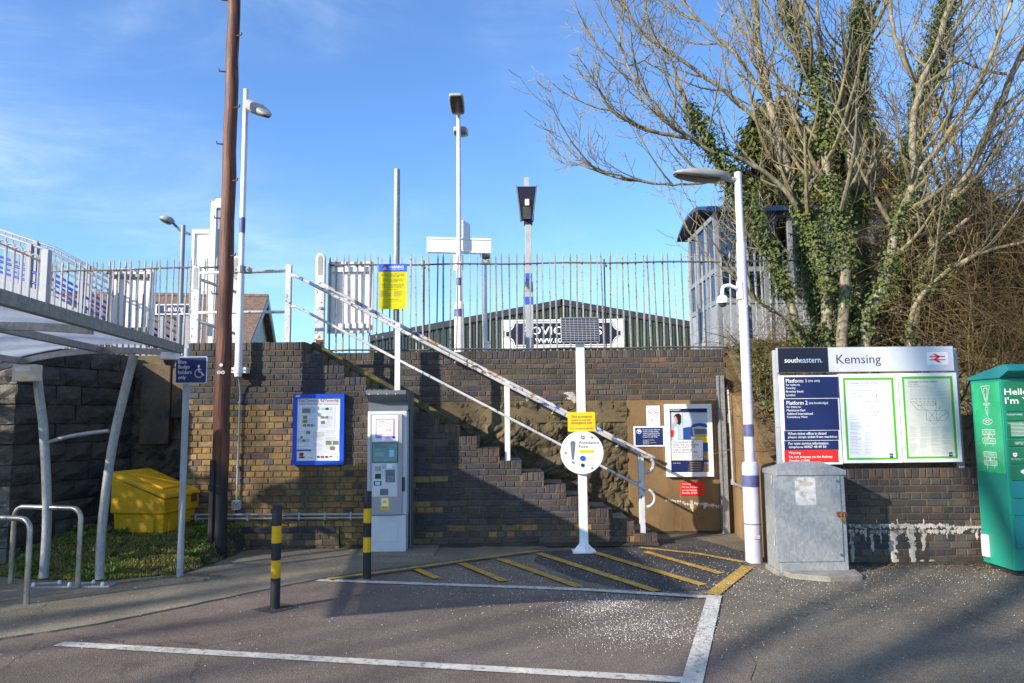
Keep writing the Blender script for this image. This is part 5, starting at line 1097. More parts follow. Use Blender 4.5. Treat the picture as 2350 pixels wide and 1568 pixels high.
# front: screen panels and locker doors
def door(x0, x1, p0, p1, mt, name='locker_door'): m = MB(); m.box(GX + x0, GX + x1, Yg, Yg + .0135, at(2320, 803.2 + p1 / 2.878, Yg).z + .004, at(2320, 803.2 + p0 / 2.878, Yg).z - .004); return m.build(name, M[mt], lo, bevel=.002)
q = door(.03, .62, 205, 410, 'green_dark', 'title_panel'); yy = Yg - .0015
a = lk(523, 255, 654, 297); txt(q, 'Hello', a[0], a[0] + .24, a[2], a[3], yy, M['white_print'], .03); a = lk(527, 312, 630, 356); txt(q, "I'm YEEP!", a[0], a[0] + .46, a[2], a[3], yy, M['white_print'], .03)
q = door(.03, .62, 415, 470, 'green_dark', 'instruction_panel'); a = lk(538, 423, 618, 432); txt(q, 'TO COLLECT A PARCEL', a[0], a[0] + .16, a[2], a[3], yy, M['white_print'], .01)
q2 = door(.03, .62, 476, 583, 'green_dark', 'instruction_panel'); a = lk(545, 481, 648, 489); txt(q2, 'TO RETURN OR SEND A PARCEL', a[0], a[0] + .22, a[2], a[3], yy, M['white_print'], .01)
tx = MB(); rg = random.Random(3)
for j in range(9): z_ = at(2320, 803.2 + (496 + j * 9) / 2.878, Yg).z; tx.front(GX + .06, GX + .06 + rg.uniform(.2, .4), z_, z_ + .0035, yy)
tx.build('small_print', M['white_print'], q2)
q = door(.03, .62, 590, 640, 'green_dark', 'app_panel'); a = lk(592, 606, 636, 616); txt(q, 'Download the\nYEEP! app', a[0], a[0] + .12, a[2] - .015, a[3], yy, M['white_print'], .01)
q = door(.03, .62, 647, 756, 'green_dark', 'courier_panel'); a = lk(581, 680, 607, 708); m = MB(); m.prism_y([(a[0], a[3]), (a[0], a[2] + .012), ((a[0] + a[1]) / 2, a[2]), (a[1], a[2] + .012), (a[1], a[3])], yy - .001, yy); sh2 = m.build('shield_emblem', M['white_print'], q); txt(sh2, 'ups', a[0] + .004, a[1] - .004, a[2] + .016, a[3] - .012, yy - .0015, M['ink'], .03)
a = lk(565, 716, 630, 724); txt(q, 'UPS customers scan the\nYEEP! code here', a[0], a[0] + .15, a[2] - .005, a[3], yy, M['white_print']); m = MB(); m.box(GX + .3, GX + .55, Yg - .01, Yg - .0005, at(2330, 803.2 + 745 / 2.878, Yg).z, at(2330, 803.2 + 657 / 2.878, Yg).z); m.build('scanner', M['hood'], q, bevel=.004)
q = door(.03, .62, 760, 865, 'green_dark', 'parcel_panel'); a = lk(632, 778, 654, 830); m = MB(); m.poly([(a[0] + .0, yy, a[3] - .03), (a[0] + .06, yy, a[3]), (a[0] + .12, yy, a[3] - .03), (a[0] + .12, yy, a[2] + .03), (a[0] + .06, yy, a[2]), (a[0], yy, a[2] + .03)][::-1]); m.build('parcel_symbol', M['white_print'], q)
for p0, p1 in ((870, 983), (988, 1097), (1102, 1318)): door(.03, .62, p0, p1, 'teal_door')
for c_ in range(2):
    for p0, p1 in ((205, 470), (476, 756), (760, 983), (988, 1318)): door(.64 + c_ * .61, 1.23 + c_ * .61, p0, p1, 'teal_door')
q = at(2259, 1268, Yg + GD); m = MB(); m.rbox(q.x - .06, q.x + .02, Yg + GD - .12, Yg + GD - .05, .12, .35, .02); tag(m.build('cable_box', M['paper_cream'], bevel=.006), 'small cream cable box low between locker and brick wall', 'box')

# ================================================================== CYCLE SHELTER CORNER
ZE = at(412, 806, 7.55).z
E1 = at(414, 806, 7.55); E0 = onz(0, 690, ZE); ed = (E0 - E1); ed.z = 0; Lr = ed.length * 1.25; ed.normalize()
cs = thing('cycle_shelter', (-4.4, 7.4, 0), 'galvanised cycle shelter with stained translucent curved roof', 'shelter')
lf = Vector((-1, 0, 0)); RW = 2.35
def roofp(t, s, dz=0.0): p = E1 + ed * (Lr * t) + lf * (RW * s); p.z = ZE + dz - .30 * s ** 1.0 + .16 * math.sin(math.pi * s); return p
m = MB(); n1, n2 = 10, 12
for dz in (.0, .01):
    for b_ in range(n2 + 1):
        for a in range(n1 + 1): m.V(roofp(a / n1, b_ / n2, dz + .035))
for k in range(2):
    o_ = k * (n1 + 1) * (n2 + 1)
    for b_ in range(n2):
        for a in range(n1):
            i = o_ + b_ * (n1 + 1) + a; q = (i, i + 1, i + n1 + 2, i + n1 + 1); m.Fc(*(q if k == 0 else q[::-1]))
m.build('roof_sheet', M['canopy'], cs, smooth=True)
def beam(pts, w, h, name, mat='galv'):
    m = MB(); P = [Vector(p) for p in pts]; r = None
    for k in range(len(P) - 1):
        d = (P[k + 1] - P[k]).normalized(); s_ = d.cross(Vector((0, 0, 1))).normalized() * w / 2; u = Vector((0, 0, h / 2))
        i = m.V(P[k] - s_ - u, P[k] + s_ - u, P[k] + s_ + u, P[k] - s_ + u, P[k + 1] - s_ - u, P[k + 1] + s_ - u, P[k + 1] + s_ + u, P[k + 1] - s_ + u)
        for q in ((0, 1, 2, 3), (7, 6, 5, 4), (0, 4, 5, 1), (1, 5, 6, 2), (2, 6, 7, 3), (3, 7, 4, 0)): m.Fc(*[i + x for x in q])
    return m.build(name, M[mat], cs)
beam([roofp(0, 0, .02), roofp(1, 0, .02)], .06, .085, 'eave_beam', 'moss_conc' if False else 'timber_grey'); 
for s_ in (.34, .68, 1.0): beam([roofp(0, s_, -.02), roofp(1, s_, -.02)], .06, .06, 'purlin')
for t_ in (.015, .50, .99): beam([roofp(t_, k / 10, -.03) for k in range(11)], .05, .06, 'roof_rib')
YS = 7.4
LG = [[(100, 1326), (108, 1180), (101, 1000), (90, 905), (84, 850)], [(228, 1329), (234, 1210), (257, 1030), (287, 895), (308, 815)]]
def smooth3(pts, n=6):
    out = []; P = [Vector(p) for p in pts]
    for i in range(len(P) - 1):
        p0, p1, p2, p3 = P[max(i - 1, 0)], P[i], P[i + 1], P[min(i + 2, len(P) - 1)]
        for k in range(n):
            t = k / n; out.append(.5 * ((2 * p1) + (p2 - p0) * t + (2 * p0 - 5 * p1 + 4 * p2 - p3) * t * t + (3 * p1 - p0 - 3 * p2 + p3) * t ** 3))
    return out + [P[-1]]
for L in LG: m = MB(); m.tube(smooth3([at(a, b_, YS) for a, b_ in L]), .0425, 16); m.build('leg', M['galv'], cs, smooth='auto')
m = MB(); m.tube(smooth3([at(106, 1017, YS), at(150, 1004, YS), at(200, 995, YS), at(250, 989, YS)]), .02, 12); m.build('brace', M['galv'], cs, smooth='auto')
a0, a1 = at(75, 1328, YS).x, at(262, 1330, YS).x; m = MB(); m.box(a0, a1, YS - .09, YS + .1, .005, .034); bp = m.build('base_plate', M['galv'], cs, bevel=.004)
for xx in (.06, .3, .5, .72, .9): m = MB(); m.lathe([(.016, 0), (.016, .02), (.009, .03)], (a0 + (a1 - a0) * xx, YS - .06 + (.1 if xx in (.3, .72) else 0), .034), 10); m.build('bolt_cap', M['white_clean'], bp)
lt = thing('strip_light', onz(30, 782, ZE - .25), 'pale tubular strip light under the cycle shelter roof', 'light'); p0 = roofp(.55, .62, -.13); p1 = roofp(.92, .62, -.13)
m = MB(); m.tube([p0, p1], .035, 10); m.build('tube', M['machine'], lt, smooth='auto'); m = MB(); m.tube([p0 + Vector((0, 0, .04)), p1 + Vector((0, 0, .04))], .02, 6); m.build('batten', M['luminaire'], lt)
q = rect(38, 838, 92, 876, YS - .06); cb_ = thing('control_box', ((q[0] + q[1]) / 2, YS - .06, q[2]), 'cream control box fixed to the top of the shelter leg', 'box')
m = MB(); m.box(q[0], q[1], YS - .13, YS - .02, q[2], q[3]); cbx = m.build('casing', M['paper_cream'], cb_, bevel=.008); m = MB(); m.front(q[0] + .03, q[1] - .06, q[2] + .1, q[2] + .15, YS - .1306); m.build('label', M['white_print'], cbx); m = MB(); m.front(q[0] + .1, q[1] - .08, q[2] + .02, q[2] + .04, YS - .1306); m.build('hazard_label', M['yellow'], cbx)
c = at(390, 820, 7.45); dc = thing('security_camera', c, 'small white dome camera under the corner of the cycle shelter roof', 'camera', 'dome security cameras')
m = MB(); m.lathe([(.07, -.03), (.088, -.02), (.09, .03), (.08, .045)], c, 24); m.build('housing', M['white_clean'], dc, smooth='auto'); m = MB(); m.lathe([(.01, -.085), (.035, -.08), (.055, -.055), (.06, -.031)], c, 20); m.build('dome', M['lens'], dc, smooth='auto')

# ---- blue badge sign
b = at(413, 1304, 7.8); BX = b.x
bbs = thing('blue_badge_sign', (BX, 7.8, 0), 'navy blue badge parking sign on a grey post in the grass', 'sign')
m = MB(); vpost(m, BX, 7.8, -.02, at(429, 800, 7.8).z, .033, 18); m.build('post', M['grey_paint'], bbs, smooth='auto')
q = rect(403, 819, 475, 880, 7.74); m = MB(); m.rbox(q[0], q[1], 7.735, 7.745, q[2], q[3], .012); pl3 = m.build('sign_plate', M['white_clean'], bbs); m = MB(); m.rbox(q[0] + .006, q[1] - .006, 7.7335, 7.7348, q[2] + .006, q[3] - .006, .01); f3 = m.build('navy_field', M['navy'], pl3)
for s_, b4 in (('Blue', (20, 220, 72, 243)), ('Badge', (20, 251, 92, 281)), ('holders', (20, 284, 104, 308)), ('only', (20, 318, 68, 346))): q = rect(*kb(*b4), 7.733); txt(f3, s_, *q, 7.7325, M['white_print'], .006)
m = MB(); y = 7.7325; w0 = lambda a, b_: (rect(*kb(a, b_, a + .1, b_ + .1), y)[0], rect(*kb(a, b_, a + .1, b_ + .1), y)[3])
hx, hz2 = w0(149, 259); m.disc_y(hx, hz2, .013, y - .0006, y, 16)
def stroke(mb, pts, w): 
    for a, b_ in zip(pts, pts[1:]): 
        A, B = Vector((a[0], y, a[1])), Vector((b_[0], y, b_[1])); d_ = (B - A).normalized(); n2 = Vector((-d_.z, 0, d_.x)) * w / 2; mb.poly([A - n2 - d_ * w * .4, B - n2 + d_ * w * .4, B + n2 + d_ * w * .4, A + n2 - d_ * w * .4])
stroke(m, [w0(149, 268), w0(150, 295), w0(166, 296), w0(172, 316), w0(180, 314)], .013); stroke(m, [w0(150, 279), w0(164, 280)], .009)
cx_, cz_ = w0(150, 304); arc = [(cx_ + .043 * math.cos(math.radians(a)), cz_ + .043 * math.sin(math.radians(a))) for a in range(110, 351, 20)]; stroke(m, arc, .009); m.build('wheelchair_symbol', M['white_print'], f3)

# ---- cycle stands
def stand(pts, label):
    P = [onz(*pts[0], .018), onz(*pts[1], .018)]; z = at(pts[2][0], pts[2][1], (P[0].y + P[1].y) / 2).z; a, b_ = P; d = (b_ - a).normalized(); r = .11
    path = [a - Vector((0, 0, .02)), a + Vector((0, 0, z - r - .018))] + [a + Vector((0, 0, z - r - .018)) + d * (r - r * math.cos(t)) + Vector((0, 0, r * math.sin(t))) for t in [math.radians(k * 15) for k in range(1, 7)]]
    path += [b_ + Vector((0, 0, z - r - .018)) - d * (r - r * math.cos(t)) + Vector((0, 0, r * math.sin(t))) for t in [math.radians(k * 15) for k in range(6, 0, -1)]] + [b_ + Vector((0, 0, z - r - .018)), b_ - Vector((0, 0, .02))]
    m = MB(); m.tube(path, .0245, 14); tag(m.build('cycle_stand', M['stainless'], smooth='auto'), label, 'cycle stand', 'cycle stands')
stand(((24, 1340), (178, 1350), (100, 1165)), 'stainless hoop cycle stand farther from camera, standing in front of the shelter legs'); stand(((-95, 1372), (60, 1386), (0, 1188)), 'stainless hoop cycle stand cut off by the left edge')

# ---- grit bin
gb = at(375, 1202, 8.75); gb.z = .25
gt = thing('grit_bin', gb, 'yellow plastic grit bin with sloping lid in the shaded corner', 'grit bin'); T = xf_at(gb, math.radians(80)) @ Matrix.Translation((.66, 0, 0)); W0, D0, Hb, Hf = .66, .68, .70, .44   # local: x to the left is negative, front at y=0
m = MB(); m.xf = T
def ringb(e, z): return [(-W0 + e, e, z), (-e, e, z), (-e, D0 - e, z), (-W0 + e, D0 - e, z)]
i = m.V(*ringb(.03, 0), *ringb(.012, Hf * .62), *ringb(-.012, Hf * .64), (-W0 - .012, -.012, Hf), (.012, -.012, Hf), (.012, D0 + .012, Hb), (-W0 - .012, D0 + .012, Hb))
for r_ in range(3):
    for q in range(4): l = (q + 1) % 4; m.Fc(i + r_ * 4 + q, i + r_ * 4 + l, i + r_ * 4 + 4 + l, i + r_ * 4 + 4 + q)
m.Fc(i + 3, i + 2, i + 1, i); m.Fc(*range(i + 12, i + 16)); bb = m.build('body', M['bin'], gt, bevel=.035); bb.modifiers[0].segments = 4
m = MB(); m.xf = T; s_ = (Hb - Hf) / D0
i = m.V((-W0 - .03, -.03, Hf + .005), (.03, -.03, Hf + .005), (.03, D0 + .03, Hb + .005), (-W0 - .03, D0 + .03, Hb + .005), (-W0 - .02, -.02, Hf + .06), (.02, -.02, Hf + .06), (.02, D0 + .02, Hb + .07), (-W0 - .02, D0 + .02, Hb + .07))
for q in ((3, 2, 1, 0), (4, 5, 6, 7), (0, 1, 5, 4), (1, 2, 6, 5), (2, 3, 7, 6), (3, 0, 4, 7)): m.Fc(*[i + k for k in q])
ld = m.build('lid', M['bin'], gt, bevel=.024); ld.modifiers[0].segments = 3
m = MB(); m.xf = T; m.box(-W0 - .0155, -W0 + .02, .12, D0 - .12, .06, Hf * .5); m.build('side_recess', M['bin'], gt, bevel=.012)
m = MB(); m.xf = T; m.box(-W0 - .0145, -W0 - .005, D0 * .4, D0 * .44, .08, Hf * .5); m.build('moulded_rib', M['bin'], gt, bevel=.004)
m = MB(); m.xf = T @ Matrix.Translation((0, 0, Hf + .062)) @ Matrix.Rotation(math.atan(s_), 4, 'X'); m.box(-W0 + .12, -.12, .12, D0 - .1, .0, .022); m.build('raised_panel', M['bin'], ld, bevel=.012)
m = MB(); m.xf = T; m.box(-.16, -.08, -.045, -.0135, Hf - .07, Hf + .03); m.build('latch', M['rust'], gt, bevel=.006)
m = MB(); m.xf = T; m.box(-W0 + .1, -.22, -.004, .02, .06, Hf * .5); m.build('forklift_recess', M['bin'], gt, bevel=.012)
m = MB(); m.xf = T; 
for a in (-.56, -.33, -.12): m.box(a - .05, a + .05, .02, D0 - .02, -.1, -.005)
tag(m.build('pallet', M['timber_grey']), 'grey timber pallet bearers under the yellow grit bin', 'pallet')

# ================================================================== RAILINGS ON THE PLATFORM EDGE
YFn = YB + .11
zr1 = at(1175, 605.5, YFn).z; zr0 = at(1175, 801, YFn).z; ztp = at(1175, 580, YFn).z
pm = MB(); h_ = ztp - zr0 + .03; a = .0100
i = pm.V((-a, -a, -.03), (a, -a, -.03), (a, a, -.03), (-a, a, -.03), (-a, -a, h_ - .1), (a, -a, h_ - .1), (a, a, h_ - .1), (-a, a, h_ - .1), (0, 0, h_ - .02))
for q in ((3, 2, 1, 0), (0, 1, 5, 4), (1, 2, 6, 5), (2, 3, 7, 6), (3, 0, 4, 7), (4, 5, 8), (5, 6, 8), (6, 7, 8), (7, 4, 8)): pm.Fc(*[i + k for k in q])
pme = bpy.data.meshes.new('paling'); pme.from_pydata(pm.v, [], pm.f); pme.materials.append(M['peeling_dark'])
def railing(label, A, B, step, posts, skip=lambda x: False):
    f_ = thing('spiked_railing', A, label, 'fence', 'spiked railings along the platform'); A, B = Vector(A), Vector(B); L = (B - A).length; d = (B - A) / L; rg = random.Random(int(L * 100)); n_ = int(L / step)
    for k in range(n_ + 1):
        p = A + d * (k * step) - A; ob = bpy.data.objects.new('paling', pme); COL.objects.link(ob); ob.parent = f_; ob.location = (p.x, p.y, p.z + rg.uniform(-.008, .008)); ob.rotation_euler = (rg.uniform(-.012, .012), rg.uniform(-.02, .02), rg.uniform(-.3, .3))
    for zz_ in (zr1, zr0):
        m = MB(); nn = int(L / .3); m.tube([A + d * (L * k / nn) + Vector((0, -.012, zz_ - A.z + .006 * math.sin(k * 1.3))) for k in range(nn + 1)], .0125, 7); m.build('rail', M['rail_dark'], f_, smooth=True)
    for t in posts:
        m = MB(); p = A + d * (L * t); m.box(p.x - .008, p.x + .008, p.y + .012, p.y + .05, zt - .05, ztp - .1); m.tube([(p.x, p.y - .02, zr1 - .03), (p.x + .02, p.y - .05, zr1 - .06)], .016, 6); m.build('post', M['rail_dark'], f_)
xA = at(757, 700, YFn).x; xB = at(2195, 700, YFn).x
railing('long spiked white railing on the platform wall right of the iron post', (xA, YFn, zr0), (xB, YFn, zr0), .0956, (.15, .44, .71, .9))
a_, b_ = at(112, 700, YFn + .25), at(520, 700, YFn); railing('spiked white railing above the cycle shelter, left of the wooden pole', (a_.x, YFn + .25, zr0 - .0), (b_.x, YFn, zr0), .0905, (.33,))
# hoop-topped rail
hf = thing('hoop_railing', at(60, 700, 9.9), 'pale hoop-topped railing sloping down at the left edge', 'fence')
for k in range(6):
    px = 8 + k * 18.3 - 20; pt = 540 + k * 8.2 - 9; A = at(px, pt + 12, 9.9); w = .062
    m = MB(); zb_ = 2.5; m.tube([(A.x - w, 9.9, zb_), (A.x - w, 9.9, A.z - w)] + [(A.x - w * math.cos(t), 9.9, A.z - w + w * math.sin(t)) for t in [math.radians(q * 30) for q in range(1, 6)]] + [(A.x + w, 9.9, A.z - w), (A.x + w, 9.9, zb_)], .013, 8); m.build('hoop', M['grey_paint'], hf, smooth='auto')
m = MB(); m.tube([at(-40, 541, 9.88), at(105, 605, 9.88)], .014, 6); m.build('rail', M['rail_dark'], hf); m = MB(); q = rect(95, 574, 112, 706, 9.9); m.box(q[0], q[1], 9.86, 9.95, 2.45, q[3]); m.build('end_post', M['grey_paint'], hf, bevel=.008)

# ---- backs of platform poster boards
def board(px0, py0, px1, py1, label, batt):
    y = YFn + (.06 if px0 > 500 else .3); x0, x1, z0, z1 = rect(px0, py0, px1, py1, y); t = thing('poster_board', ((x0 + x1) / 2, y, z0), label, 'noticeboard', 'backs of poster boards on the railings'); m = MB(); m.box(x0 + .03, x1 - .03, y, y + .03, z0 + .03, z1 - .03); m.build('back_panel', M['white_clean'], t)
    m = MB()
    for a in ((x0, x0 + .035, z0, z1), (x1 - .035, x1, z0, z1), (x0 + .035, x1 - .035, z0, z0 + .035), (x0 + .035, x1 - .035, z1 - .035, z1)): m.box(a[0], a[1], y - .014, y + .035, a[2], a[3])
    m.build('frame', M['white_paint'], t)
    for zz_ in (z1 - .12, z0 + .10): m = MB(); m.box(x0 + .06, x1 - .05, y - .05 if batt == 'white_clean' else y - .03, y - .015, zz_ - .035, zz_ + .035); m.build('batten', M[batt], t, bevel=.003)
board(251, 617, 350, 773, 'white back of a poster board behind the left railing, near the footbridge', 'timber_grey'); board(752, 601, 856, 765, 'white back of a poster board behind the railing beside the iron post', 'white_clean')

# ---- yellow warning sign
yw = YFn - .035; wb = lambda x, y, xx, yy: rect(602.4 + x / 4.555, 516.4 + y / 4.555, 602.4 + xx / 4.555, 516.4 + yy / 4.555, yw); q = wb(1215, 408, 1509, 880)
ws = thing('warning_sign', ((q[0] + q[1]) / 2, yw, q[2]), 'bright yellow penalty fare warning sign with blue heading on the railing', 'sign'); m = MB(); m.box(q[0], q[1], yw, yw + .002, q[2], q[3]); wp_ = m.build('sheet', M['acid_yellow'], ws); q2 = wb(1215, 408, 1510, 489); m = MB(); m.box(q[0], q[1], yw - .002, yw - .0002, q2[2], q2[3]); hdg = m.build('heading', M['bright_blue'], wp_)
def wt(s_, b4, mt, bold=0., par=wp_, y=None, al='LEFT'): q = wb(*b4); y = y or yw - .0012; return txt(par, s_, *q, y, M[mt], bold, al)
wt('WARNING', (1318, 427, 1475, 455), 'white_print', .03, hdg, yw - .0035); wt('Have you got a valid ticket?', (1318, 458, 1480, 472), 'white_print', .015, hdg, yw - .0035)
wt('Please buy your ticket before you travel,\notherwise you may have to pay a Penalty\nFare of at least £100.', (1242, 508, 1486, 546), 'ink', .012, al='CENTER'); wt('A Penalty Fare is £100 plus the price of\nthe full single fare applicable for your\nintended journey.', (1250, 561, 1478, 602), 'ink', .012, al='CENTER'); wt('However, if it is paid within 21 days, the\nPenalty Fare is reduced to £50 plus the\nprice of the single fare applicable.', (1246, 617, 1478, 658), 'ink', .012, al='CENTER')
m = MB(); m.front(*wb(1304, 672, 1420, 676), yw - .001); m.front(*wb(1302, 776, 1420, 780), yw - .001)
m.build('rule', M['ink'], wp_); m = MB(); rg = random.Random(9)
for j in range(9): m.front(*wb(1230, 692 + 6.5 * j, 1230 + rg.uniform(60, 125), 694.5 + 6.5 * j), yw - .001); m.front(*wb(1370, 692 + 6.5 * j, 1370 + rg.uniform(60, 120), 694.5 + 6.5 * j), yw - .001)
m.front(*wb(1258, 794, 1466, 797), yw - .001); m.build('small_print', M['brown_print'], wp_); wt('National Rail', (1246, 851, 1306, 864), 'ink', .01); wt('southeastern', (1428, 851, 1492, 862), 'teal_ink', .01)
a = wb(1252, 424, 1305, 472); m = MB(); m.poly([(a[0], yw - .0032, a[2]), (a[1], yw - .0032, a[2]), ((a[0] + a[1]) / 2, yw - .0032, a[3])]); m.cm = 1; k = .25; m.poly([(a[0] + .012, yw - .0036, a[2] + .007), (a[1] - .012, yw - .0036, a[2] + .007), ((a[0] + a[1]) / 2, yw - .0036, a[3] - .014)]); m.cm = 2; m.front((a[0] + a[1]) / 2 - .006, (a[0] + a[1]) / 2 + .004, a[2] + .012, a[2] + .035, yw - .004); m.build('hazard_triangle', [M['red'], M['white_print'], M['ink']], hdg)

# ================================================================== PLATFORM FURNITURE
YG = 11.1; a = at(909, 800, YG); gp = MB(); vpost(gp, a.x, YG, 2.48, at(912, 389, YG).z, .046, 18); tag(gp.build('steel_post', M['galv'], smooth='auto'), 'plain grey galvanised post behind the yellow warning sign', 'post')
YM = 12.4; a = at(1054, 806, YM); ml = thing('lamp_post', (a.x, YM, 2.48), 'tall white platform lamp post with two heads and a sign panel', 'lamp post', 'white station lamp posts')
zm = lambda py: at(1052, py, YM).z; m = MB(); m.lathe([(.082, 2.48), (.08, zm(698)), (.07, zm(695)), (.046, zm(692))], (a.x, YM, 0), 22); m.build('base', M['white_paint'], ml, smooth='auto'); m = MB(); m.lathe([(.045, zm(694)), (.043, zm(575)), (.037, zm(570)), (.034, zm(265))], (a.x, YM, 0), 18); m.build('shaft', M['white_paint'], ml, smooth='auto')
for p0, p1, r_ in ((728, 710, .0825), (656, 638, .0455)): m = MB(); m.lathe([(r_, zm(p0)), (r_, zm(p1))], (a.x, YM, 0), 22, False); m.build('blue_band', M['post_blue'], ml, smooth=True)
luminaire(ml, (a.x - .01, YM - .58, zm(268) + .13), (a.x, YM - .06, zm(268) + .02), .25, .12, boxy=True); luminaire(ml, (a.x + .02, YM + .58, zm(300) + .13), (a.x + .01, YM + .06, zm(300) + .04), .25, .12, boxy=True)
q = rect(980, 546, 1127, 582, YM + .1); m = MB(); m.xf = xf_at(((q[0] + q[1]) / 2, YM + .1, 0), .14); w = (q[1] - q[0]) / 2; m.box(-w, w, -.02, .03, q[2], q[3]); m.box(-w, w, -.032, -.0205, q[3] - .035, q[3] - .012); m.box(-w, w, -.032, -.0205, q[2] + .012, q[2] + .035); tag(m.build('sign_panel', M['white_clean']), 'blank white back of a platform sign on the tall lamp post', 'sign')
q = rect(1041, 587, 1064, 622, YM + .12); m = MB(); m.box(q[0], q[1], YM + .06, YM + .075, q[2], q[3]); m.box(a.x - .05, a.x + .05, YM - .045, YM + .059, q[2] + .1, q[2] + .12); tag(m.build('small_plate', M['white_clean']), 'small white plate strapped behind the tall platform lamp post', 'sign')
q = at(1060, 528, YM + .1); m = MB(); m.xf = xf_at((q.x + .02, YM + .1, 0), 1.25); m.box(-.01, .3, -.015, .015, q.z - .15, q.z + .17); tag(m.build('edge_sign', M['white_clean']), 'narrow edge-on white sign above the blank platform sign panel', 'sign')
# display post
YD = 11.8; a = at(1216, 806, YD); dp_ = thing('display_post', (a.x, YD, 2.48), 'square grey post with blue bands carrying a dark display head', 'post'); zd = lambda py: at(1216, py, YD).z
m = MB(); m.box(a.x - .065, a.x + .065, YD, YD + .12, 2.48, zd(645)); m.box(a.x - .052, a.x + .052, YD + .006, YD + .11, zd(645), zd(508)); m.build('post', M['grey_paint'], dp_, bevel=.004); m = MB(); m.box(a.x - .068, a.x + .068, YD - .006, YD + .125, zd(668), zd(664)); m.build('joint_plate', M['grey_paint'], dp_)
for p0, p1, w in ((699, 681, .0665), (643.5, 627, .0535)): m = MB(); m.box(a.x - w, a.x + w, YD - .002 + (.006 if w < .06 else 0), YD + .118, zd(p0), zd(p1)); m.build('blue_band', M['bright_blue'], dp_)
m = MB(); m.box(a.x - .07, a.x + .07, YD - .01, YD + .13, zd(514), zd(507)); m.build('clamp', M['dark_plastic'], dp_); hx_ = a.x - .02
m = MB(); m.box(hx_ - .04, hx_ + .04, YD + .02, YD + .1, zd(508), zd(406)); m.build('mast', M['grey_paint'], dp_)
m = MB(); w0_, w1_, y0_ = .085, .15, YD - .1; zt4, zb4 = zd(432), zd(505)
i = m.V((hx_ - w0_, y0_ + .06, zb4), (hx_ + w0_, y0_ + .06, zb4), (hx_ + w0_, y0_ + .18, zb4), (hx_ - w0_, y0_ + .18, zb4), (hx_ - w1_, y0_, zt4), (hx_ + w1_, y0_, zt4), (hx_ + w1_, y0_ + .18, zt4), (hx_ - w1_, y0_ + .18, zt4))
for q in ((3, 2, 1, 0), (4, 5, 6, 7), (0, 1, 5, 4), (1, 2, 6, 5), (2, 3, 7, 6), (3, 0, 4, 7)): m.Fc(*[i + k for k in q])
hd = m.build('display_head', M['navy_dark'], dp_, bevel=.008)
for sx in (-1, 1):
    m = MB(); i = m.V(*[(hx_ + sx * (w_ + o_), y, z) for w_, z, yy in ((w0_, zb4 - .01, y0_ + .05), (w1_, zt4 + .02, y0_ - .012)) for o_ in (.004, .022) for y in (yy, y0_ + .2)])
    for q in ((0, 1, 3, 2), (4, 6, 7, 5), (0, 4, 5, 1), (2, 3, 7, 6), (0, 2, 6, 4), (1, 5, 7, 3)): m.Fc(*[i + k for k in q])
    m.build('side_cheek', M['hood'], dp_)
q = rect(1207, 457, 1218, 471, y0_); m = MB(); m.box(hx_ - .03, hx_ + .035, y0_ + .0, y0_ + .04, q[2], q[3]); m.build('label', M['white_print'], hd); q = rect(1203, 474, 1226, 502, y0_); m = MB(); m.box(hx_ - .065, hx_ + .065, y0_ + .012, y0_ + .07, q[2], q[3]); m.build('window', M['lens'], hd)
# loudspeaker post
YO = 11.5; a = at(1115, 805, YO); sp5 = thing('loudspeaker_post', (a.x, YO, 2.48), 'thin white post with a small double loudspeaker behind the railing', 'post'); zo = lambda py: at(1114, py, YO).z
m = MB(); vpost(m, a.x, YO, 2.48, zo(606), .027, 12, .024); m.build('post', M['white_paint'], sp5, smooth='auto')
for p0, p1, w in ((594, 584, .075), (607, 599, .07)): m = MB(); m.box(a.x - w, a.x + w, YO - .09, YO + .06, zo(p0), zo(p1)); m.build('loudspeaker', M['hood'] if p0 < 600 else M['luminaire'], sp5, bevel=.015)
m = MB(); m.tube([(a.x, YO, zo(608)), (a.x, YO, zo(594))], .012, 6); m.build('neck', M['hood'], sp5)
q = rect(1109, 783, 1123, 804, YO - .03); m = MB(); m.box(q[0], q[1], YO - .04, YO - .03, q[2], q[3]); t = thing('platform_notice', ((q[0] + q[1]) / 2, YO - .035, q[2]), 'tiny white no smoking notice on the thin loudspeaker post', 'sign'); pl4 = m.build('plate', M['white_clean'], t); m = MB()
for sx in (.3, .7): ring(m, q[0] + (q[1] - q[0]) * sx, q[2] + (q[3] - q[2]) * .7, .011, .015, YO - .0405, 16)
m.build('prohibition_mark', M['red'], pl4)
# left platform: lamp, case, name sign
YV = 14.0; a = at(411, 790, YV); fl = thing('lamp_post', (a.x, YV, 2.48), 'far slim lamp post with a dark head pointing left, by the footbridge', 'lamp post', 'white station lamp posts'); m = MB(); vpost(m, a.x, YV, 2.48, at(410, 517, YV).z, .05, 14, .042); m.build('post', M['bridge_white'], fl, smooth='auto')
c = at(399, 514, YV); luminaire(fl, at(366, 502, YV - .1), at(400, 512, YV), .26, .13); m = MB(); m.tube([at(398, 513, YV), at(412, 528, YV), at(436, 538, YV)], .026, 8); m.build('arm', M['hood'], fl, smooth='auto')
YK2 = 13.2; q = rect(440, 527, 503, 676, YK2); pc_ = thing('poster_case', ((q[0] + q[1]) / 2, YK2, 2.48), 'tall white poster case on a post, behind the wooden pole', 'noticeboard'); m = MB(); m.box(q[0] + .03, q[1] - .03, YK2, YK2 + .06, q[2] + .03, q[3] - .03); m.build('back_panel', M['white_clean'], pc_); m = MB()
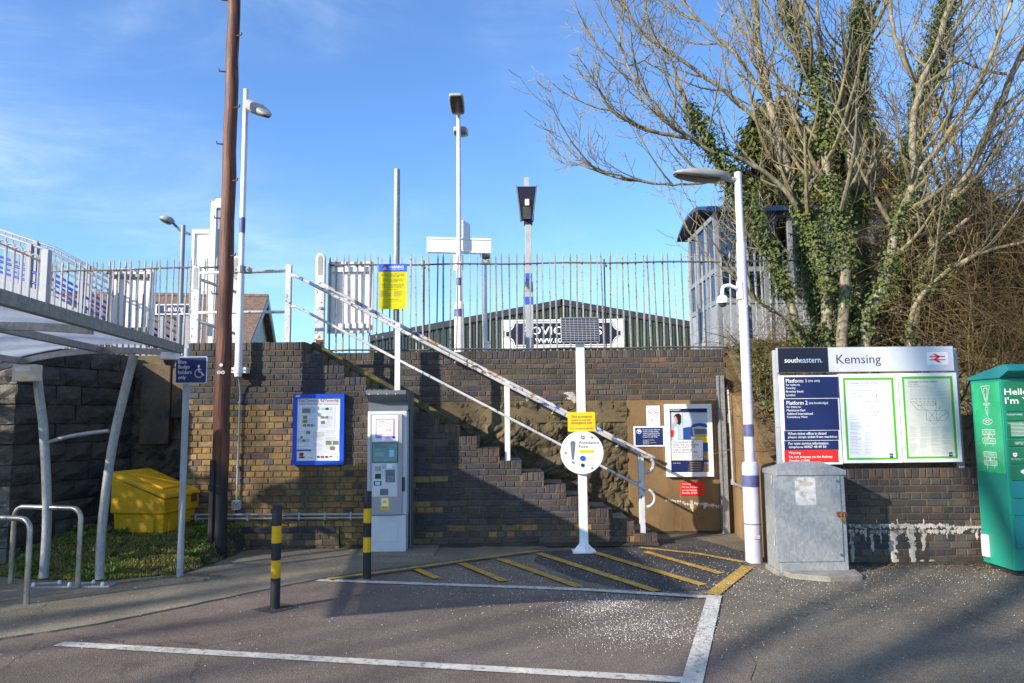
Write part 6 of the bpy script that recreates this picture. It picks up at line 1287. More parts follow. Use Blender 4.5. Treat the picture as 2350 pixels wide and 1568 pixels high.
for a4 in ((q[0], q[0] + .05, q[2], q[3]), (q[1] - .05, q[1], q[2], q[3]), (q[0] + .05, q[1] - .05, q[2], q[2] + .06), (q[0] + .05, q[1] - .05, q[3] - .08, q[3])): m.box(a4[0], a4[1], YK2 - .03, YK2 + .07, a4[2], a4[3])
m.build('frame', M['machine'], pc_); a = at(487, 640, YK2 - .1); m = MB(); m.box(a.x - .05, a.x + .05, YK2 - .14, YK2 - .04, 2.48, at(487, 464, YK2 - .1).z); m.build('post', M['paper_cream'], pc_)
zz5 = at(487, 478, YK2).z; bc = thing('bullet_camera', (a.x + .1, YK2 - .1, zz5), 'small white box camera at the top of the poster case post', 'camera'); m = MB(); m.box(a.x + .06, a.x + .26, YK2 - .2, YK2 - .02, zz5 - .05, zz5 + .12); m.build('body', M['white_clean'], bc, bevel=.01); m = MB(); m.tube([(a.x - .08, YK2 - .1, zz5 + .1), (a.x + .3, YK2 - .1, zz5 + .1)], .022, 8); m.tube([(a.x + .05, YK2 - .1, zz5 - .02), (a.x + .28, YK2 - .14, zz5 - .16)], .018, 8); m.build('bracket', M['galv'], bc)
YZ = 12.6; q = rect(357, 698, 441, 722, YZ); kn2 = thing('platform_name_sign', ((q[0] + q[1]) / 2, YZ, q[2]), 'navy platform name sign with white border above the cycle shelter', 'sign'); m = MB(); m.box(q[0], q[1], YZ, YZ + .03, q[2], q[3]); p = m.build('panel', M['white_clean'], kn2); m = MB(); m.front(q[0] + .02, q[1] - .02, q[2] + .018, q[3] - .018, YZ - .002); nf = m.build('navy_field', M['navy'], p); a4 = rect(377, 702, 421, 719, YZ); txt(nf, 'Kemsing', *a4, YZ - .004, M['white_print'], .01)
m = MB(); 
for sx in (.15, .85): xx = q[0] + (q[1] - q[0]) * sx; m.box(xx - .03, xx + .03, YZ + .031, YZ + .09, 2.48, q[3] - .02)
m.build('posts', M['bridge_white'], kn2)

# ---- footbridge stairs
fb = thing('footbridge_stairs', at(150, 790, 14.6), 'white footbridge stairs with blue handrails rising to the left', 'footbridge')
for sd, Y in enumerate((14.2, 15.7)):
    k0 = (0, 0) if sd == 0 else (14, 6)
    L = lambda px, py: at(px + k0[0], py - k0[1], Y)
    tp = lambda px: 575 + (px - 112) * (.54 if px > 112 else .33)
    for off, r_, mt, nm in ((0, .035, 'bridge_white', 'top_rail'), (30, .025, 'bridge_white', 'mid_rail'), (62, .033, 'bridge_blue', 'handrail'), (86, .028, 'bridge_blue', 'handrail')): m = MB(); m.tube([L(-60, tp(-60) + off), L(112, tp(112) + off), L(440, tp(440) + off)], r_ * .8, 8); m.build(nm, M[mt], fb, smooth=True)
    m = MB(); A, B = L(-60, tp(-60) + 118), L(440, tp(440) + 118); Cc = L(112, tp(112) + 118); m.prism_y([(A.x, A.z - .16), (Cc.x, Cc.z - .16), (B.x, B.z - .16), (B.x, B.z + .16), (Cc.x, Cc.z + .16), (A.x, A.z + .16)], Y - .03, Y + .03); m.build('stringer', M['bridge_white'], fb)
    for k in range(31):
        px = -50 + k * 16.0; A, B = L(px, tp(px)), L(px, tp(px) + 110); m = MB(); m.box(A.x - .009, A.x + .009, Y - .009, Y + .009, B.z, A.z); m.build('baluster', M['bridge_white'], fb)
    for px in (70, 190, 310, 420): A = L(px, tp(px)); m = MB(); m.box(A.x - .045, A.x + .045, Y - .045, Y + .045, 2.48, A.z); m.build('post', M['bridge_white'], fb)
for k in range(26): px = -40 + k * 18.5; A = at(px + 3, 575 + (px - 112) * (.54 if px > 112 else .33) + 112, 14.2); m = MB(); m.box(A.x - .12, A.x + .12, 14.25, 15.62, A.z - .03, A.z + .0); m.build('tread', M['grey_paint'], fb)

# ---- house beyond
hs_ = thing('house', at(500, 790, 31), 'cream gabled house with brown tiled roof beyond the platform', 'house')
Ap, Lb, Rb = at(596, 685, 30.5), at(553, 792, 27.5), at(621, 792, 33.5); gdir = (Rb - Lb); gdir.z = 0; rd = Vector((-gdir.y, gdir.x, 0)).normalized(); 
if rd.x > 0: rd = -rd
Lb.z = Rb.z = at(560, 792, 28).z; rl = 15; m = MB()
m.poly([Lb, Rb, Ap]); m.poly([Lb - Vector((0, 0, 4)), Rb - Vector((0, 0, 4)), Rb, Lb]); e2 = rd * rl; m.poly([Lb - Vector((0, 0, 4)) + e2, Lb - Vector((0, 0, 4)), Lb, Lb + e2]); m.build('wall', M['house_cream'], hs_)
m = MB(); ov = -rd * .35; dn = (Lb - Ap) * .08; dn2 = (Rb - Ap) * .08; u_ = Vector((0, 0, .08)); m.poly([Ap + ov + u_, Ap + e2 + u_, Lb + dn + e2 + u_, Lb + dn + ov + u_]); m.poly([Ap + e2 + u_, Ap + ov + u_, Rb + dn2 + ov + u_, Rb + dn2 + e2 + u_]); rf = m.build('roof', M['tile'], hs_)
m = MB()                                                                                   # tile courses as real steps
for k in range(26):
    t0, t1 = k / 26, (k + 1) / 26; a4 = Ap + (Lb + dn - Ap) * t0 + u_; b4 = Ap + (Lb + dn - Ap) * t1 + u_ + (Vector((0, 0, 1)) + (Lb - Ap).cross(rd).normalized() * 0) * .035; m.poly([a4 + ov, a4 + e2, b4 + e2, b4 + ov]); m.poly([b4 + ov, b4 + e2, b4 + e2 - Vector((0, 0, .035)), b4 + ov - Vector((0, 0, .035))])
kind(m.build('tile_courses', M['tile'], rf), 'stuff'); m = MB(); m.tube([Ap + ov + u_, Ap + e2 + u_], .11, 8); m.build('ridge', M['tile'], rf)
m = MB(); 
for Q in (Lb + dn, Rb + dn2): A = Ap + ov * 1.05; B = Q + ov * 1.05; z_ = Vector((0, 0, .22)); m.poly([A - z_, B - z_, B + u_, A + u_]); m.poly([A - z_ + rd * .06, A + u_ + rd * .06, B + u_ + rd * .06, B - z_ + rd * .06]); m.poly([A - z_, A - z_ + rd * .06, B - z_ + rd * .06, B - z_])
m.build('bargeboard', M['house_trim'], hs_)

# ---- warehouse
YWh = 48.0; wh = thing('warehouse', at(1280, 800, YWh), 'dark green ribbed metal warehouse gable with a white bordered sign', 'warehouse')
ap0 = at(1290, 690, YWh); el = at(849, 773, YWh); er = at(1760, 771, YWh); zbw = 0.0
m = MB(); m.prism_y([(el.x, zbw), (er.x, zbw), (er.x, er.z), (ap0.x, ap0.z), (el.x, el.z)], YWh, YWh + 8); m.build('wall', M['clad'], wh)
rbm = MB(); rbm.prism_z([(-.06, 0), (-.035, -.045), (.035, -.045), (.06, 0)][::1], 0, 1); rme = bpy.data.meshes.new('cladding_rib'); rme.from_pydata(rbm.v, [], [tuple(reversed(f_)) for f_ in rbm.f] if False else rbm.f); rme.materials.append(M['clad'])
x = el.x + .1; o_ = ORG[wh.name]
while x < er.x - .05:
    zt5 = el.z + (ap0.z - el.z) * (x - el.x) / (ap0.x - el.x) if x < ap0.x else ap0.z + (er.z - ap0.z) * (x - ap0.x) / (er.x - ap0.x); ob = bpy.data.objects.new('cladding_rib', rme); COL.objects.link(ob); ob.parent = wh; ob.location = (x - o_.x, YWh - .001 - o_.y, 1.5 - o_.z); ob.scale.z = zt5 - 1.5 - .1; x += .21
for A, B in ((el, ap0), (ap0, er)):
    m = MB(); d_ = (B - A).normalized() * .1; m.prism_y([(A.x - d_.x, A.z - .33 - d_.z), (B.x + d_.x * (A is el), B.z - .33), (B.x, B.z + .08), (A.x - d_.x, A.z + .08 - d_.z)], YWh - .16, YWh + .3); m.build('rake_trim', M['clad_trim'], wh)
wsb = lambda x, y, xx, yy: rect(918 + x / 3.413, 516.4 + y / 3.413, 918 + xx / 3.413, 516.4 + yy / 3.413, YWh - .2); q = wsb(797, 740, 1757, 962); sg = thing('warehouse_sign', ((q[0] + q[1]) / 2, YWh - .2, q[2]), 'large dark sign with white scalloped border on the green warehouse', 'sign'); m = MB(); m.box(q[0], q[1], YWh - .2, YWh - .05, q[2], q[3]); sp6 = m.build('board', M['white_clean'], sg)
def notched(q, r, y):
    pts = []
    for cx, cz, a0 in ((q[1], q[3], 270), (q[0], q[3], 0), (q[0], q[2], 90), (q[1], q[2], 180)):
        for k in range(7): a = math.radians(a0 - 90 * k / 6 + (0)); pts.append((cx + r * math.cos(a), cz + r * math.sin(a)))
    return pts
def notch2(q, r):
    pts = []
    for cx, cz, s0, s1 in ((q[0], q[2], 90, 0), (q[1], q[2], 180, 90), (q[1], q[3], 270, 180), (q[0], q[3], 360, 270)):
        for k in range(8): a = math.radians(s0 + (s1 - s0) * k / 7); pts.append((cx + r * math.cos(a), cz + r * math.sin(a)))
    return pts
for bq, r_, mt, d_ in ((wsb(814, 752, 1742, 950), .62, 'black', .003), (wsb(820, 758, 1736, 944), .60, 'white_print', .012), (wsb(830, 768, 1728, 936), .56, 'navy_dark', .02)): m = MB(); m.prism_y(notch2(bq, r_), YWh - .2 - d_, YWh - .2 - d_ + .004); m.build('border' if mt != 'navy_dark' else 'dark_field', M[mt], sp6)
y = YWh - .235; txt(sp6, 'ROVIC', *wsb(965, 797, 1268, 860), y, M['white_print'], .02); txt(sp6, 'S', *wsb(1540, 797, 1582, 860), y, M['white_print'], .02); txt(sp6, 'www.ro', *wsb(1058, 888, 1268, 924), y, M['white_print'], .02)

# ---- platform waiting shelter
YQ0, YQ1 = 13.0, 14.9; ws_ = thing('waiting_shelter', at(1850, 790, 14), 'glazed platform waiting shelter with curved navy roof behind the ivy tree', 'shelter')
X0, X1 = at(1647, 640, YQ0).x, at(2098, 640, YQ0).x; zb6 = at(1850, 795, YQ0).z + .03; zt6 = at(1850, 487, YQ0).z; zmid = at(1850, 617, YQ0).z; zlow = at(1850, 690, YQ0).z
def frame_bar(x0, x1, y0, y1, z0, z1, nm='frame_bar'): m = MB(); m.box(x0, x1, y0, y1, z0, z1); return m.build(nm, M['alu'], ws_, bevel=.004)
cols = [X0, at(1710, 640, YQ0).x, at(1758, 640, YQ0).x, at(1816, 640, YQ0).x, at(1880, 640, YQ0).x, at(1935, 640, YQ0).x, at(2004, 640, YQ0).x, X1]
for x in cols:
    frame_bar(x - .045, x + .045, YQ0 - .045, YQ0 + .045, 2.48 if x in (X0, X1) else zb6, zt6, 'mullion'); frame_bar(x - .04, x + .04, YQ1 - .04, YQ1 + .04, 2.48 if x in (X0, X1) else zb6, zt6, 'mullion')
for Y in (YQ0, YQ1):
    for z_ in (zb6, zlow, zmid, zt6 - .05): frame_bar(X0 + .045, X1 - .045, Y - .035, Y + .035, z_ - .045, z_ + .045, 'transom')
    for a, b_ in zip(cols, cols[1:]):
        for z0_, z1_ in ((zlow + .045, zmid - .045), (zmid + .045, zt6 - .095)): m = MB(); m.box(a + .045, b_ - .045, Y - .004, Y + .004, z0_, z1_); m.build('pane', M['glass'], ws_)
        m = MB(); m.box(a + .045, b_ - .045, Y - .012, Y + .012, zb6 + .045, zlow - .045); m.build('lower_panel', M['shelter_panel'], ws_)
for X in (X0, X1):
    ys_ = [YQ0 + (YQ1 - YQ0) * k / 3 for k in range(4)]
    for yv in ys_[1:-1]: frame_bar(X - .04, X + .04, yv - .04, yv + .04, zb6, zt6, 'mullion')
    for z_ in (zb6, zlow, zmid, zt6 - .05): frame_bar(X - .033, X + .033, YQ0 + .045, YQ1 - .045, z_ - .045, z_ + .045, 'transom')
    for a, b_ in zip(ys_, ys_[1:]):
        for z0_, z1_ in ((zlow + .045, zmid - .045), (zmid + .045, zt6 - .095)): m = MB(); m.box(X - .004, X + .004, a + .045, b_ - .045, z0_, z1_); m.build('pane', M['glass'], ws_)
        m = MB(); m.box(X - .012, X + .012, a + .045, b_ - .045, zb6 + .045, zlow - .045); m.build('lower_panel', M['shelter_panel'], ws_)
m = MB(); pr_ = [(YQ0 - .22 + (YQ1 - YQ0 + .44) * k / 14, zt6 + .03 + .25 * math.sin(math.pi * (k / 14)) ** .8) for k in range(15)]; m.prism_x(pr_ + [(pr_[-1][0], pr_[-1][1] - .05)] + [(a, b_ - .06) for a, b_ in pr_[::-1][1:-1]] + [(pr_[0][0], pr_[0][1] - .05)], X0 - .22, X1 + .22); m.f = [tuple(reversed(f_)) for f_ in m.f]; m.build('roof', M['roof_navy'], ws_, smooth='auto')
m = MB(); m.box(X0 - .2, X1 + .2, YQ0 - .24, YQ0 - .15, zt6 - .03, zt6 + .06); m.build('gutter', M['roof_navy'], ws_)

# ================================================================== VEGETATION
def jitter(rg, a=1.0): return Vector((rg.uniform(-a, a), rg.uniform(-a, a), rg.uniform(-a, a)))
def grow(mb, p, d, r, L, lev, rg, upf=.10, kids=(7, 5, 3), wob=.16, spread=.8, tips=None, rmin=.0036):
    """a tapering, wandering shoot with side shoots; lev counts down to 0"""
    n = max(3, int(L / (.16 if lev > 1 else .09))); pts = [Vector(p)]; rs = [r]; d = Vector(d).normalized(); dirs = [d.copy()]
    for k in range(n):
        d = (d + jitter(rg, wob) + Vector((0, 0, upf))).normalized(); pts.append(pts[-1] + d * (L / n)); rs.append(max(r * (1 - .72 * (k + 1) / n), rmin)); dirs.append(d.copy())
    mb.tube(pts, rs, 7 if r > .03 else (5 if r > .012 else 3), False)
    if tips is not None and lev == 0: tips.append(pts[-1])
    if lev <= 0: return pts
    kn = kids[len(kids) - lev] if lev <= len(kids) else kids[0]
    for k in range(kn):
        t = .22 + .78 * (k + rg.random()) / kn; i = min(int(t * n), n - 1); q = pts[i] + (pts[i + 1] - pts[i]) * (t * n - i if t * n - i < 1 else 0)
        u, w = perp(dirs[i]); a = rg.uniform(0, 2 * math.pi); side = u * math.cos(a) + w * math.sin(a)
        nd = (dirs[i] * (1 - spread * .45) + side * spread).normalized()
        grow(mb, q, nd, max(rs[i] * rg.uniform(.42, .62), rmin), L * rg.uniform(.32, .58), lev - 1, rg, upf, kids, wob, spread, tips, rmin)
    return pts
def leaf_at(mb, p, nrm, size, rg):
    nrm = nrm.normalized(); u, w = perp(nrm); a = rg.uniform(0, 6.28); t = u * math.cos(a) + w * math.sin(a); b = nrm.cross(t)
    i = mb.V(p - t * size * .5, p + b * size * .42 + nrm * size * .12, p + t * size * .55, p - b * size * .42 + nrm * size * .12); mb.Fc(i, i + 1, i + 2); mb.Fc(i, i + 2, i + 3)
def ivy_on(mb, pts, rad, n, rg, seed, spread=.11, thr=-.15):
    for k in range(n):
        t = rg.random() * (len(pts) - 1.001); i = int(t); p = pts[i] + (pts[i + 1] - pts[i]) * (t - i)
        if mnoise.noise(Vector((p.x * 1.2 + seed, p.y, p.z * 1.6))) < thr: continue
        d = jitter(rg); d.z *= .5; d.normalize(); q = p + d * (rad + abs(rg.gauss(0, spread)) ) + Vector((0, 0, rg.uniform(-.08, .08)))
        leaf_at(mb, q, d + Vector((-.5, -.5, .5)) + jitter(rg, .6), rg.uniform(.025, .062), rg)
rg = random.Random(101)
STEMS = [  # photograph polyline, depth at foot and tip, foot radius, ivy leaves, side shoots
    ([(1838, 800), (1812, 690), (1775, 600), (1735, 520), (1690, 430), (1640, 350), (1590, 265), (1560, 200)], 10.0, 9.6, .055, 900, 7),
    ([(1900, 800), (1893, 640), (1862, 530), (1832, 470), (1795, 340), (1768, 240), (1742, 110), (1730, -40), (1728, -160)], 10.1, 10.4, .075, 700, 15),
    ([(1930, 800), (1940, 650), (1928, 520), (1905, 430), (1890, 330), (1880, 240), (1842, 130), (1800, 0), (1770, -130)], 9.9, 9.5, .07, 900, 15),
    ([(1962, 800), (1966, 600), (1962, 450), (1958, 300), (1966, 150), (1975, 0), (1985, -160)], 10.3, 10.5, .115, 2600, 13),
    ([(1987, 800), (1992, 725), (2030, 655), (2050, 560), (2062, 500), (2098, 410), (2094, 300), (2112, 200), (2160, 80), (2200, -80)], 9.8, 9.3, .065, 250, 15),
    ([(2062, 800), (2066, 650), (2080, 520), (2092, 420), (2102, 300), (2122, 200), (2150, 100), (2185, -40), (2200, -140)], 10.2, 10.6, .085, 2600, 12),
    ([(2092, 790), (2112, 650), (2150, 560), (2172, 480), (2230, 380), (2290, 250), (2345, 120), (2390, 0)], 9.9, 9.4, .065, 300, 15),
    ([(2085, 780), (2106, 690), (2195, 610), (2290, 570), (2420, 545)], 9.8, 9.0, .035, 40, 9),
    ([(1845, 790), (1800, 730), (1735, 690), (1690, 640), (1662, 595)], 9.8, 9.2, .026, 20, 5),
    ([(1826, 470), (1770, 405), (1690, 360), (1600, 325), (1500, 300), (1430, 272), (1390, 240)], 10.0, 9.3, .034, 0, 13),
    ([(1700, 432), (1640, 418), (1560, 424), (1480, 418), (1410, 402), (1350, 385)], 9.9, 9.3, .020, 0, 9),
    ([(1795, 345), (1700, 240), (1600, 165), (1520, 110), (1460, 60), (1430, 0)], 10.3, 10.0, .032, 0, 14),
    ([(1770, 245), (1690, 130), (1610, 50), (1540, -30)], 10.3, 10.2, .030, 0, 12),
    ([(1880, 245), (1850, 60), (1790, -100)], 9.7, 9.2, .03, 0, 9),
    ([(2098, 410), (2180, 300), (2250, 180), (2300, 60), (2340, -60)], 9.5, 9.0, .032, 0, 13),
    ([(2110, 210), (2060, 100), (2040, 0), (2020, -100)], 9.5, 9.4, .028, 0, 10),
    ([(1640, 352), (1560, 300), (1490, 225), (1440, 150), (1420, 80)], 9.6, 9.3, .022, 0, 12),
    ([(2150, 560), (2250, 480), (2350, 420), (2440, 380)], 9.7, 9.2, .028, 0, 9),
    ([(1960, 300), (1900, 180), (1880, 60), (1870, -60)], 10.4, 10.8, .035, 300, 10),
    ([(1860, 800), (1875, 700), (1850, 600), (1846, 500)], 10.4, 10.6, .05, 1300, 3)]
tr = thing('ivy_tree', at(1960, 800, 10.1), 'bare many-stemmed tree with ivy-wrapped trunks behind the noticeboard', 'tree')
trunk = MB(); crown = MB(); ivy = MB(); o0 = ORG[tr.name]
for si, (P, y0, y1, r0, ni, ns) in enumerate(STEMS):
    n = len(P); pts = smooth3([at(a, b, y0 + (y1 - y0) * k / (n - 1)) for k, (a, b) in enumerate(P)], 5)
    if P[0][1] > 770: pts.insert(0, pts[0] - Vector((0, 0, .5)))
    rs = [r0 * 1.08 * (1 - .5 * k / (len(pts) - 1)) for k in range(len(pts))]
    pts = [p + jitter(rg, .012) for p in pts]
    trunk.tube(pts, rs, 10 if r0 > .05 else 7, False)
    if ni: ivy_on(ivy, pts[:int(len(pts) * (.9 if ni > 800 else .55))], r0 * .8, int(ni * 6.5), rg, si * 3.7, .075)
    for k in range(ns):
        t = .3 + .7 * (k + rg.random()) / ns
        if P[0][1] < 600: t = .08 + .92 * (k + rg.random()) / ns
        i = min(int(t * (len(pts) - 1)), len(pts) - 2); d = (pts[i + 1] - pts[i]).normalized()
        sx = -1 if (P[-1][0] < 1900) else 1
        side = Vector((rg.uniform(-1, 1) + sx * .45, rg.uniform(-.8, .6), rg.uniform(-.25, .5))).normalized()
        grow(crown, pts[i], (d * .55 + side * .85), max(rs[i] * .55, .014), rg.uniform(.8, 1.7) * (.72 if P[-1][0] < 1650 else 1), 2, rg, .17, (5, 4), .09, .72, None, .0038)
    grow(crown, pts[-1], pts[-1] - pts[-2], rs[-1] * .9, .6 if P[-1][0] < 1650 else 1.0, 2, rg, .10, (6, 4), .10, .72, None, .0038)
trunk.build('trunk', M['bark'], tr, smooth=True); crown.build('crown', M['bark_twig'], tr); ivy.build('ivy', M['ivy'], tr)

# second bare tree at the right edge, farther back
def bare_tree(loc, h, label, seed, lev=4, kids=(9, 7, 5, 4), r=.13, mat='bramble', group=None, lean=(0, 0), spread=.8):
    rg = random.Random(seed); t = thing('bare_tree', loc, label, 'tree', group); mb = MB(); tk_ = MB(); L = Vector(loc)
    for k in range(3 if lev > 3 else 2):
        grow(mb, L + Vector((rg.uniform(-.3, .3), rg.uniform(-.3, .3), -.2)), Vector((rg.uniform(-.3, .3) + lean[0], rg.uniform(-.3, .3) + lean[1], 1)), r * rg.uniform(.6, 1), h * rg.uniform(.75, 1), lev - 1, rg, .06, kids[1:], .10, spread, None, .004)
    tk_.tube([L - Vector((0, 0, .4)), L + Vector((0, 0, .5))], [r * 1.3, r], 9, False); tk_.build('trunk', M[mat], t); mb.build('crown', M[mat], t); return t
bare_tree((9.2, 14.0, 2.3), 6.4, 'brown bare tree rising behind the thicket at the right edge', 12, 4, (9, 7, 6, 4), .09)
bare_tree((6.7, 12.5, 2.4), 4.2, 'slender bare tree between the waiting shelter and the thicket', 77, 4, (9, 6, 5, 3), .05)
# thicket
rg = random.Random(55); th = MB(); lv_ = MB()
for k in range(430):
    x = rg.uniform(5.1, 10.5); y = rg.uniform(8.7, 12.4); z = bank_z(x, min(y, YB + .5)); hgt = rg.uniform(1.2, 3.6) * (1 if x > 6.2 else .62)
    if x < 5.8: hgt = min(hgt, 1.5)
    grow(th, (x, y, z - .1), Vector((rg.uniform(-.5, .35), rg.uniform(-.5, .2), 1)), rg.uniform(.007, .018), hgt, 2, rg, -.035, (7, 4), .12, .7, None, .0028)
kind(th.build('bare_thicket', M['bramble'], org=(7, 10, 2)), 'stuff')
# bank cover: dead stems, ivy and leaf litter
bk = MB(); bi = MB(); dl = MB(); rg = random.Random(66)
for k in range(260):
    x = rg.uniform(3.05, 3.95) if k % 3 else rg.uniform(3.5, 7); y = rg.uniform(YL + (1.0 if x > 3.1 else .35), YB + .1); grow(bk, (x, y, bank_z(x, y) + .02), Vector((rg.uniform(-.8, .5), rg.uniform(-.9, .1), rg.uniform(.1, .7))), rg.uniform(.004, .009), rg.uniform(.3, .9), 1, rg, -.09, (4,), .22, .7, None, .002)
for k in range(5200):
    x = rg.uniform(3.0, 4.3) if k % 2 else rg.uniform(3.0, 9); y = rg.uniform(YL + .25, YB + .3)
    g = mnoise.noise(Vector((x * 1.7, y * 1.7, 4))); p = Vector((x, y, bank_z(x, y) + rg.uniform(.01, .16)))
    if g > -.05 and y > YL + .9: leaf_at(bi, p, Vector((-.3, -.8, .6)) + jitter(rg, .6), rg.uniform(.04, .075), rg)
    elif rg.random() < .6: leaf_at(dl, p - Vector((0, 0, .02)), Vector((0, -.3, 1)) + jitter(rg, .4), rg.uniform(.03, .06), rg)
kind(bk.build('bramble_stems', M['bramble'], org=(4, 9, 1)), 'stuff'); kind(bi.build('bank_ivy', M['ivy'], org=(4, 9, 1)), 'stuff'); kind(dl.build('leaf_litter', M['dead_leaf'], org=(4, 9, 1)), 'stuff')
# conifers behind the waiting shelter
def conifer(loc, h, rad, label, seed, n):
    rg = random.Random(seed); t = thing('conifer_tree', loc, label, 'tree', 'conifers behind the waiting shelter'); L = Vector(loc); m = MB(); m.tube([L - Vector((0, 0, .5)), L + Vector((.1, 0, h * .5)), L + Vector((0, .1, h * .95))], [.22, .14, .03], 9, False); m.build('trunk', M['bark_dark'], t, smooth=True)
    lf_ = MB(); bm = MB(); nb = 90
    for b in range(nb):
        zz_ = h * (.12 + .86 * (b / nb) ** .9); rr = rad * (1 - (zz_ / h) ** 1.6) * rg.uniform(.55, 1.1) + .25; a = rg.uniform(0, 6.28); dr_ = Vector((math.cos(a), math.sin(a), 0)); s0 = L + Vector((0, 0, zz_)); tipz = rg.uniform(-.1, .35) * rr
        bm.tube([s0, s0 + dr_ * rr * .5 + Vector((0, 0, tipz * .7)), s0 + dr_ * rr + Vector((0, 0, tipz * .6))], [.03, .018, .006], 4, False)
        for k in range(n // nb):
            u = rg.random() ** .6; p = s0 + dr_ * rr * u + Vector((0, 0, tipz * u)) + Vector((rg.gauss(0, .16), rg.gauss(0, .16), rg.gauss(-.12, .16))); d = (dr_ * .6 + Vector((0, 0, -.7)) + jitter(rg, .6)).normalized(); w, _ = perp(d); w = (w + jitter(rg, .7)).normalized(); ln = rg.uniform(.16, .34)
            i = lf_.V(p, p + d * ln * .5 + w * ln * .2, p + d * ln, p + d * ln * .5 - w * ln * .2); lf_.Fc(i, i + 1, i + 2); lf_.Fc(i, i + 2, i + 3)
    bm.build('limbs', M['bark_dark'], t); lf_.build('crown', M['conifer'], t)
conifer((7.0, 19.0, 2.3), 7.6, 2.2, 'olive green conifer rising behind the left half of the waiting shelter', 1, 26000); conifer((9.6, 20.5, 2.3), 8.6, 2.3, 'taller olive conifer behind the ivy-covered trunks', 2, 26000); conifer((12.2, 19.5, 2.3), 5.6, 2.0, 'low olive conifer behind the right half of the waiting shelter', 3, 12000)
conifer((8.4, 13.6, 2.2), 3.6, 1.3, 'small dark conifer inside the thicket, nearer the ivy tree', 7, 9000); conifer((10.6, 13.4, 2.2), 4.6, 1.6, 'dark conifer inside the thicket at the right edge', 9, 11000)
# grass, weeds, litter on the mound
g = MB(); wd = MB(); rg = random.Random(88); cnt = 0
while cnt < 26000:
    x, y = rg.uniform(-6.6, -2.9), rg.uniform(7.2, 9.35)
    if not in_grass(x, y): continue
    cnt += 1; cl_ = mnoise.noise(Vector((x * 3.1, y * 3.1, 2)))
    if cl_ < -.28 and rg.random() < .8: continue
    h = rg.uniform(.02, .055) * (1.0 + max(0, cl_) * .9); a = rg.uniform(0, 6.28); w = .005; p = Vector((x, y, mound_z(x, y) + .015)); b = Vector((math.cos(a), math.sin(a), 0)); l = jitter(rg, .6) * h; l.z = h
    i = g.V(p - b * w, p + b * w, p + l * .6 + b * w * .7, p + l + Vector((0, 0, -.01)) + jitter(rg, .01)); g.Fc(i, i + 1, i + 2); g.Fc(i, i + 2, i + 3)
kind(g.build('grass', M['grass'], org=(-4.6, 8.3, 0)), 'stuff')
for k in range(140):
    c = onz(rg.choice((rg.uniform(40, 100), rg.uniform(160, 300), rg.uniform(430, 560), rg.uniform(250, 540))), rg.uniform(1235, 1322), .1)
    if not in_grass(c.x, c.y): continue
    for q in range(rg.randrange(14, 34)):
        a = rg.uniform(0, 6.28); d = Vector((math.cos(a), math.sin(a), rg.uniform(.4, 1.5))).normalized(); ln = rg.uniform(.04, .11); p = Vector((c.x, c.y, mound_z(c.x, c.y) + .015)) + d * rg.uniform(0, .05); w, _ = perp(d); w *= ln * .17
        i = wd.V(p, p + d * ln * .5 + w, p + d * ln + Vector((0, 0, -ln * .25)), p + d * ln * .5 - w); wd.Fc(i, i + 1, i + 2); wd.Fc(i, i + 2, i + 3)
kind(wd.build('weeds', M['weed'], org=(-4.6, 8.3, 0)), 'stuff')
lt_ = MB()
for k in range(700):
    if k % 3 == 0: p = onz(rg.uniform(380, 640), rg.uniform(1232, 1262) + 0, .03); z = .04 + (mound_z(p.x, p.y) if in_grass(p.x, p.y) else 0)
    elif k % 3 == 1:
        p = onz(rg.uniform(60, 560), 0, 0) if False else onz(rg.uniform(60, 540), rg.uniform(1290, 1335), .03); z = .03 + (mound_z(p.x, p.y) if in_grass(p.x, p.y) else 0)
    else: p = onz(rg.uniform(1950, 2330), rg.gauss(1302, 4), 0); z = .012
    leaf_at(lt_, Vector((p.x, min(p.y, YF - .08) if p.x < 1 else min(p.y, YL - .02), z)), Vector((0, 0, 1)) + jitter(rg, .3), rg.uniform(.015, .04), rg)
kind(lt_.build('dead_leaves', M['dead_leaf'], org=(-3, 8.5, 0)), 'stuff')

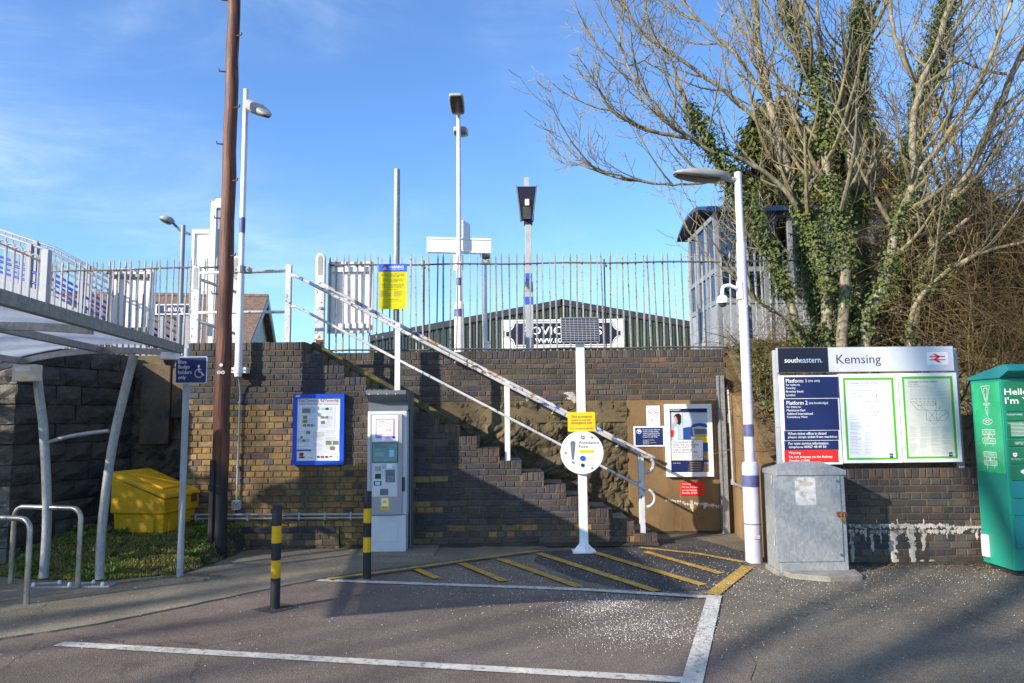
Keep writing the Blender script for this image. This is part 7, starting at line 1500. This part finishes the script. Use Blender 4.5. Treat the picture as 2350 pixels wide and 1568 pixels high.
# ---- scattered rock salt
sa = MB(); rg = random.Random(12)
def grain(x, y, z, s): 
    i = sa.V((x - s, y - s * .6, z), (x + s, y - s * .5, z), (x + rg.uniform(-s, s), y + s, z), (x, y, z + s * 1.2)); sa.Fc(i, i + 1, i + 3); sa.Fc(i + 1, i + 2, i + 3); sa.Fc(i + 2, i, i + 3)
def top(p): 
    return .019 if (p.x < -1.6 or p.y > 8.0 and p.x < .5) else .009
for k in range(11000):
    m_ = rg.random()
    if m_ < .14: px, py = rg.gauss(1400, 62), rg.gauss(1394, 15)
    elif m_ < .36: px, py = rg.gauss(1480, 100), rg.gauss(1445, 25)
    elif m_ < .60: px, py = rg.uniform(1000, 2350), rg.triangular(1240, 1460, 1300)
    elif m_ < .70: px, py = rg.uniform(1640, 2330), rg.gauss(1330, 22)
    elif m_ < .74: px, py = rg.gauss(1000, 120), rg.gauss(1262, 8)
    elif m_ < .88: px, py = rg.uniform(950, 1720), rg.uniform(1245, 1370)
    else: px, py = rg.uniform(0, 2350), rg.triangular(1250, 1568, 1300)
    if py < 1232 or py > 1590: continue
    p = onz(px, py, .0)
    if p.y > 10.3 or (p.x > 2.7 and p.y > YL - .02) or (p.x < .9 and p.y > YF - .05) or in_grass(p.x, p.y) or (2.7 < p.x < 3.45 and p.y > 7.58): continue
    grain(p.x, p.y, .013 if p.x > -1.6 else .018, rg.choice((.001, .0012, .0014, .0017, .0018, .003)) * (1.0 + .05 * p.y))
kind(sa.build('rock_salt', M['salt'], org=(0, 7, 0)), 'stuff')

# ---- trees behind the photographer that throw the dappled shade
for loc, h, sd, lb in (((-19.5, -13.2, 0), 16.5, 5, 'tall bare tree far behind the photographer, nearest the bay'), ((-16.0, -13.5, 0), 15.0, 8, 'tall bare tree far behind the photographer, to the right of the others'), ((-26.5, -10.0, 0), 15.0, 19, 'tall bare tree far behind the photographer, to the left of the others')):
    bare_tree(loc, h, lb, sd, 4, (9, 8, 5, 3), .42, 'bark_dark', 'bare trees behind the photographer', (0, 0), .85)
def shrub(loc, r, h, label, seed, n=5200):  # unseen shrubs, added to throw shade on the grit bin and left corner
    rg = random.Random(seed); t = thing('added_shade_shrub', loc, label, 'shrub', 'unseen evergreen shrubs added for shade'); L = Vector(loc); st = MB(); lf_ = MB()
    for k in range(9): grow(st, L + jitter(rg, .15), Vector((rg.uniform(-.6, .6), rg.uniform(-.6, .6), 1)), .03, h * .8, 1, rg, .03, (5,), .12, .7)
    for k in range(n):
        d = jitter(rg).normalized() * rg.random() ** .4; p = L + Vector((d.x * r, d.y * r, h * .52 + d.z * h * .5)) + jitter(rg, .1); leaf_at(lf_, p, jitter(rg) + Vector((0, 0, .5)), rg.uniform(.08, .15), rg)
    st.build('stems', M['bark_dark'], t); lf_.build('foliage', M['ivy'], t)
shrub((-9.3, 5.4, 0), .95, 3.8, 'unseen evergreen shrub added to shade the grit bin, beside the cycle shelter', 4); shrub((-10.6, 3.2, 0), 1.3, 3.3, 'unseen evergreen shrub added for shade, farther from the wall', 6)
